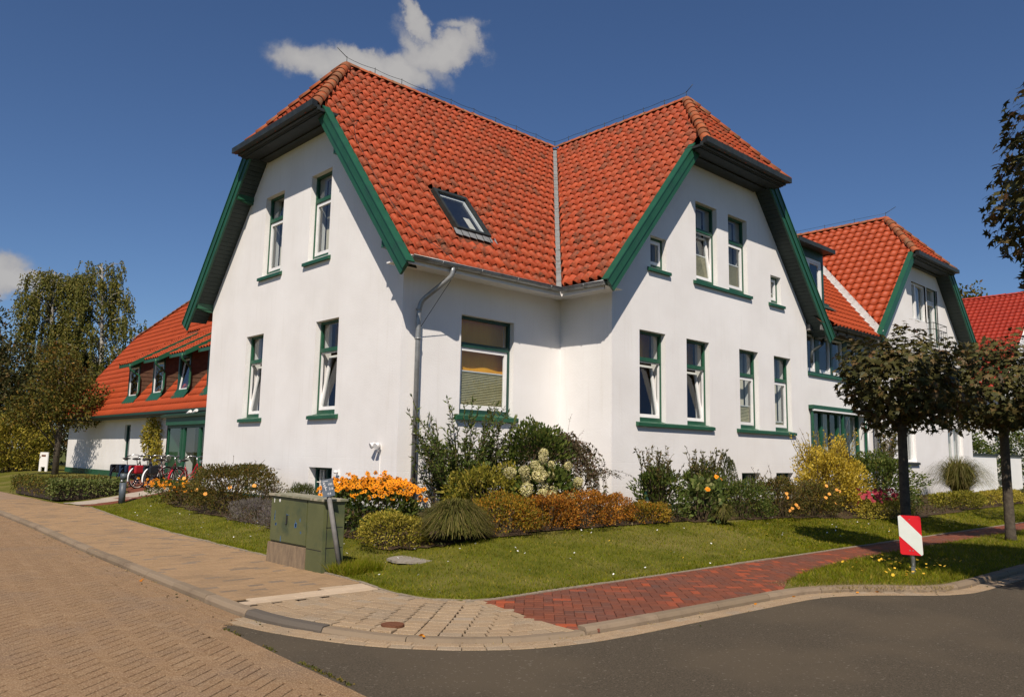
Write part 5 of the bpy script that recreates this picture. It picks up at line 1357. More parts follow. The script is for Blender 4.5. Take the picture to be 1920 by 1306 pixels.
for s_ in (-1, 1):
    Xx = lambda d: RXc + s_ * d
    verge(wroof, (Xx(ev), yvR, zR(RXc + ev) + .02), (Xx(hd), yvR, zR(RXc + hd) + .02), (0, -1, 0), board=.24)
    soffit(wroof, (Xx(ev - .1), yvR + .02, zR(RXc + ev - .1) - .33), (Xx(1.4), yvR + .02, zR(RXc + 1.4) - .33), (0, .48, 0), 34, 0)
hip_eave(wroof, (RXc - hd - .12, hyR - .02, hz - .02), (RXc + hd + .12, hyR - .02, hz - .02), (0, -1, 0), -hyR + D0 + .0)
b = MB(); b.box(RXc - 1.8, RXc + 1.8, hyR + .15, D0, 8.90, 8.93); b.build('soffit', 'soffit_grey', wroof)
b = MB(); b.tube([(RXc, t, RZc + .24) for t in np.linspace(ayR, 7, 9)], .006, 5); b.tube([(RXc, ayR, RZc + .24), (RXc + .25, ayR - .3, RZc + .5)], .01, 5)
for t in np.linspace(ayR, 7, 7): b.tube([(RXc, t, RZc), (RXc, t, RZc + .28)], .01, 5)
b.build('lightning_conductor', 'dark_zinc', wingR)
downpipe(wingR, [(17.85, D0 - .1, 5.3), (17.85, D0 - .1, .4)], r=.05, mat='zinc')

# ------------------------------------------------------------------ rear wing with dormers (left)
wingL = thing('dormer_wing', 'long low white wing behind the villa with a steep orange tiled roof and green dormers', 'building', (2.0, 20, .3))
XW = 2.0; sW = 1.33; wc = 1 / math.hypot(1, sW); ws = sW * wc
zW = lambda x: 2.92 + sW * (x - 1.6)
FWL = frame((XW, 0, 0), (0, -1, 0), (-1, 0, 0))
ye2 = 30.4
wall(wingL, FWL, [(-ye2, .1), (-9.2, .1), (-9.2, 3.35), (-ye2, 3.35)], [(-22.2, -21.5, 1.05, 2.5), (-19.4, -18.7, .5, 2.5), (-15.6, -12.7, .3, 2.4)], depth=.3)
wall(wingL, frame((0, ye2, 0), (-1, 0, 0), (0, 1, 0)), [(-11, .1), (-XW, .1), (-XW, 3.4), (-6.2, 7.5), (-11, 3.4)], [])
b = MB(); b.box(XW - .03, XW - .002, 16.2, ye2 + .02, .1, .62); b.build('base_course', 'green_paint', wingL)
for (a, c, z0, z1) in ((21.5, 22.2, 1.05, 2.5), (18.7, 19.4, .5, 2.5)):
    b = MB(); rails(b, FWL, -c, -a, z0, z1, .06, -.16, -.08); wn_ = b.build('window', 'dark_green', wingL); pane(FWL, -c + .05, -a - .05, z0 + .05, z1 - .05, -.12, wn_)
ins = MB(); ins.box(4.4, 4.5, 9.3, 30, .2, 3); ins.box(XW + .3, 4.4, 9.3, 30, 2.7, 2.75); ins.box(4.2, 4.3, 12, 24, 3.5, 6.0); ins.build('partition', 'interior', wingL)
xr2 = 6.6; yrt = 25.2; H_ = (4.76, 30.75, zW(4.76))
RIDZ = zW(xr2)
yr0 = 9.3
lr = quads('roof', [[(1.58, yr0, zW(1.58) - .012), (xr2, yr0, RIDZ - .012), (xr2, yrt, RIDZ - .012), (4.76, 30.75, zW(4.76) - .012), (1.58, 30.75, zW(1.58) - .012)],
                    [(xr2, yrt, RIDZ - .012), (xr2 * 2 - 4.76, 30.75, zW(4.76)), (4.76, 30.75, zW(4.76) - .012)],
                    [(xr2, yrt, RIDZ - .012), (xr2, yr0, RIDZ - .012), (11.6, yr0, zW(1.6)), (11.6, 30.75, zW(1.6)), (xr2 * 2 - 4.76, 30.75, zW(4.76))]], 'deck', wingL)
def uLw(v):
    z = zW(1.58) + v * ws; x = 1.58 + v * wc
    return -30.75 if x <= 4.76 else -(30.75 + (x - 4.76) * (yrt - 30.75) / (xr2 - 4.76))
dorm = [(21.0, 22.6, 21.35, 22.42), (18.1, 19.65, 18.6, 19.58), (15.5, 16.95, 16.06, 16.95), (12.8, 14.3, 13.35, 14.3)]
dz0, dx0, ds = 4.97, 1.74, .60       # dormer eave height, position and roof pitch
xm = (2.92 - 1.33 * 1.6 - dz0 + ds * dx0) / (ds - sW)      # where a dormer roof meets the main roof
fWm = dict(O=(1.58, 0, zW(1.58)), U=(0, -1, 0), V=(wc, 0, ws), vmax=(xr2 - 1.58) / wc, uL=uLw, uR=lambda v: -yr0,
           holes=[(-d[1] + .1, -d[0] - .12, (2.05 - 1.58) / wc, (xm - 1.58) / wc) for d in dorm])
dc = 1 / math.hypot(1, ds)
fd = [dict(O=(dx0, 0, dz0), U=(0, -1, 0), V=(dc, 0, ds * dc), vmax=(xm + .02 - dx0) / dc, uL=(lambda a: lambda v: -a)(d[1]), uR=(lambda a: lambda v: -a)(d[0])) for d in dorm]
tile_roof(lr, [fWm] + fd, 'tile_smooth', w_=.24, L_=.34, amp=.028, n=5, jit=.6, limit=200)
ridge_caps(lr, (xr2, yr0, RIDZ), (xr2, yrt, RIDZ))
ridge_caps(lr, H_, (xr2, yrt, RIDZ), r=.11)
b = MB(); Dv = Vector((1, 0, sW)).normalized()
b.prism([(1.5, 30.78, zW(1.5) + .04), (4.76, 30.78, zW(4.76) + .06), (4.76, 30.78, zW(4.76) - .2), (1.5, 30.78, zW(1.5) - .2)], (0, .05, 0)); b.build('barge_board', 'dark_green', lr)
b = MB(); b.box(1.50, XW, 9.3, ye2 + .3, 2.74, 2.77); b.box(1.50, 1.53, 9.3, ye2 + .3, 2.70, 2.90); b.build('eaves_board', 'dark_green', lr)
gutter(wingL, [(1.50, 30.7, 2.80), (1.50, 9.25, 2.80)], mat='dark_zinc', r=.07, brackets=False)
for i, (ya, yb_, wa, wb_) in enumerate(dorm):
    xf = 2.09
    b = MB(); zf = dz0 + ds * (xf - dx0)
    # front: posts, head and sill around the casement
    b.box(xf, xf + .08, wa - .12, wa, zW(xf) - .1, zf - .05); b.box(xf, xf + .08, wb_, wb_ + .12, zW(xf) - .1, zf - .05)
    b.box(xf, xf + .08, wa, wb_, zf - .32, zf - .05); b.box(xf, xf + .08, wa, wb_, zW(xf) - .1, 3.66)
    dm = b.build('dormer', 'dark_green' , lr)
    b = MB(); y_ = wa - .12
    for k_ in range(9):     # tile hung cheek, courses
        z0 = 3.6 + k_ * .17; z1 = z0 + .19; xa = xf + .02; xb0 = 1.6 + (z0 - 2.92) / sW; xb1 = (1.6 + (z1 - 2.92) / sW)
        t0 = min(z0, dz0 + ds * (xa - dx0)); t1 = dz0 + ds * (xa - dx0)
        if z0 > t1 + .9: continue
        def top(x): return dz0 + ds * (x - dx0) - .06
        pts = []
        xe0 = max(xa, (z0 + .06 - dz0) / ds + dx0); xe1 = max(xa, (z1 + .06 - dz0) / ds + dx0)
        if xe0 >= xb0: continue
        b.hexa([(xe0, y_ - .03, z0), (xb0, y_ - .03, z0), (xb0, y_, z0), (xe0, y_, z0), (min(xe1, xb1), y_ - .012, z1), (xb1, y_ - .012, z1), (xb1, y_, z1), (min(xe1, xb1), y_, z1)])
    b.build('cheek', 'cheek_brown', dm)
    b = MB(); y2 = wb_ + .12; b.add([(xf, y2, zW(xf)), (xm, y2, zW(xm)), (xf, y2, zf - .05)], [(0, 1, 2)]); b.build('cheek', 'cheek_brown', dm)
    # verge boards and eaves of the dormer roof
    b = MB()
    for yy in (ya - .03, yb_ - .01):
        b.prism([(dx0 - .04, yy, dz0 + .03), (xm, yy, dz0 + ds * (xm - dx0) + .03), (xm, yy, dz0 + ds * (xm - dx0) - .02), (xf + .5, yy, dz0 + ds * (xf + .5 - dx0) - .16), (dx0 - .04, yy, dz0 - .14)], (0, .035, 0))
    b.box(dx0 - .02, dx0 + .02, ya, yb_, dz0 - .13, dz0 - .01)
    b.build('verge_board', 'green_paint', dm)
    b = MB(); b.add([(dx0, ya, dz0 - .05), (xm, ya, dz0 - .05 + ds * (xm - dx0)), (xm, yb_, dz0 - .05 + ds * (xm - dx0)), (dx0, yb_, dz0 - .05)], [(0, 1, 2, 3)]); b.build('soffit', 'dark_green', dm)
    FDm = frame((xf + .05, 0, 0), (0, -1, 0), (-1, 0, 0)); tl = 8 if i == 2 else 0; a_ = math.radians(tl)
    Fs = lambda u, z, n: FDm(u, 3.68 + (z - 3.68) * math.cos(a_), n - (z - 3.68) * math.sin(a_))
    s_ = MB(); rails(s_, Fs, -wb_ + .02, -wa - .02, 3.68, zf - .33, .06, .0, .04); s_.build('sash', 'white_paint', dm)
    pane(Fs, -wb_ + .08, -wa - .08, 3.74, zf - .39, .02, dm)
    cloth(FDm, -wb_, -wa, 3.6, zf - .3, -.4, dm)
    b = MB(); b.hexa([(xf - .2, wa - .16, zW(xf - .2) + .06), (xf - .2, wb_ + .16, zW(xf - .2) + .06), (xf, wb_ + .16, 3.67), (xf, wa - .16, 3.67), (xf - .2, wa - .16, zW(xf - .2) + .09), (xf - .2, wb_ + .16, zW(xf - .2) + .09), (xf, wb_ + .16, 3.70), (xf, wa - .16, 3.70)]); b.build('sill', 'green_paint', dm)
    downpipe(dm, [(dx0 - .04, ya + .25, dz0 - .05), (dx0 - .04, ya + .25, dz0 - .25), (xf - .02, wa - .2, dz0 - .5), (xf - .02, wa - .2, 3.85), (xf - .1, wa - .25, 3.65)], r=.04, mat='green_paint')
# glazed porch
pw = thing('entrance_porch', 'green framed glazed entrance porch at the back corner of the villa', 'porch', (1.5, 14, .3))
FP = frame((1.5, 0, 0), (0, -1, 0), (-1, 0, 0))
b = MB(); rails(b, FP, -16.1, -9.3, .28, 2.36, .10, -.08, .0)
for a in (-14.85, -14.65, -13.3, -12.0): b.fbox(FP, a, a + .14, .38, 2.26, -.08, .004)
b.fbox(FP, -16.0, -9.4, 2.36, 2.62, -.08, .10)
fr_ = b.build('frame', 'green_paint', pw)
for a, c in ((-16.0, -14.85), (-14.5, -13.3), (-13.16, -12.0), (-11.86, -9.4)): pane(FP, a, c, .38, 2.26, -.04, fr_)
b = MB(); b.prism([(1.30, 9.25, 2.62), (2.02, 9.25, 2.86), (2.02, 9.25, 2.92), (1.28, 9.25, 2.70)], (0, 7.0, 0)); b.build('roof', 'dark_green', pw)
b = MB(); b.box(1.5, 2.0, 16.02, 16.1, .28, 2.36); b.build('side_panel', 'green_paint', pw)
b = MB(); b.box(2.9, 3.0, 9.4, 16.0, .28, 2.4); b.box(1.6, 3.0, 9.4, 16.0, .24, .27); b.build('back_wall', 'cream', pw)
b = MB(); b.box(1.46, 1.49, -0 + 14.78, 14.83, 1.15, 1.45); b.build('door_handle', 'chrome', pw)
b = MB(); b.tube([(1.42, 14.2, 2.70), (1.3, 13.6, 2.78)], .05, 8); b.tube([(1.42, 13.7, 2.72), (1.3, 13.1, 2.8)], .05, 8); b.build('lamp', 'white_paint', pw)

# ------------------------------------------------------------------ far house at the right
fh = thing('red_roofed_house', 'neighbouring house with a bright red roof and white verge boards at the right edge', 'house', (47.7, 4, .2))
rx, rz, sl_ = 47.7, 12.2, .82; ex = 39.4; yv3 = .36
zF = lambda x: rz - sl_ * abs(x - rx)
wall(fh, frame((0, yv3 + .4, 0), (1, 0, 0), (0, -1, 0)), [(40, 0), (55.4, 0), (55.4, zF(55.4) - .3), (rx, rz - .3), (40, zF(40) - .3)], [(44, 45.4, 3.2, 5), (50, 51.4, 3.2, 5)], 'fence_white')
wall(fh, frame((40, 0, 0), (0, -1, 0), (-1, 0, 0)), [(-14, 0), (-yv3 - .4, 0), (-yv3 - .4, 5.7), (-14, 5.7)], [], 'fence_white')
for a in (44, 50):
    b = MB(); Ff = frame((0, yv3 + .4, 0), (1, 0, 0), (0, -1, 0)); rails(b, Ff, a, a + 1.4, 3.2, 5, .1, -.2, -.1); wn_ = b.build('window', 'white_paint', fh); pane(Ff, a + .1, a + 1.3, 3.3, 4.9, -.15, wn_)
fr2 = quads('roof', [[(ex, yv3, zF(ex)), (rx, yv3, rz), (rx, 14, rz), (ex, 14, zF(ex))], [(rx, yv3, rz), (56, yv3, zF(56)), (56, 14, zF(56)), (rx, 14, rz)]], 'tile_far', fh)
fc_ = 1 / math.hypot(1, sl_)
tile_roof(fr2, [dict(O=(ex, 0, zF(ex)), U=(0, -1, 0), V=(fc_, 0, sl_ * fc_), vmax=(rx - ex) / fc_, uL=lambda v: -11.0, uR=lambda v: -yv3 - .1)], 'tile_far', w_=.30, L_=.40, amp=.04, n=4, limit=0, jit=.3)
ridge_caps(fr2, (rx, yv3, rz), (rx, 11, rz), mat='tile_far')
b = MB(); b.prism([(ex - .1, yv3 - .06, zF(ex) + .08), (rx, yv3 - .06, rz + .12), (rx, yv3 - .06, rz - .3), (ex - .1, yv3 - .06, zF(ex) - .36)], (0, .06, 0)); b.prism([(rx, yv3 - .06, rz + .12), (56, yv3 - .06, zF(56) + .1), (56, yv3 - .06, zF(56) - .3), (rx, yv3 - .06, rz - .3)], (0, .06, 0)); b.build('barge_board', 'white_paint', fr2)

# white garden wall beside the far wing
fw = thing('garden_wall', 'white panelled garden wall with dark coping at the right of the far wing', 'wall', (30.5, -1.1, .1))
for i, (a, c) in enumerate(((27.62, 31.9), (32.0, 34.6), (34.7, 40))):
    y_ = -1.2 - .28 * i
    b = MB(); b.box(a, c, y_, y_ + .12, .0, 1.92); b.build('panel', 'fence_white', fw)
    b = MB(); b.box(a - .02, c + .02, y_ - .05, y_ + .17, 1.922, 2.0); b.build('coping', 'dark_zinc', fw)
# ------------------------------------------------------------------ plants
def norm(a): return a / np.maximum(np.linalg.norm(a, axis=-1, keepdims=True), 1e-9)
def leaves(P, D, L, W, up=None, bend=0.0):
    """one rhombic leaf per point: base P, direction D"""
    n = len(P); D = norm(D)
    R = norm(RNG.normal(0, 1, (n, 3)) + (0 if up is None else up)); S = norm(np.cross(D, R)); Nn = np.cross(S, D)
    L = np.broadcast_to(L, n)[:, None]; W = np.broadcast_to(W, n)[:, None]
    V = np.stack([P, P + D * L * .45 + S * W / 2 + Nn * bend * W, P + D * L, P + D * L * .45 - S * W / 2 + Nn * bend * W], 1)
    return V.reshape(-1, 3), np.arange(4 * n).reshape(n, 4)
def lumpf(d, seed, k=7, sharp=2.0):
    r = np.random.default_rng(seed); out = np.zeros(len(d))
    for _ in range(k * 3):
        a = norm(r.normal(0, 1, 3)); f = r.uniform(2.5, 6); ph = r.uniform(0, 6.3)
        out += np.sin(d @ a * f * sharp + ph)
    return out / math.sqrt(k * 3)
def dome(n, c, rad, seed=0, lump=.14, shell=.45, low=-.25, power=.45):
    d = norm(RNG.normal(0, 1, (n, 3))); d[:, 2] = np.where(d[:, 2] < low, -d[:, 2], d[:, 2])
    f = (shell + (1 - shell) * RNG.random(n) ** power) * (1 + lump * lumpf(d, seed))
    P = np.array(c) + d * np.array(rad) * f[:, None]
    return P, d
def stems_mesh(name, parent, segs, mat='twig'):
    mb = MB()
    for pts, r in segs: mb.tube(pts, [r * (1 - .7 * i / (len(pts) - 1)) for i in range(len(pts))], 5, cap=False)
    return mb.build(name, mat, parent)
def petals(parent, pts, nrm, r, mat, name='flowers', k=8, eye=None, width=.55, cup=.15):
    """daisy-like heads: k petals round each point"""
    P = []; D = []; m_ = len(pts)
    nr = norm(np.array(nrm, float)); a = norm(np.cross(nr, RNG.normal(0, 1, (m_, 3)))); b = np.cross(nr, a)
    Vs = []
    for q in range(k):
        t = 2 * math.pi * q / k; d = a * math.cos(t) + b * math.sin(t); s = -a * math.sin(t) + b * math.cos(t)
        rr = (r * RNG.uniform(.8, 1.15, m_))[:, None]
        Vs.append(np.stack([pts + d * rr * .1, pts + d * rr * .6 + s * rr * width * .5 + nr * rr * cup, pts + d * rr + nr * rr * cup * .6, pts + d * rr * .6 - s * rr * width * .5 + nr * rr * cup], 1))
    V = np.concatenate(Vs).reshape(-1, 3); F = np.arange(len(V)).reshape(-1, 4)
    o = npobj(name, V, F, mat, parent, rnd=RNG.random(len(F)) * .9); o['kind'] = 'stuff'
    if eye:
        mb = MB()
        for p, n_ in zip(pts, nr): mb.ball(p + n_ * r * .12, r * .24, 5, 3)
        e = mb.build('flower_eyes', eye, parent); e['kind'] = 'stuff'
    return o
def bush(name, label, cat, x, y, w_, h, n, size, mat, depth=None, asp=.5, seed=1, shell=.5, lump=.16, upb=.4, group=None, nst=14, z=None, rmix=(0, 1)):
    z0 = float(gz(x, y)) + .02 if z is None else z
    depth = depth or w_
    t = thing(name, label, cat, (x, y, z0), group=group)
    P, d = dome(n, (x, y, z0 + h * .38), (w_ / 2, depth / 2, h * .60), seed, lump, shell, -.6)
    P[:, 2] = np.maximum(P[:, 2], z0 + RNG.random(n) * .05)
    V, F = leaves(P, d + RNG.normal(0, .7, (n, 3)) + np.array([0, 0, upb]), size * RNG.uniform(.7, 1.3, n), size * asp * RNG.uniform(.8, 1.2, n))
    npobj('foliage', V, F, mat, t, rnd=rmix[0] + RNG.random(n) * (rmix[1] - rmix[0]) * .999)
    segs = []
    for _ in range(nst):
        a = RNG.random() * 6.28; r = RNG.random() ** .6
        e = np.array([x + math.cos(a) * w_ * .42 * r, y + math.sin(a) * depth * .42 * r, z0 + h * (.95 - .45 * r * r)])
        b0 = np.array([x + math.cos(a) * .08 * w_, y + math.sin(a) * .08 * w_, z0 - .03]); mid = b0 * .5 + e * .5 + np.array([0, 0, h * .12])
        segs.append(([b0, mid, e], .008 + .006 * h))
    stems_mesh('stems', t, segs)
    return t, P, d, z0
def twigs(t, x, y, z0, n, h, spread, lsize, mat, asp=.3, droop=0.0, r=.012, leaf_n=26, hmin=.55, seed=3, start=.12, az=None, rmix=(0, 1), base=.08, side=1.0):
    """upright shoots set with leaves"""
    rg = np.random.default_rng(seed); segs = []; P = []; D = []
    for i in range(n):
        a = rg.random() * 6.283 if az is None else rg.uniform(*az)
        hh = h * rg.uniform(hmin, 1); sp = spread * rg.uniform(.15, 1) ** .8
        p0 = np.array([x + math.cos(a) * base * rg.random(), y + math.sin(a) * base * rg.random(), z0])
        pts = []
        for k in np.linspace(0, 1, 8):
            rr = sp * (k ** 1.4); zz = hh * (k - droop * k ** 3)
            pts.append(p0 + np.array([math.cos(a) * rr, math.sin(a) * rr * side, zz]) + rg.normal(0, .012 * h * k, 3))
        segs.append((pts, r))
        pts = np.array(pts); ln = leaf_n
        ts = rg.uniform(start, 1, ln) * 7; i0 = np.minimum(ts.astype(int), 6); f = (ts - i0)[:, None]
        q = pts[i0] * (1 - f) + pts[i0 + 1] * f; tg = norm(pts[i0 + 1] - pts[i0])
        P.append(q); D.append(tg * .8 + norm(rg.normal(0, 1, (ln, 3))) * 1.0)
    P = np.concatenate(P); D = np.concatenate(D); n_ = len(P)
    V, F = leaves(P, D, lsize * RNG.uniform(.6, 1.25, n_), lsize * asp * RNG.uniform(.8, 1.2, n_))
    npobj('foliage', V, F, mat, t, rnd=rmix[0] + RNG.random(n_) * (rmix[1] - rmix[0]) * .999)
    stems_mesh('stems', t, segs)
    return P

G_ = lambda x, y: float(gz(x, y)) + .02
# left corner bed
t, P, d, z0 = bush('coneflower', 'small clump of orange coneflowers at the left end of the bed near the parked bicycles', 'flowers', -.75, 9.0, 1.4, .48, 1300, .08, 'green_leaf', asp=.35, seed=2)
k = RNG.random(70); c = np.array([[-.75 + RNG.uniform(-.75, .35), 9.0 + RNG.uniform(-.8, .7), z0 + RNG.uniform(.28, .52)] for _ in range(60)]); petals(t, c, RNG.normal(0, .4, (60, 3)) + (-.5, -.5, .9), .042, 'orange_petal', eye='flower_eye')
t, P, d, z0 = bush('coneflower', 'low sparse orange coneflowers between the bicycles and the broad rose bush', 'flowers', -1.15, 7.2, 1.0, .45, 800, .08, 'rose_leaf', seed=12)
c = np.array([[-1.15 + RNG.uniform(-.5, .4), 7.2 + RNG.uniform(-.5, .5), z0 + RNG.uniform(.3, .5)] for _ in range(26)]); petals(t, c, RNG.normal(0, .4, (26, 3)) + (-.5, -.5, .9), .04, 'orange_petal', eye='flower_eye')
t, P, d, z0 = bush('rose_bush', 'broad olive brown rose bush in front of the left cellar window, few blooms', 'shrub', -1.1, 4.6, 1.9, .95, 10000, .055, 'rose_leaf', depth=2.6, seed=4, shell=.55, lump=.2, upb=.7)
twigs(t, -1.1, 4.9, z0, 26, 1.15, .9, .05, 'rose_leaf', leaf_n=22, seed=9)
c = np.array([[-1.9, 4.2, z0 + .35], [-1.8, 4.9, z0 + .4], [-1.75, 5.8, z0 + .62], [-1.6, 3.7, z0 + .5], [-1.3, 3.2, z0 + .55]]); petals(t, c, np.tile((-.6, -.6, .6), (5, 1)), .05, 'apricot_petal', k=10, width=.9)
t, P, d, z0 = bush('lavender', 'grey mauve lavender mound at the bed edge left of the green cabinet', 'shrub', -1.75, 2.05, 1.0, .42, 3200, .05, 'grey_leaf', depth=1.5, asp=.2, seed=5, upb=1.2, nst=6)
t, P, d, z0 = bush('lavender', 'second mauve lavender mound half hidden behind the green cabinet', 'shrub', -1.9, .75, .9, .40, 2600, .05, 'grey_leaf', depth=1.1, asp=.2, seed=6, upb=1.2, nst=6)
t = thing('wild_aster', 'spindly pale stalks with two blue seed heads against the white plinth', 'flower', (-1.0, 3.0, G_(-1, 3)))
twigs(t, -1.0, 3.0, G_(-1, 3), 12, .78, .26, .045, 'grey_leaf', leaf_n=12, seed=15, r=.006)
petals(t, np.array([[-.95, 2.9, 1.16], [-1.0, 2.72, 1.15]]), np.array([[0, 0, 1.], [0, 0, 1.]]), .035, 'blue_petal', k=10, width=.9)
t, P, d, z0 = bush('dwarf_pine', 'small bushy dwarf pine behind the green cabinet at the right cellar window', 'shrub', -.6, 2.45, .62, .5, 2600, .07, 'conifer', asp=.14, seed=7, upb=1.6)
# big coneflowers
t, P, d, z0 = bush('coneflower', 'large dense bank of orange coneflowers between the green cabinet and the downpipe', 'flowers', -1.3, -1.15, 1.4, .72, 3200, .11, 'green_leaf', depth=1.9, asp=.35, seed=8, shell=.6)
c = []; 
for _ in range(460):
    a = RNG.uniform(-.70, .62); b = RNG.uniform(-.92, .85)
    if (a / .85) ** 2 + (b / 1.05) ** 2 > 1: continue
    edge_ = ((a / .85) ** 2 + (b / 1.05) ** 2); c.append((-1.3 + a, -1.15 + b, z0 + .80 - .26 * edge_ ** 1.6 + RNG.normal(0, .05)))
c = np.array(c); petals(t, c, RNG.normal(0, .45, (len(c), 3)) + (-.55, -.55, .7), .046, 'orange_petal', eye='flower_eye', cup=-.12)
t, P, d, z0 = bush('golden_spirea', 'golden yellow spirea mound in front of the orange coneflowers', 'shrub', -1.95, -2.75, .95, .48, 4200, .038, 'gold_green', depth=1.2, seed=10, shell=.6, asp=.6)
# fountain grass
def tussock(name, label, x, y, r, h, n, mat, seed=1, plumes=0):
    z0 = G_(x, y); t = thing(name, label, 'ornamental grass', (x, y, z0)); rg = np.random.default_rng(seed)
    a = rg.random(n) * 6.283; sp = r * rg.random(n) ** .7; hh = h * rg.uniform(.45, 1.1, n) * (1 - .3 * (sp / r) ** 2); wdt = .008
    V = []; qd = np.clip(.42 + .38 * sp / r + rg.normal(0, .10, n), .25, .93)
    ts = np.linspace(0, 1, 5)
    side = np.stack([-np.sin(a), np.cos(a), 0 * a], -1)
    for i, k in enumerate(ts):
        p = np.stack([x + np.cos(a) * (.10 * sp + sp * k ** 1.25), y + np.sin(a) * (.10 * sp + sp * k ** 1.25), z0 + hh * np.sin(math.pi * k * qd)], -1); wk = wdt * (1 - k * .85)
        V += [p - side * wk, p + side * wk]
    V = np.stack(V, 1); F = []
    b = np.arange(n)[:, None] * 10
    F = np.concatenate([b + np.array([[2 * i, 2 * i + 1, 2 * i + 3, 2 * i + 2]]) for i in range(4)])
    npobj('blades', V.reshape(-1, 3), F, mat, t, rnd=rg.random(len(F)))
    if plumes:
        mb = MB()
        for _ in range(plumes):
            aa = rg.random() * 6.28; s_ = r * rg.uniform(.3, 1.0); hq = h * rg.uniform(.9, 1.2)
            pts = [(x + math.cos(aa) * s_ * k ** 1.3, y + math.sin(aa) * s_ * k ** 1.3, z0 + hq * (k * 1.2 - .25 * k * k)) for k in np.linspace(0, 1, 6)]
            mb.tube(pts, [.002, .002, .002, .006, .011, .003], 5)
        mb.build('plumes', 'stone_plate', t)
    return t
leafmat('fountain_grass', [(0, (0.075, 0.08, 0.014)), (0.5, (0.13, 0.13, 0.028)), (0.85, (0.21, 0.17, 0.05)), (1, (0.26, 0.20, 0.09))], .25)
tussock('fountain_grass', 'rounded tussock of fine olive fountain grass at the front corner of the bed', -1.32, -3.42, .58, .56, 9000, 'fountain_grass', 3)
# tall shrub by the downpipe
t = thing('buddleia', 'tall loose shrub of upright leafy shoots below the large window', 'shrub', (.7, -1.0, G_(.7, -1)))
twigs(t, .75, -1.0, G_(.7, -1), 62, 2.15, .95, .11, 'green_leaf', leaf_n=66, seed=21, hmin=.55, asp=.28, base=.35)
twigs(t, .75, -1.15, G_(.7, -1), 80, 1.45, .9, .11, 'green_leaf', leaf_n=56, seed=22, asp=.34, base=.4)
twigs(t, .1, -1.2, G_(.1, -1.2), 4, 1.0, .95, .08, 'olive_leaf', leaf_n=34, seed=25, hmin=.8, asp=.4, az=(2.6, 3.7), droop=.35)
twigs(t, 1.75, -1.0, G_(1.7, -1), 12, 1.75, .4, .09, 'purple_leaf', leaf_n=42, seed=26, hmin=.75, asp=.28, base=.2)
bush('gold_shrub', 'small yellow green leafy shrub beneath the tall loose shrub', 'shrub', .35, -2.2, 1.7, .95, 3000, .08, 'gold_green', depth=1.2, seed=23, asp=.4, rmix=(0, .7))
# hydrangea
t, P, d, z0 = bush('hydrangea', 'panicle hydrangea with pale lime flower heads in the middle of the bed', 'shrub', 1.25, -2.6, 1.3, .95, 2400, .10, 'green_leaf', asp=.55, seed=24)
hp_ = RNG.normal(0, 1, (420, 3)); hp_ = norm(hp_); hv_, hf_ = [], []
q = hp_ * np.array([1, 1, 1.1]) * (1 + .13 * lumpf(hp_, 77))[:, None]; V1, F1 = leaves(q * .085, np.cross(hp_, RNG.normal(0, 1, (420, 3))), .026, .022)
hm = npmesh('flower_head', V1, F1, 'hydrangea_petal', rnd=RNG.random(len(F1)) * .999)
HP = [(985, 862, 1), (1000, 862, .8), (1001, 880, 1.05), (987, 900, .8), (1008, 898, 1), (966, 908, 1.05), (975, 918, .9), (952, 895, .7), (994, 914, 1.05), (1005, 921, .9), (1018, 919, .95), (1034, 888, .85), (955, 930, .85), (1046, 925, .85), (1052, 934, .8), (1005, 935, .8), (1024, 942, .95), (1012, 950, .95), (1036, 950, 1.0), (974, 943, .6), (1020, 955, .8), (945, 905, .7)]
HL = [(.35, .95), (.55, 1.12), (.75, 1.20), (.62, 1.0), (.95, 1.02), (.15, .80), (.32, .84), (.05, .92), (.62, .86), (.78, .78), (.95, .84), (1.25, 1.0), (.05, .62), (1.3, .74), (1.42, .66), (.72, .62), (1.0, .58), (.84, .50), (1.12, .48), (.38, .56), (1.0, .42), (-.05, .88)]
for i, (dx, dz) in enumerate(HL):
    o = bpy.data.objects.new('flower_head', hm); s_ = RNG.uniform(.75, 1.2)
    o.matrix_basis = Matrix.Translation((dx + .18, -3.10 - .18 * math.cos(i) - .15 * (1 - dz)  , z0 + dz - .05)) @ Matrix.Rotation(RNG.normal(0, .5), 4, 'X') @ Matrix.Diagonal((s_, s_ * RNG.uniform(.85, 1.1), s_ * RNG.uniform(.7, 1.1), 1)) @ Matrix.Rotation(i, 4, 'Z')
    link(o, t)
TX, TY = 2.55, -1.6
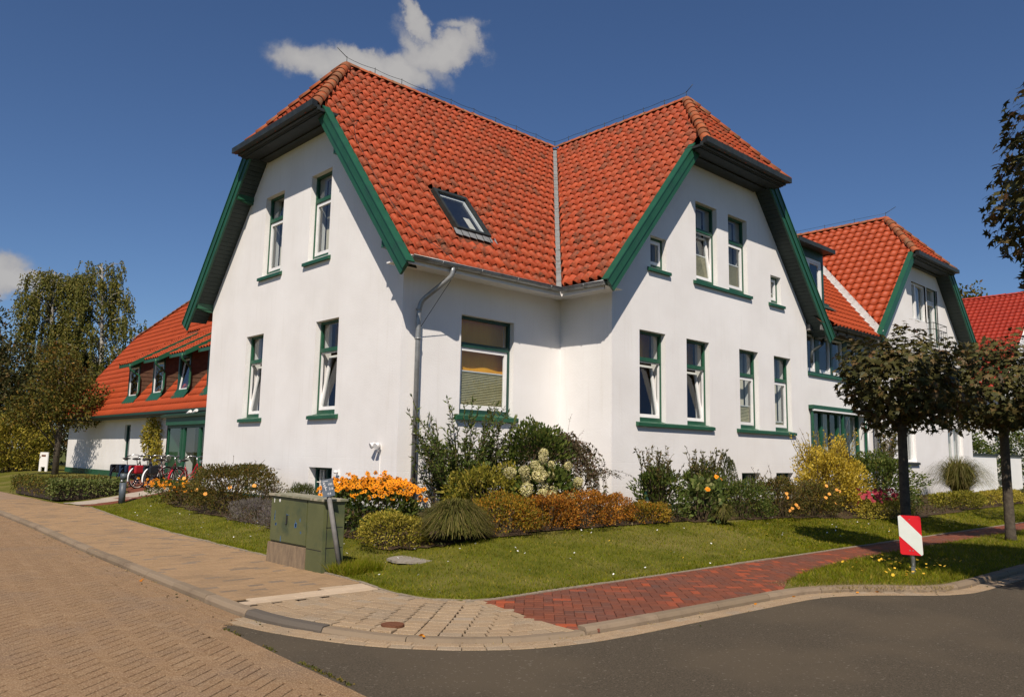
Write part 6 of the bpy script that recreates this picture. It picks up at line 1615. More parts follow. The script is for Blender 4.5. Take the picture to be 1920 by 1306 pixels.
# weeping willow-like mound on a stem
t = thing('weeping_pear', 'dome of drooping olive and purple brown branches standing before the inner corner of the walls', 'tree', (TX, TY, G_(TX, TY)))
z0 = G_(TX, TY); mb = MB(); mb.tube([(TX, TY, z0), (TX + .02, TY, z0 + .8), (TX - .02, TY - .02, z0 + 1.45)], [.05, .042, .035], 8); mb.build('trunk', 'bark', t)
rg = np.random.default_rng(5); segs = []; P = []; D = []
for i in range(210):
    a = rg.random() * 6.283; R1 = rg.uniform(.35, 1.25) * (1 + .15 * math.sin(3 * a)); top = rg.uniform(1.05, 1.55) if R1 < .8 else rg.uniform(.9, 1.25)
    c0 = np.array([TX, TY, z0 + 1.35]); pts = []
    for k in np.linspace(0, 1, 9):
        x_ = R1 * (1 - (1 - k) ** 2.2); zz = 1.3 + (top - 1.05) * math.sin(min(1, k * 1.6) * math.pi / 2) - (max(0, k - .25) / .75) ** 1.7 * rg.uniform(.8, 1.25)
        pts.append(np.array([TX + math.cos(a) * x_ * 1.15, TY + math.sin(a) * x_ * .8, z0 + max(zz, .12)]) + rg.normal(0, .02, 3))
    segs.append((pts, .006)); pts = np.array(pts); ts = rg.uniform(.5, 8, 46) ; ts = np.minimum(ts, 7.999); i0 = ts.astype(int); f = (ts - i0)[:, None]
    P.append(pts[i0] * (1 - f) + pts[i0 + 1] * f); D.append(norm(rg.normal(0, 1, (46, 3))) + np.array([0, 0, -.5]))
P = np.concatenate(P); D = np.concatenate(D); V, F = leaves(P, D, RNG.uniform(.045, .085, len(P)), RNG.uniform(.025, .045, len(P)))
sp_ = np.clip((P[:, 0] - TX + .4) / 1.0, 0, 1); r_ = np.clip(RNG.random(len(P)) * .7 + sp_ * .28, 0, .999)
npobj('foliage', V, F, 'purple_leaf', t, rnd=r_); stems_mesh('stems', t, segs)
twigs(t, TX + .2, TY - .1, z0 + .9, 7, 1.1, .5, .045, 'purple_leaf', leaf_n=14, seed=31, r=.005, hmin=.5)
twigs(t, TX + .6, TY - .3, z0 + .55, 11, .75, 1.35, .055, 'purple_leaf', leaf_n=34, seed=32, r=.007, az=(-.75, .15), droop=.75)
P_, d_ = dome(2600, (TX - .70, TY - .3, z0 + .85), (.78, .6, .95), 33, .15, .5); V, F = leaves(P_, d_ + (0, 0, .3), .075, .045); npobj('foliage', V, F, 'green_leaf', t, rnd=RNG.random(2600))
# spirea edging
for i, (x, y, w_, dpt, h, mt, lab) in enumerate([(-.38, -3.45, 1.3, 1.1, .54, 'spirea_leaf', 'yellow orange spirea bush immediately right of the fountain grass'),
                                         (.55, -3.42, 1.35, 1.05, .54, 'spirea_red', 'copper orange spirea bush below the hydrangea flowers'),
                                         (1.5, -3.42, 1.35, 1.05, .56, 'spirea_red', 'copper red spirea bush right of the hydrangea'),
                                         (2.35, -3.25, 1.0, .9, .48, 'spirea_red', 'rightmost dark red tipped spirea bush before the white wall corner'),
                                         (3.15, -3.5, .95, .75, .36, 'spirea_leaf', 'low green spirea with yellow tips left of the first tall laurel shrub')]):
    bush('spirea', lab, 'shrub', x, y, w_, h, 5000 if i < 3 else 3200, .036, mt, depth=dpt, asp=.6, seed=40 + i, shell=.6, lump=.2, upb=.8)
# shrubs before the road gable
for i, (x, y, lab) in enumerate([(3.9, -3.2, 'glossy green laurel shrub in front of the leftmost cellar window of the road gable'), (5.55, -3.1, 'glossy green laurel shrub with pale new shoots before the second cellar window')]):
    t, P, d, z0 = bush('laurel', lab, 'shrub', x, y, 1.05, 1.0, 1800, .085, 'green_leaf', asp=.4, seed=50 + i, upb=1.0, rmix=(0, .9))
    twigs(t, x, y, z0, 44, 1.38, .42, .085, 'olive_leaf', leaf_n=40, seed=52 + i, asp=.36, base=.15)
t, P, d, z0 = bush('nasturtium', 'round leaved trailing plant with orange blooms between the two laurel shrubs', 'flowers', 4.75, -3.6, .8, .78, 500, .10, 'ivy_leaf', asp=.9, seed=55, rmix=(0, .6))
petals(t, np.array([[4.45, -3.95, z0 + .6], [5.3, -3.6, z0 + .82], [5.42, -3.6, z0 + .76]]), np.tile((-.6, -.6, .5), (3, 1)), .06, 'orange_petal', k=6, width=.9)
tussock('sedge', 'small dark olive tuft of grass low in front of the second laurel shrub', 4.9, -4.0, .3, .38, 900, 'fountain_grass', 8)
t = thing('dwarf_cypress', 'small dark pointed conifer in front of the third cellar window', 'shrub', (7.2, -2.6, G_(7.2, -2.6)))
for j, (dx, hh) in enumerate([(0, 1.15), (.16, 1.05), (.3, .98), (-.16, .8), (-.28, .62)]):
    n_ = 900; k = RNG.random(n_); a = RNG.random(n_) * 6.28; r_ = .15 * (1 - k ** 2.5) + .015; P = np.stack([7.2 + dx + np.cos(a) * r_, -2.6 + np.sin(a) * r_, G_(7.2, -2.6) + .1 + k * hh], -1)
    V, F = leaves(P, np.stack([np.cos(a) * .5, np.sin(a) * .5, 1 + 0 * a], -1), .06, .016); npobj('foliage', V, F, 'conifer', t, rnd=RNG.random(n_))
for i, (x, y, w_, h, lab) in enumerate([(6.3, -3.6, 1.3, .72, 'left end of the dark rose hedge below the road gable, without blooms'), (7.5, -3.75, 1.6, .82, 'middle of the dark rose hedge below the road gable with apricot blooms'), (8.8, -3.85, 1.5, .72, 'right end of the dark rose hedge next to the bright yellow shrub')]):
    t, P, d, z0 = bush('rose_bush', lab, 'shrub', x, y, w_, h, 4200, .05, 'rose_leaf' if i else 'green_leaf', depth=1.3, seed=60 + i, upb=.7, lump=.2, rmix=(0, .8))
    twigs(t, x, y, z0, 16, h * 1.35, w_ * .45, .05, 'rose_leaf', leaf_n=20, seed=64 + i)
    if i:
        c = np.array([[x + RNG.uniform(-.7, .7), y - .56 + RNG.uniform(-.08, .2), z0 + RNG.uniform(.12, .8)] for _ in range(6)]); petals(t, c, np.tile((-.6, -.6, .5), (6, 1)), .040, 'apricot_petal', k=10, width=.9)
t, P, d, z0 = bush('euonymus', 'large bright yellow variegated shrub beside the awning window', 'shrub', 10.6, -3.5, 1.9, 1.55, 15000, .062, 'gold_leaf', depth=1.6, seed=70, asp=.5, upb=1.0, lump=.22)
twigs(t, 10.35, -3.45, z0, 50, 2.0, .75, .06, 'gold_leaf', leaf_n=48, seed=71, asp=.45, base=.35)
t, P, d, z0 = bush('phlox', 'low yellow flowered ground cover with pink red blooms below the bright yellow shrub', 'flowers', 11.3, -4.55, 2.6, .42, 3800, .045, 'gold_green', depth=.9, seed=72, rmix=(0, .75))
c = np.array([[11.0 + RNG.uniform(-.9, .9), -4.45 + RNG.uniform(-.2, .2), z0 + RNG.uniform(.35, .68)] for _ in range(34)])
petals(t, c, RNG.normal(0, .5, (34, 3)) + (-.5, -.5, .6), .065, 'pink_petal', k=9, width=.9, cup=.3)
t, P, d, z0 = bush('cotoneaster', 'dense dark green domed shrub behind the first street tree trunk', 'shrub', 13.6, -3.3, 3.0, 1.35, 8500, .085, 'green_leaf', depth=2.0, seed=73, shell=.62, rmix=(0, .85))
twigs(t, 14.7, -3.0, z0 + .9, 7, 1.0, 1.0, .07, 'dark_leaf', leaf_n=26, seed=74, az=(-.6, .5))
t = thing('climbing_plant', 'thin espalier climber on the white wall left of the far wing windows', 'climber', (18.6, D0 - .15, .4))
rg = np.random.default_rng(3); segs = []; P = []
for i in range(13):
    x = 17.7 + rg.uniform(0, 1.9); pts = [np.array([18.4 + (x - 18.4) * k + rg.normal(0, .03), D0 - .12 - .1 * k, .45 + 2.45 * k * rg.uniform(.85, 1)]) for k in np.linspace(0, 1, 7)]; segs.append((pts, .012)); pts = np.array(pts)
    ts = rg.uniform(1, 5.99, 70); i0 = ts.astype(int); f = (ts - i0)[:, None]; P.append(pts[i0] * (1 - f) + pts[i0 + 1] * f)
P = np.concatenate(P); P += rg.normal(0, .05, P.shape) * (1, .3, 1); V, F = leaves(P, rg.normal(0, 1, P.shape), .11, .06); npobj('foliage', V, F, 'olive_leaf', t, rnd=rg.random(len(P))); stems_mesh('stems', t, segs)
tussock('feather_grass', 'tall grey green feathery grass beneath the right window of the far wing', 21.6, -2.9, 1.3, 1.35, 3000, 'fountain_grass', 9)
for i, (x, w_, lab) in enumerate([(17.6, 3.4, 'low yellow green ground cover right of the dark domed shrub'), (21.6, 4.4, 'low yellow green ground cover in front of the tall feathery grass'), (26.2, 5, 'low olive ground cover in front of the white garden wall')]):
    bush('ground_cover', lab, 'shrub', x, -4.1, w_, .42, 3400, .07, 'gold_green' if i < 2 else 'olive_leaf', depth=1.1, seed=80 + i, rmix=(0, .6), nst=5)

# ------------------------------------------------------------------ street maples
def maple_leaf_geo(s=1.0):
    pts = []
    lobes = [(90, 1.0), (38, .88), (142, .88), (-15, .62), (195, .62)]
    order = [(-60, .30), (-15, .62), (12, .36), (38, .88), (62, .42), (90, 1.0), (118, .42), (142, .88), (168, .36), (195, .62), (240, .30)]
    V = [(0, 0, 0)] + [(r * math.cos(math.radians(a)) * s, r * math.sin(math.radians(a)) * s, -.12 * s * r * r) for a, r in order]
    F = [(0, i, i + 1) for i in range(1, len(order))] + [(0, len(order), 1)]
    return np.array(V), np.array(F)
MV, MF = maple_leaf_geo(.5)
ML = None
def scatter_leaf(parent, P, Dn, size, mat, limit=300, name='leaf'):
    """Dn = leaf plane normals; the leaves that show largest are single parts"""
    n = len(P); Dn = norm(Dn); A = norm(np.cross(Dn, RNG.normal(0, 1, (n, 3)))); B = np.cross(Dn, A); s_ = size * RNG.uniform(.7, 1.2, n)
    d = np.linalg.norm(P - CAM, axis=1); px, py, z_ = project(P); d = d + np.where((px < -10) | (px > 1930) | (py < -10), 500, 0); od = np.argsort(d)
    me = npmesh(name, MV, MF, mat)
    for i in od[:limit]:
        o = bpy.data.objects.new(name, me)
        o.matrix_basis = Matrix(((A[i, 0] * s_[i], B[i, 0] * s_[i], Dn[i, 0] * s_[i], P[i, 0]), (A[i, 1] * s_[i], B[i, 1] * s_[i], Dn[i, 1] * s_[i], P[i, 1]), (A[i, 2] * s_[i], B[i, 2] * s_[i], Dn[i, 2] * s_[i], P[i, 2]), (0, 0, 0, 1)))
        link(o, parent)
    r = od[limit:]
    V = P[r, None, :] + (MV[None, :, 0, None] * A[r, None, :] + MV[None, :, 1, None] * B[r, None, :] + MV[None, :, 2, None] * Dn[r, None, :]) * s_[r, None, None]
    F = (MF[None] + (np.arange(len(r)) * len(MV))[:, None, None]).reshape(-1, 3)
    o = npobj('foliage', V.reshape(-1, 3), F, mat, parent, rnd=np.repeat(RNG.random(len(r)), len(MF))); o['kind'] = 'stuff'
def maple(label, x, y, zc, rad, h_tr, n, size=.16, seed=1, base_r=.085, limit=300, z=0.0, low=-.7):
    t = thing('maple_tree', label, 'tree', (x, y, z), group='small maple trees on the verge')
    rg = np.random.default_rng(seed); mb = MB()
    mb.tube([(x, y, z - .05), (x + .0, y, z + .12), (x + .01, y + .01, z + h_tr * .5), (x, y, z + h_tr), (x, y, zc + .3)], [base_r * 1.35, base_r, base_r * .92, base_r * .85, base_r * .5], 12); mb.build('trunk', 'bark_dark', t)
    for i in range(13):
        a = i * 2.4 + rg.random(); el = rg.uniform(-.05, .9); L = rad[0] * rg.uniform(.7, 1.0); b = np.array([x, y, z + h_tr + rg.uniform(-.05, .35)]); e = b + np.array([math.cos(a) * math.cos(el), math.sin(a) * math.cos(el), math.sin(el) * rad[2] / rad[0]]) * L
        m_ = (b + e) / 2 + np.array([0, 0, .12]); mb = MB(); mb.tube([b, m_, e], [.028, .018, .006], 6); mb.build('branch', 'bark_dark', t)
    P, d = dome(n, (x, y, zc), rad, seed, .17, .50, -1.1, .6)
    P = P[(P[:, 2] > z + h_tr - .22)]; d = norm(P - np.array([x, y, zc]))
    # leaves hang with their faces turned outwards and up
    scatter_leaf(t, P, d * .7 + np.array([0, 0, .7]) + rg.normal(0, .45, d.shape), size, 'maple_leaf', limit)
    return t
maple('young maple with a round dark crown directly behind the striped marker post', 4.99, -7.36, 2.86, (1.04, 1.04, .84), 2.1, 3600, .18, 3)
maple('young maple with a round dark crown, second along the verge at the right edge', 9.85, -7.54, 3.10, (1.65, 1.65, 1.0), 2.3, 5200, .20, 5, .10)
o = sheet('verge', [(.6, -11.25), (60, -11.3), (60, -14), (.6, -14)], 0.0, 'lawn_soil')
maple('large maple just outside the right edge, only the tips of its crown in view', 2.72, -11.75, 4.8, (2.15, 2.15, 2.0), 2.9, 17000, .20, 8, .14, limit=200, z=-.1)
maple('young maple third along the verge, just beyond the right edge', 15.2, -7.7, 3.1, (1.6, 1.6, 1.0), 2.3, 1200, .22, 9, .10, limit=0)

# ------------------------------------------------------------------ background trees
def big_tree(name, label, x, y, blobs, mat, n, leaf, trunk_r, seed=1, asp=.6, bark='bark_dark', group='trees behind the rear wing', z=0.0):
    t = thing(name, label, 'tree', (x, y, z), group=group); rg = np.random.default_rng(seed)
    top = max(b[2] for b in blobs); mb = MB(); mb.tube([(x, y, z - .2), (x, y, z + top * .35), (x + .1, y, z + top * .7), (x, y, z + top)], [trunk_r * 1.2, trunk_r, trunk_r * .6, trunk_r * .15], 9); mb.build('trunk', bark, t)
    mb = MB()
    for bx_, by_, bz_, rx_, ry_, rz_ in blobs: mb.tube([(x, y, z + bz_ * .45), ((x + bx_) / 2, (y + by_) / 2, z + bz_ * .75), (bx_, by_, z + bz_)], [trunk_r * .4, trunk_r * .25, .03], 6)
    mb.build('branches', bark, t)
    vol = np.array([b[3] * b[4] * b[5] for b in blobs]) ** .7; vol /= vol.sum(); PP = []; DD = []
    for i, b in enumerate(blobs):
        P, d = dome(int(n * vol[i]) + 1, (b[0], b[1], z + b[2]), b[3:6], seed * 17 + i, .22, .35, -1.1, .5); PP.append(P); DD.append(d)
    P = np.concatenate(PP); d = np.concatenate(DD)
    V, F = leaves(P, d + rg.normal(0, .8, d.shape), leaf * RNG.uniform(.6, 1.3, len(P)), leaf * asp); npobj('crown', V, F, mat, t, rnd=RNG.random(len(P)))
    return t
def birch(label, x, y, h, R, seed, lean=0):
    t = thing('weeping_birch', label, 'tree', (x, y, 0), group='trees behind the rear wing'); rg = np.random.default_rng(seed); mb = MB()
    mb.tube([(x, y, -.2), (x + .1, y, h * .4), (x + lean * .5, y, h * .75), (x + lean, y, h * .97)], [.30, .22, .10, .02], 9); mb.build('trunk', 'birch_bark', t)
    mb = MB(); P = []; D = []
    for i in range(125):
        a = rg.random() * 6.283; k = rg.uniform(.15, 1); zz = h * (.30 + .68 * k); R1 = R * rg.uniform(.25, 1) * math.sqrt(max(0.04, 1 - ((k - .35) / .72) ** 2)); bz = zz - R1 * .5
        e = np.array([x + lean * k + math.cos(a) * R1, y + math.sin(a) * R1, zz]); s0 = np.array([x + lean * k * .7, y, bz])
        if i < 70: mb.tube([s0, (s0 + e) / 2 + np.array([0, 0, .35]), e], [.06, .035, .012], 5)
        for j in range(8):
            st = e + rg.normal(0, .26, 3) * (1, 1, .6); ln = rg.uniform(.8, 3.2) * (.5 + .6 * (1 - k)) ; m_ = int(18 * ln) + 4; ts = rg.random(m_)
            q = st + np.stack([math.cos(a) * .25 * ts, math.sin(a) * .25 * ts, -ln * ts], -1) + rg.normal(0, .05, (m_, 3)); P.append(q); D.append(np.stack([rg.normal(0, .5, m_), rg.normal(0, .5, m_), -1 + 0 * ts], -1))
    mb.build('branches', 'birch_bark', t); P = np.concatenate(P); D = np.concatenate(D); P[:, 2] = np.maximum(P[:, 2], 1.0)
    V, F = leaves(P, D, RNG.uniform(.13, .24, len(P)), .10); npobj('crown', V, F, 'birch_leaf', t, rnd=RNG.random(len(P)))
birch('left of the two weeping birches behind the dormer wing', 6.3, 54.3, 15.2, 3.3, 2, -.3)
birch('taller right hand weeping birch behind the dormer wing', 9.3, 52.2, 16.0, 3.0, 4, -.6)
big_tree('dark_tree', 'dark reddish brown tree at the far left edge below the small cloud', -.5, 50, [(.0, 50, 8.2, 3.2, 3, 3.2), (-1.5, 50, 5.6, 3.2, 3, 3.4), (1.5, 50, 5.2, 2.6, 2.6, 3.2)], 'dark_leaf', 13000, .26, .3, 5)
big_tree('dark_tree', 'dark broad tree between the far left tree and the birches', 4.0, 47, [(3.4, 47, 5.2, 3, 2.8, 3.2), (5.4, 46.5, 3.8, 2.8, 2.4, 2.8), (1.6, 47.5, 3.6, 2.4, 2.4, 2.6)], 'dark_leaf', 13000, .24, .3, 6)
big_tree('dark_tree', 'low dark bushes under the birches beside the dormer wing gable', 7.4, 41, [(5.6, 42, 3.4, 2.6, 2, 2.4), (7.8, 41, 3.0, 2.2, 2, 2.6)], 'dark_leaf', 6500, .22, .2, 7)
big_tree('field_maple', 'small bushy green brown tree with a stout stem standing before the dormer wing', .55, 26.2, [(.55, 26.2, 3.9, 1.25, 1.25, 1.1), (-.1, 26.2, 3.0, 1.5, 1.4, .75), (1.2, 26.0, 2.9, 1.55, 1.5, .8), (.3, 26.2, 4.9, .85, .85, .9), (1.3, 25.8, 3.6, 1.1, 1.0, .7), (-.7, 26.4, 2.6, 1.0, 1.0, .5)], 'oak_leaf', 9000, .13, .12, 8, group='trees on the rear lawn', z=.25)
big_tree('conifer_tree', 'distant tree top showing above the red roof of the neighbouring house', 58.5, 7.6, [(58.2, 7.8, 12.6, 2.0, 2, 2.6), (60.4, 6.6, 12.2, 1.5, 1.4, 1.5)], 'oak_leaf', 3500, .3, .3, 11, group='trees behind the neighbouring house')
for i, (x, y) in enumerate(((34.5, 3.2), (37.4, 1.9), (40.5, .2))):
    big_tree('garden_shrub', ('tall green shrub behind the white garden wall beside the far wing', 'tall green shrub behind the white garden wall between the two street trees', 'tall green shrub behind the white garden wall at the right edge')[i], x, y, [(x, y, 2.0, 2.0, 1.4, 1.6)], 'green_leaf', 3500, .16, .08, 12 + i, group='shrubs behind the garden wall')
t, P, d, z0 = bush('yellow_bush', 'big golden yellow bush at the left edge behind the white sign stand', 'shrub', .2, 32.6, 3.6, 2.9, 9000, .16, 'gold_green', depth=2.6, seed=90, asp=.45, upb=.8, z=.2, rmix=(.25, 1))
twigs(t, .2, 32.4, .3, 60, 3.0, 1.7, .15, 'gold_green', leaf_n=40, seed=91, base=.6, rmix=(.3, 1))
t = thing('wall_climber', 'yellow green climbing plant trained on the rear wing wall above the bicycles', 'climber', (1.8, 18.4, .3))
P, d = dome(1500, (1.72, 18.3, 1.95), (.22, .62, .75), 92, .3, .2, -1); V, F = leaves(P, d + (0, 0, -.4), .10, .06); npobj('foliage', V, F, 'gold_green', t, rnd=RNG.random(1500))
P, d = dome(500, (1.72, 17.6, 1.3), (.15, .3, .5), 93, .3, .2, -1); V, F = leaves(P, d + (0, 0, -.4), .09, .05); npobj('foliage', V, F, 'gold_green', t, rnd=RNG.random(500))
stems_mesh('stems', t, [([(1.8, 18.4, .3), (1.78, 18.35, 1.3), (1.8, 18.2, 2.3), (1.8, 18.5, 2.75)], .04), ([(1.8, 18.4, .9), (1.75, 17.8, 1.6), (1.8, 17.4, 2.0)], .02)], 'bark')
# low box hedge at the rear lawn
def hedge(label, x0, x1, y0, y1, z0, h, mat, n, size):
    t = thing('box_hedge', label, 'hedge', ((x0 + x1) / 2, (y0 + y1) / 2, z0), group='low hedges around the rear lawn')
    P = np.stack([RNG.uniform(x0, x1, n), RNG.uniform(y0, y1, n), z0 + h * RNG.random(n) ** .5], -1)
    ax = RNG.integers(0, 3, n); lo_ = RNG.random(n) < .5
    P[ax == 0, 0] = np.where(lo_[ax == 0], x0, x1); P[ax == 1, 1] = np.where(lo_[ax == 1], y0, y1); P[ax == 2, 2] = z0 + h
    P += RNG.normal(0, .045, P.shape); V, F = leaves(P, RNG.normal(0, 1, P.shape) + (0, 0, .4), size, size * .6); npobj('foliage', V, F, mat, t, rnd=RNG.random(n))
    mb = MB(); mb.box(x0 + .09, x1 - .09, y0 + .09, y1 - .09, z0 - .05, z0 + h - .09); mb.build('core', 'wood_dark', t)
hedge('clipped box hedge along the side street footway at the left edge', -2.75, -2.2, 12.75, 17.5, .10, .44, 'hedge_leaf', 5200, .06)
hedge('clipped hedge with ivy facing the pale path, left of the bicycles', -2.75, -.95, 12.35, 13.0, .12, .44, 'ivy_leaf', 4200, .07)
hedge('brownish back hedge seen behind the ivy hedge', -2.3, -.8, 14.3, 15.0, .12, .46, 'rose_leaf', 3600, .06)

# ------------------------------------------------------------------ street furniture and small things
cab = thing('utility_cabinet', 'olive green utility cabinet on a stained concrete base at the corner of the lawn', 'cabinet', (-3.28, -2.66, 0))
X0, X1, Y0, Y1 = -3.51, -3.22, -3.47, -2.02
ys_ = -3.05
b = MB(); b.prism([(X0 - .03, ys_, 0 - .03), (X1, ys_, -.03), (X1, Y1 + .03, -.03), (X0 - .03, Y1 + .03, -.03)], (.015, 0, .30)); b.build('plinth', 'cab_concrete', cab)
b = MB(); b.box(X0 + .01, X1, ys_ + .004, Y1, .275, .90); b.build('body', 'cab_green', cab)
b = MB(); b.box(X0 - .012, X0 + .008, ys_ + .02, Y1 - .015, .30, .885); dr = b.build('door', 'cab_green', cab)
b = MB(); b.box(X0 - .022, X0 - .012, -2.52, -2.49, .56, .66); b.tube([(X0 - .013, -2.50, .545), (X0 - .03, -2.50, .545)], .012, 8); b.build('lock', 'black_paint', dr)
b = MB()
for (y, z, wy, wz) in ((-2.75, .55, .035, .05), (-2.18, .52, .03, .018), (-2.15, .62, .012, .08), (-2.35, .33, .012, .05), (-2.86, .62, .015, .06), (-2.5, .66, .05, .012), (-2.9, .46, .02, .02)):
    for q in range(4): b.box(X0 - .0145, X0 - .012, y + RNG.normal(0, wy * .5) - wy * .3, y + RNG.normal(0, wy * .5) + wy * .35, z + RNG.normal(0, wz * .5) - wz * .3, z + RNG.normal(0, wz * .5) + wz * .4)
b.build('paint_smear', 'blue_smear', dr)
b = MB(); b.box(X0 - .0145, X0 - .012, -2.13, -2.115, .81, .865); b.tube([(X0 - .0125, -2.28, .845), (X0 - .0145, -2.28, .845)], .022, 10); b.build('sticker', 'white_paint', dr)
b = MB(); b.box(X0 - .015, X1, Y0, ys_ - .012, .0, .885); side_ = b.build('side_cabinet', 'cab_green', cab)
b = MB(); b.box(X0 - .0165, X0 - .0155, Y0 + .02, ys_ - .02, .265, .275); b.box(X0 + .03, X1 - .02, Y0 - .0015, Y0 - .0005, .30, .31); b.box(X0 + .03, X1 - .02, Y0 - .0015, Y0 - .0005, .555, .565); b.box(X0 + .035, X0 + .043, Y0 - .0015, Y0 - .0005, .1, .85); b.build('panel_gap', 'black_paint', side_)
b = MB(); b.hexa([(X0 - .04, Y0 - .03, .888), (X1 + .03, Y0 - .03, .888), (X1 + .03, Y1 + .03, .905), (X0 - .04, Y1 + .03, .905), (X0 - .04, Y0 - .03, .915), (X1 + .03, Y0 - .03, .915), (X1 + .03, Y1 + .03, .932), (X0 - .04, Y1 + .03, .932)]); b.build('lid', 'cab_lid', cab)
grass('grass', 2600, (-3.5, -2.9, -3.95, -3.5), lambda X, Y: (X > xl(Y)) , gz, .13, .010)
bpy.data.objects[-1] if False else None
for o in COL.objects:
    if o.name.startswith('grass') and 'label' not in o: tag(o, 'longer unmown grass tuft at the foot of the leaning hydrant post', 'grass')
def text_mesh(name, body, size, M, mat, parent, ext=.0006):
    cu = bpy.data.curves.new(name, 'FONT'); cu.body = body; cu.size = size; cu.align_x = 'CENTER'; cu.align_y = 'CENTER'; cu.extrude = ext
    o = bpy.data.objects.new(name, cu); COL.objects.link(o); dg = bpy.context.evaluated_depsgraph_get(); me = bpy.data.meshes.new_from_object(o.evaluated_get(dg)); bpy.data.objects.remove(o)
    me.transform(M); me.materials.clear(); me.materials.append(MATS[mat]); return link(bpy.data.objects.new(name, me), parent)
post = thing('hydrant_post', 'leaning grey post with a small lettered plate beside the green utility cabinet', 'sign post', (-3.32, -3.62, .02))
b0, b1 = Vector((-3.32, -3.62, -.05)), Vector((-3.52, -3.56, .98)); b = MB(); b.tube([b0, b1], .030, 12); b.build('post', 'post_grey', post)
vdir = Vector((CAM[0] + 3.52, CAM[1] + 3.56, 0)).normalized(); vdir = Matrix.Rotation(math.radians(8), 3, 'Z') @ vdir
upv = (b1 - b0).normalized(); sdv = upv.cross(vdir).normalized(); nv = sdv.cross(upv).normalized()
Fp = lambda u, z, n: b1 + sdv * u + upv * z + nv * n
b = MB(); b.fbox(Fp, -.075, .075, -.02, .20, .030, .038); pl = b.build('plate', 'sign_grey', post)
MM = Matrix(((sdv.x, upv.x, nv.x, 0), (sdv.y, upv.y, nv.y, 0), (sdv.z, upv.z, nv.z, 0), (0, 0, 0, 1)))
for s_, sz, u, z in (('S', .070, -.042, .135), ('100', .040, .030, .13), ('T', .070, -.03, .078), ('2.6', .045, .035, .075), ('0.8', .036, .005, .015)): text_mesh('lettering', s_, sz, Matrix.Translation(Fp(u, z, .0385)) @ MM, 'white_paint', pl)
b = MB(); b.fbox(Fp, -.06, .01, .175, .180, .0382, .0388); b.build('scratch', 'white_paint', pl)
# striped marker
mk = thing('marker_board', 'red and white striped marker board on a short grey post on the verge', 'road sign', (2.97, -8.19, 0))
b = MB(); b.tube([(2.97, -8.19, -.1), (2.965, -8.185, .78)], .030, 12); b.build('post', 'steel', mk)
b = MB(); b.box(2.90, 2.935, -8.225, -8.19, -.02, .10); b.build('ground_socket', 'zinc', mk)
vd = Vector((CAM[0] - 2.97, CAM[1] + 8.19, 0)).normalized(); vd = Matrix.Rotation(math.radians(-6), 3, 'Z') @ vd; sv = Vector((0, 0, 1)).cross(vd); upp = (Vector((0, 0, 1)) - sv * .03).normalized()
Fm = lambda u, z, n: Vector((2.965, -8.185, .255)) + sv * u + upp * z + vd * n
def rrect(w_, h, r, n=5):
    out = []
    for cx, cy, a0 in ((w_ / 2 - r, r, -90), (w_ / 2 - r, h - r, 0), (-w_ / 2 + r, h - r, 90), (-w_ / 2 + r, r, 180)):
        for k in range(n + 1): a = math.radians(a0 + 90 * k / n); out.append((cx + r * math.cos(a), cy + r * math.sin(a)))
    return out
W_, H_ = .285, .535
b = MB(); rr = rrect(W_, H_, .03); b.prism([Fm(u, z, .034) for u, z in rr], vd * .004); b.build('board', 'sign_red', mk)
# band runs from the upper left to the lower right
wp = [(-W_ / 2, H_ * .97), (-W_ / 2 + .03, H_), (W_ / 2, H_ * .50), (W_ / 2, .02), (W_ / 2 - .02, 0.0), (-W_ / 2, H_ * .47)]
b = MB(); b.prism([Fm(u * .995, z, .0384) for u, z in wp], vd * .0008); b.build('stripe', 'sign_white', mk)
b = MB()
for u, z in ((.0, .48), (.02, .06), (-.02, .06)): b.tube([Fm(u, z, .038), Fm(u, z, .042)], .008, 8)
b.build('bolt', 'zinc', mk)
# bollard
bl = thing('bollard_light', 'dark grey bollard light at the end of the lawn by the rear path', 'bollard', (-1.62, 10.35, .1))
bx0, by0 = -1.62, 10.35
b = MB(); b.tube([(bx0, by0, .05), (bx0, by0, .62)], .085, 16); b.build('post', 'bollard_grey', bl)
b = MB(); b.tube([(bx0, by0, .62), (bx0, by0, .70)], .075, 16); b.build('lens', 'glass', bl)
b = MB(); b.tube([(bx0, by0, .70), (bx0, by0, .86)], .088, 16); b.build('cap', 'bollard_grey', bl)
b = MB(); b.ball((bx0 - .055, by0 - .06, .66), .035); b.build('lamp', 'chrome', bl)
# white stand on the rear lawn
st = thing('notice_stand', 'white notice stand on two legs in front of the big yellow bush', 'sign stand', (1.5, 31.0, .25))
Fz = frame((1.2, 31.0, .25), (.35, -.94, 0), (-.94, -.35, 0))
b = MB(); b.fbox(Fz, -.30, -.16, 0, 1.05, 0, .05); b.fbox(Fz, .16, .30, 0, 1.05, 0, .05); b.fbox(Fz, -.16, .16, .35, 1.05, 0, .05); b.build('frame', 'fence_white', st)
b = MB(); b.fbox(Fz, -.16, .16, .84, .93, .051, .055); b.build('notice', 'rust', st)
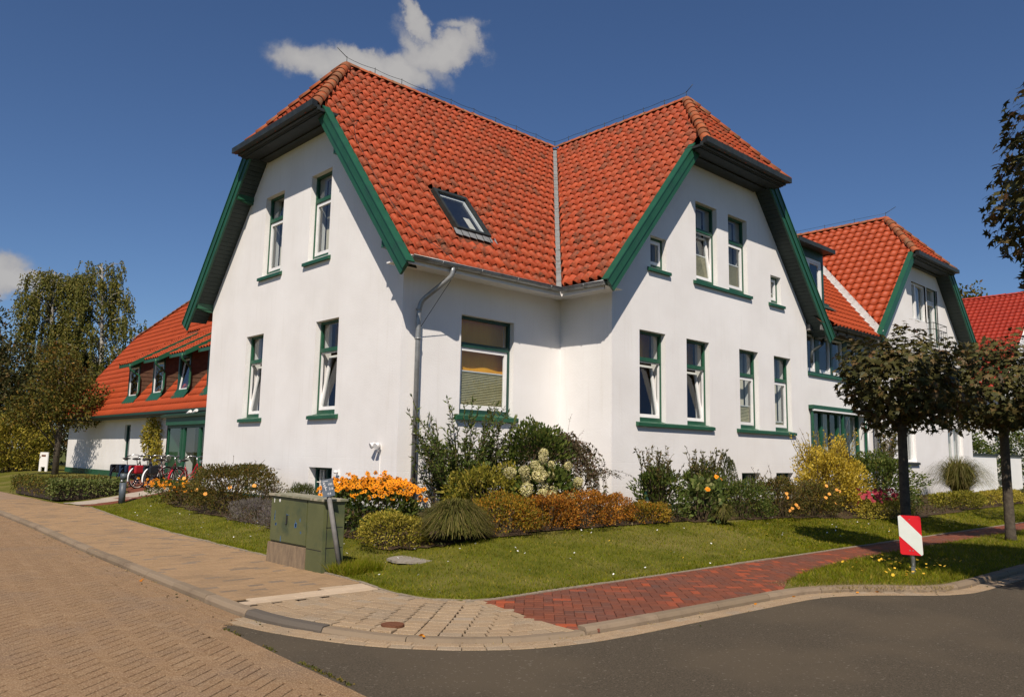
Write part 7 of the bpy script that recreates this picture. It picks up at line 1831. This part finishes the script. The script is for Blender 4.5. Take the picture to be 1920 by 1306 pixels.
# manhole covers
def disc(name, label, cat, x, y, r, z, mat, h=.02):
    b = MB(); n = 26; b.prism([(x + r * math.cos(6.2832 * k / n), y + r * math.sin(6.2832 * k / n), z - h) for k in range(n)], (0, 0, h)); o = b.build(name, mat); tag(o, label, cat); return o
disc('valve_cover', 'small round rusty valve cover set in the corner pavers', 'manhole cover', -4.55, -6.52, .105, .016 + float(low(-4.55, -6.52)), 'rust')
t = thing('stone_slab', 'worn round stone slab sunk in the lawn in front of the fountain grass', 'slab', (-2.38, -3.9, .08))
b = MB(); n = 22; zz = float(gz(-2.3, -3.75)) + .012; b.prism([(-2.3 + .34 * math.cos(6.2832 * k / n) * (1 + .06 * math.sin(k * 2.3)), -3.75 + .34 * math.sin(6.2832 * k / n), zz - .03) for k in range(n)], (0, 0, .03)); b.build('slab', 'stone_plate', t)
o = tag(npobj('leaf_litter', *(lambda P: leaves(P, RNG.normal(0, 1, P.shape) * (1, 1, .1), .05, .035))(np.array([[-4.62, -7.0, -.01], [-4.57, -7.02, -.01], [-5.31, -2.4, -.05], [-5.34, -2.47, -.05], [-5.31, -2.35, -.05], [-.7, -7.9, -.05], [.1, -7.93, -.05], [.13, -7.91, -.05], [1.3, -8.4, -.05], [1.0, -8.25, -.05]])), 'orange_petal', rnd=RNG.random(10)), 'few dry leaves caught along the kerb and gutter', 'leaves', kind='stuff')

# bicycles
def bicycle(name, label, frame_m, loc, rz, guard_m='white_paint', bag=None, basket=False, chaincase=True):
    t = thing(name, label, 'bicycle', loc, rz, group='bicycles parked by the porch')
    L = lambda mb, nm, mt, par=t: mb.build(nm, mt, par, world=False)
    R = .34
    for cx, nm in ((0.0, 'wheel'), (1.08, 'wheel')):
        b = MB(); b.disc_ring((cx, 0, R), (0, 1, 0), R - .02, .020, 30, 6); wh = L(b, nm, 'black_rubber')
        b = MB(); b.disc_ring((cx, 0, R), (0, 1, 0), R - .045, .011, 30, 5); b.build('rim', 'cream' if guard_m == 'white_paint' else 'chrome', wh, world=False)
        b = MB()
        for k in range(18):
            a = 2 * math.pi * k / 18; b.tube([(cx, .015 * (-1) ** k, R), (cx + (R - .05) * math.cos(a), 0, R + (R - .05) * math.sin(a))], .0022, 4, cap=False)
        b.tube([(cx, -.05, R), (cx, .05, R)], .02, 8); b.build('spokes', 'chrome', wh, world=False)
        b = MB(); rr = R + .025; a0, a1 = (20, 195) if cx == 0 else (30, 175)
        pts = [(cx + rr * math.cos(math.radians(a)), 0, R + rr * math.sin(math.radians(a))) for a in np.linspace(a0, a1, 14)]
        vs = []; 
        for p in pts: vs += [(p[0], -.028, p[2] - .012), (p[0], 0, p[2]), (p[0], .028, p[2] - .012)]
        b.add(vs, [(3 * i + j, 3 * i + 3 + j, 3 * i + 4 + j, 3 * i + 1 + j) for i in range(13) for j in (0, 1)], 0, True); L(b, 'mudguard', guard_m)
    b = MB(); bb = (.46, 0, .30); st_ = (.33, 0, .72); hd = (.86, 0, .80); hd2 = (.90, 0, .66)
    b.tube([bb, st_], .016, 8); b.tube([hd2, (.7, 0, .42), bb], .019, 8); b.tube([hd, (.66, 0, .52), (.42, 0, .44)], .014, 8); b.tube([hd, hd2], .02, 8)
    for s_ in (-.045, .045): b.tube([(0, s_, R), bb], .010, 6); b.tube([(0, s_, R), (.36, s_ * .4, .66)], .009, 6); b.tube([hd2, (.96, s_, .5), (1.08, s_, R)], .012, 6)
    L(b, 'frame', frame_m)
    b = MB(); b.tube([st_, (.30, 0, .86)], .013, 8); L(b, 'seat_post', 'chrome')
    b = MB(); b.ball((.26, 0, .90), .11, 10, 6, (1.15, .85, .35)); b.ball((.38, 0, .90), .06, 8, 5, (1.4, .6, .4)); L(b, 'saddle', 'saddle')
    b = MB(); b.tube([hd, (.83, 0, .98)], .013, 8); b.tube([(.66, -.29, .97), (.80, -.24, 1.03), (.86, -.08, 1.02), (.83, 0, .98), (.86, .08, 1.02), (.80, .24, 1.03), (.66, .29, .97)], .011, 7); L(b, 'handlebar', 'chrome')
    b = MB()
    for s_ in (-1, 1): b.tube([(.60, s_ * .30, .965), (.72, s_ * .27, 1.0)], .016, 8)
    L(b, 'grip', 'black_rubber')
    b = MB(); b.box(-.28, .22, -.06, .06, .705, .72); b.tube([(-.2, -.05, .71), (-.0, -.05, R)], .006, 5); b.tube([(-.2, .05, .71), (-.0, .05, R)], .006, 5); L(b, 'luggage_rack', 'black_paint')
    b = MB(); b.prism([(-.02, .03, .40), (-.05, .03, .30), (.46, .03, .21), (.54, .03, .25), (.54, .03, .37), (.46, .03, .41)], (0, .02, 0)); L(b, 'chain_case', 'black_paint')
    b = MB(); b.tube([(.46, -.08, .30), (.46, .08, .30)], .014, 8); b.tube([(.46, .07, .30), (.40, .075, .14)], .008, 6); b.tube([(.46, -.07, .30), (.52, -.075, .46)], .008, 6); b.box(.36, .44, .07, .15, .125, .145); b.box(.48, .56, -.15, -.07, .45, .47); L(b, 'pedal', 'black_paint')
    b = MB(); b.tube([(1.0, 0, .86), (1.06, 0, .86)], [.045, .05], 10); L(b, 'headlight', 'chrome')
    if bag:
        for s_ in (-1, 1):
            b = MB(); ys0, ys1 = sorted((s_ * .065, s_ * .17)); b.box(-.24, .08, ys0, ys1, .46, .72); o = L(b, 'pannier', bag)
            md_ = o.modifiers.new('b', 'BEVEL'); md_.width = .05; md_.segments = 3
    if basket:
        b = MB()
        for k in range(5): z = .82 + .05 * k; ww = .10 + .012 * k; b.tube([(1.0 - ww, -ww * 1.3, z), (1.0 + ww, -ww * 1.3, z), (1.0 + ww, ww * 1.3, z), (1.0 - ww, ww * 1.3, z), (1.0 - ww, -ww * 1.3, z)], .010, 5)
        for k in range(12):
            a = k / 12 * 6.283; b.tube([(1.0 + .10 * math.cos(a), .13 * math.sin(a), .82), (1.0 + .14 * math.cos(a), .18 * math.sin(a), 1.02)], .007, 4)
        b.box(.9, 1.1, -.13, .13, .815, .825); L(b, 'basket', 'wicker')
    b = MB(); b.tube([(.1, .05, .3), (.02, .17, .0)], .009, 6); L(b, 'kickstand', 'chrome')
    return t
ZY = .31
bicycle('bicycle', 'black bicycle with a dark saddle bag at the left end of the parked row', 'black_paint', (-.35, 14.9, ZY), math.radians(28), 'black_paint', bag='black_paint')
bicycle('bicycle', 'dark blue bicycle with a navy pannier, second from the left of the row', 'blue_black', (-.35, 14.0, ZY), math.radians(24), 'blue_black', bag='blue_black')
bicycle('bicycle', 'black bicycle with a red pannier, white mudguard and wicker front basket', 'black_paint', (-.30, 13.25, ZY), math.radians(22), 'white_paint', bag='bike_red', basket=True)
bicycle('bicycle', 'dark red bicycle with white mudguard nearest the orange flowers', 'dark_red', (-.15, 12.45, ZY), math.radians(24), 'white_paint', bag='black_paint')
bicycle('bicycle', 'bright red bicycle standing right in front of the glazed porch', 'bike_red', (.25, 11.55, ZY), math.radians(30), 'bike_red', bag=None)

n_ = 26000; X = RNG.uniform(-2.3, 20, n_ * 2); Y = RNG.uniform(-4.6, 9, n_ * 2); k = pip(BED, X, Y) & ~((X > -.1) & (Y > -.1)) & ~((X > 4.4) & (Y > -1.6)); X, Y = X[k][:n_], Y[k][:n_]
P = np.stack([X, Y, gz(X, Y) + .02 + RNG.exponential(.045, len(X))], -1); V, F = leaves(P, RNG.normal(0, 1, P.shape) + (0, 0, .6), RNG.uniform(.03, .08, len(P)), .03)
o = tag(npobj('bed_undergrowth', V, F, 'olive_leaf', rnd=RNG.random(len(P))), 'low leafy undergrowth covering the soil between the border shrubs', 'ground cover', kind='stuff')

# moss and weeds in the joint between pavers and asphalt, leaves in the gutter
n_ = 900; t_ = RNG.random(n_) ** .8; Y = -5.5 - 5.0 * t_; X = np.interp(-Y, [5.5, 7, 9, 12], [-5.66, -5.70, -5.79, -5.94]) + RNG.normal(0, .012, n_)
k = np.array([mnoise.noise(Vector((0, y * 1.7, 4))) for y in Y]) > -.05; X, Y = X[k], Y[k]
V, F = blades(X, Y, 0 * X - .062, .016, .016, .8); o = tag(npobj('moss', V, F, 'hedge_leaf', rnd=RNG.random(len(F))), 'line of moss between the pavers and the asphalt', 'moss', kind='stuff')
n_ = 500; ii = RNG.integers(0, len(K) - 1, n_ * 6); ii = ii[(K[ii, 1] < 6) & (K[ii, 0] < 9)][:n_]; Q = offset(K, -.02)[ii] + RNG.normal(0, .02, (len(ii), 2))
k = np.array([mnoise.noise(Vector((q[0] * 1.1, q[1] * 1.1, 8))) for q in Q]) > .05; Q = Q[k]
V, F = blades(Q[:, 0], Q[:, 1], 0 * Q[:, 0] - .058, .022, .010, .9); o = tag(npobj('weeds', V, F, 'dry_grass', rnd=RNG.random(len(F))), 'tiny dry weeds growing where the kerb meets the gutter', 'weeds', kind='stuff')
n_ = 90; ii = RNG.integers(0, len(K) - 1, n_ * 6); ii = ii[(K[ii, 1] < 4) & (K[ii, 0] < 8)][:n_]; Q = offset(K, -.12)[ii] + RNG.normal(0, .10, (len(ii), 2))
P = np.c_[Q, 0 * Q[:, 0] - .052]; V, F = leaves(P, RNG.normal(0, 1, P.shape) * (1, 1, .15), RNG.uniform(.015, .04, len(P)), .016); o = tag(npobj('fallen_leaves', V, F, 'dark_leaf', rnd=.5 + .49 * RNG.random(len(P))), 'small brown leaves and litter lying in the gutter', 'leaves', kind='stuff')
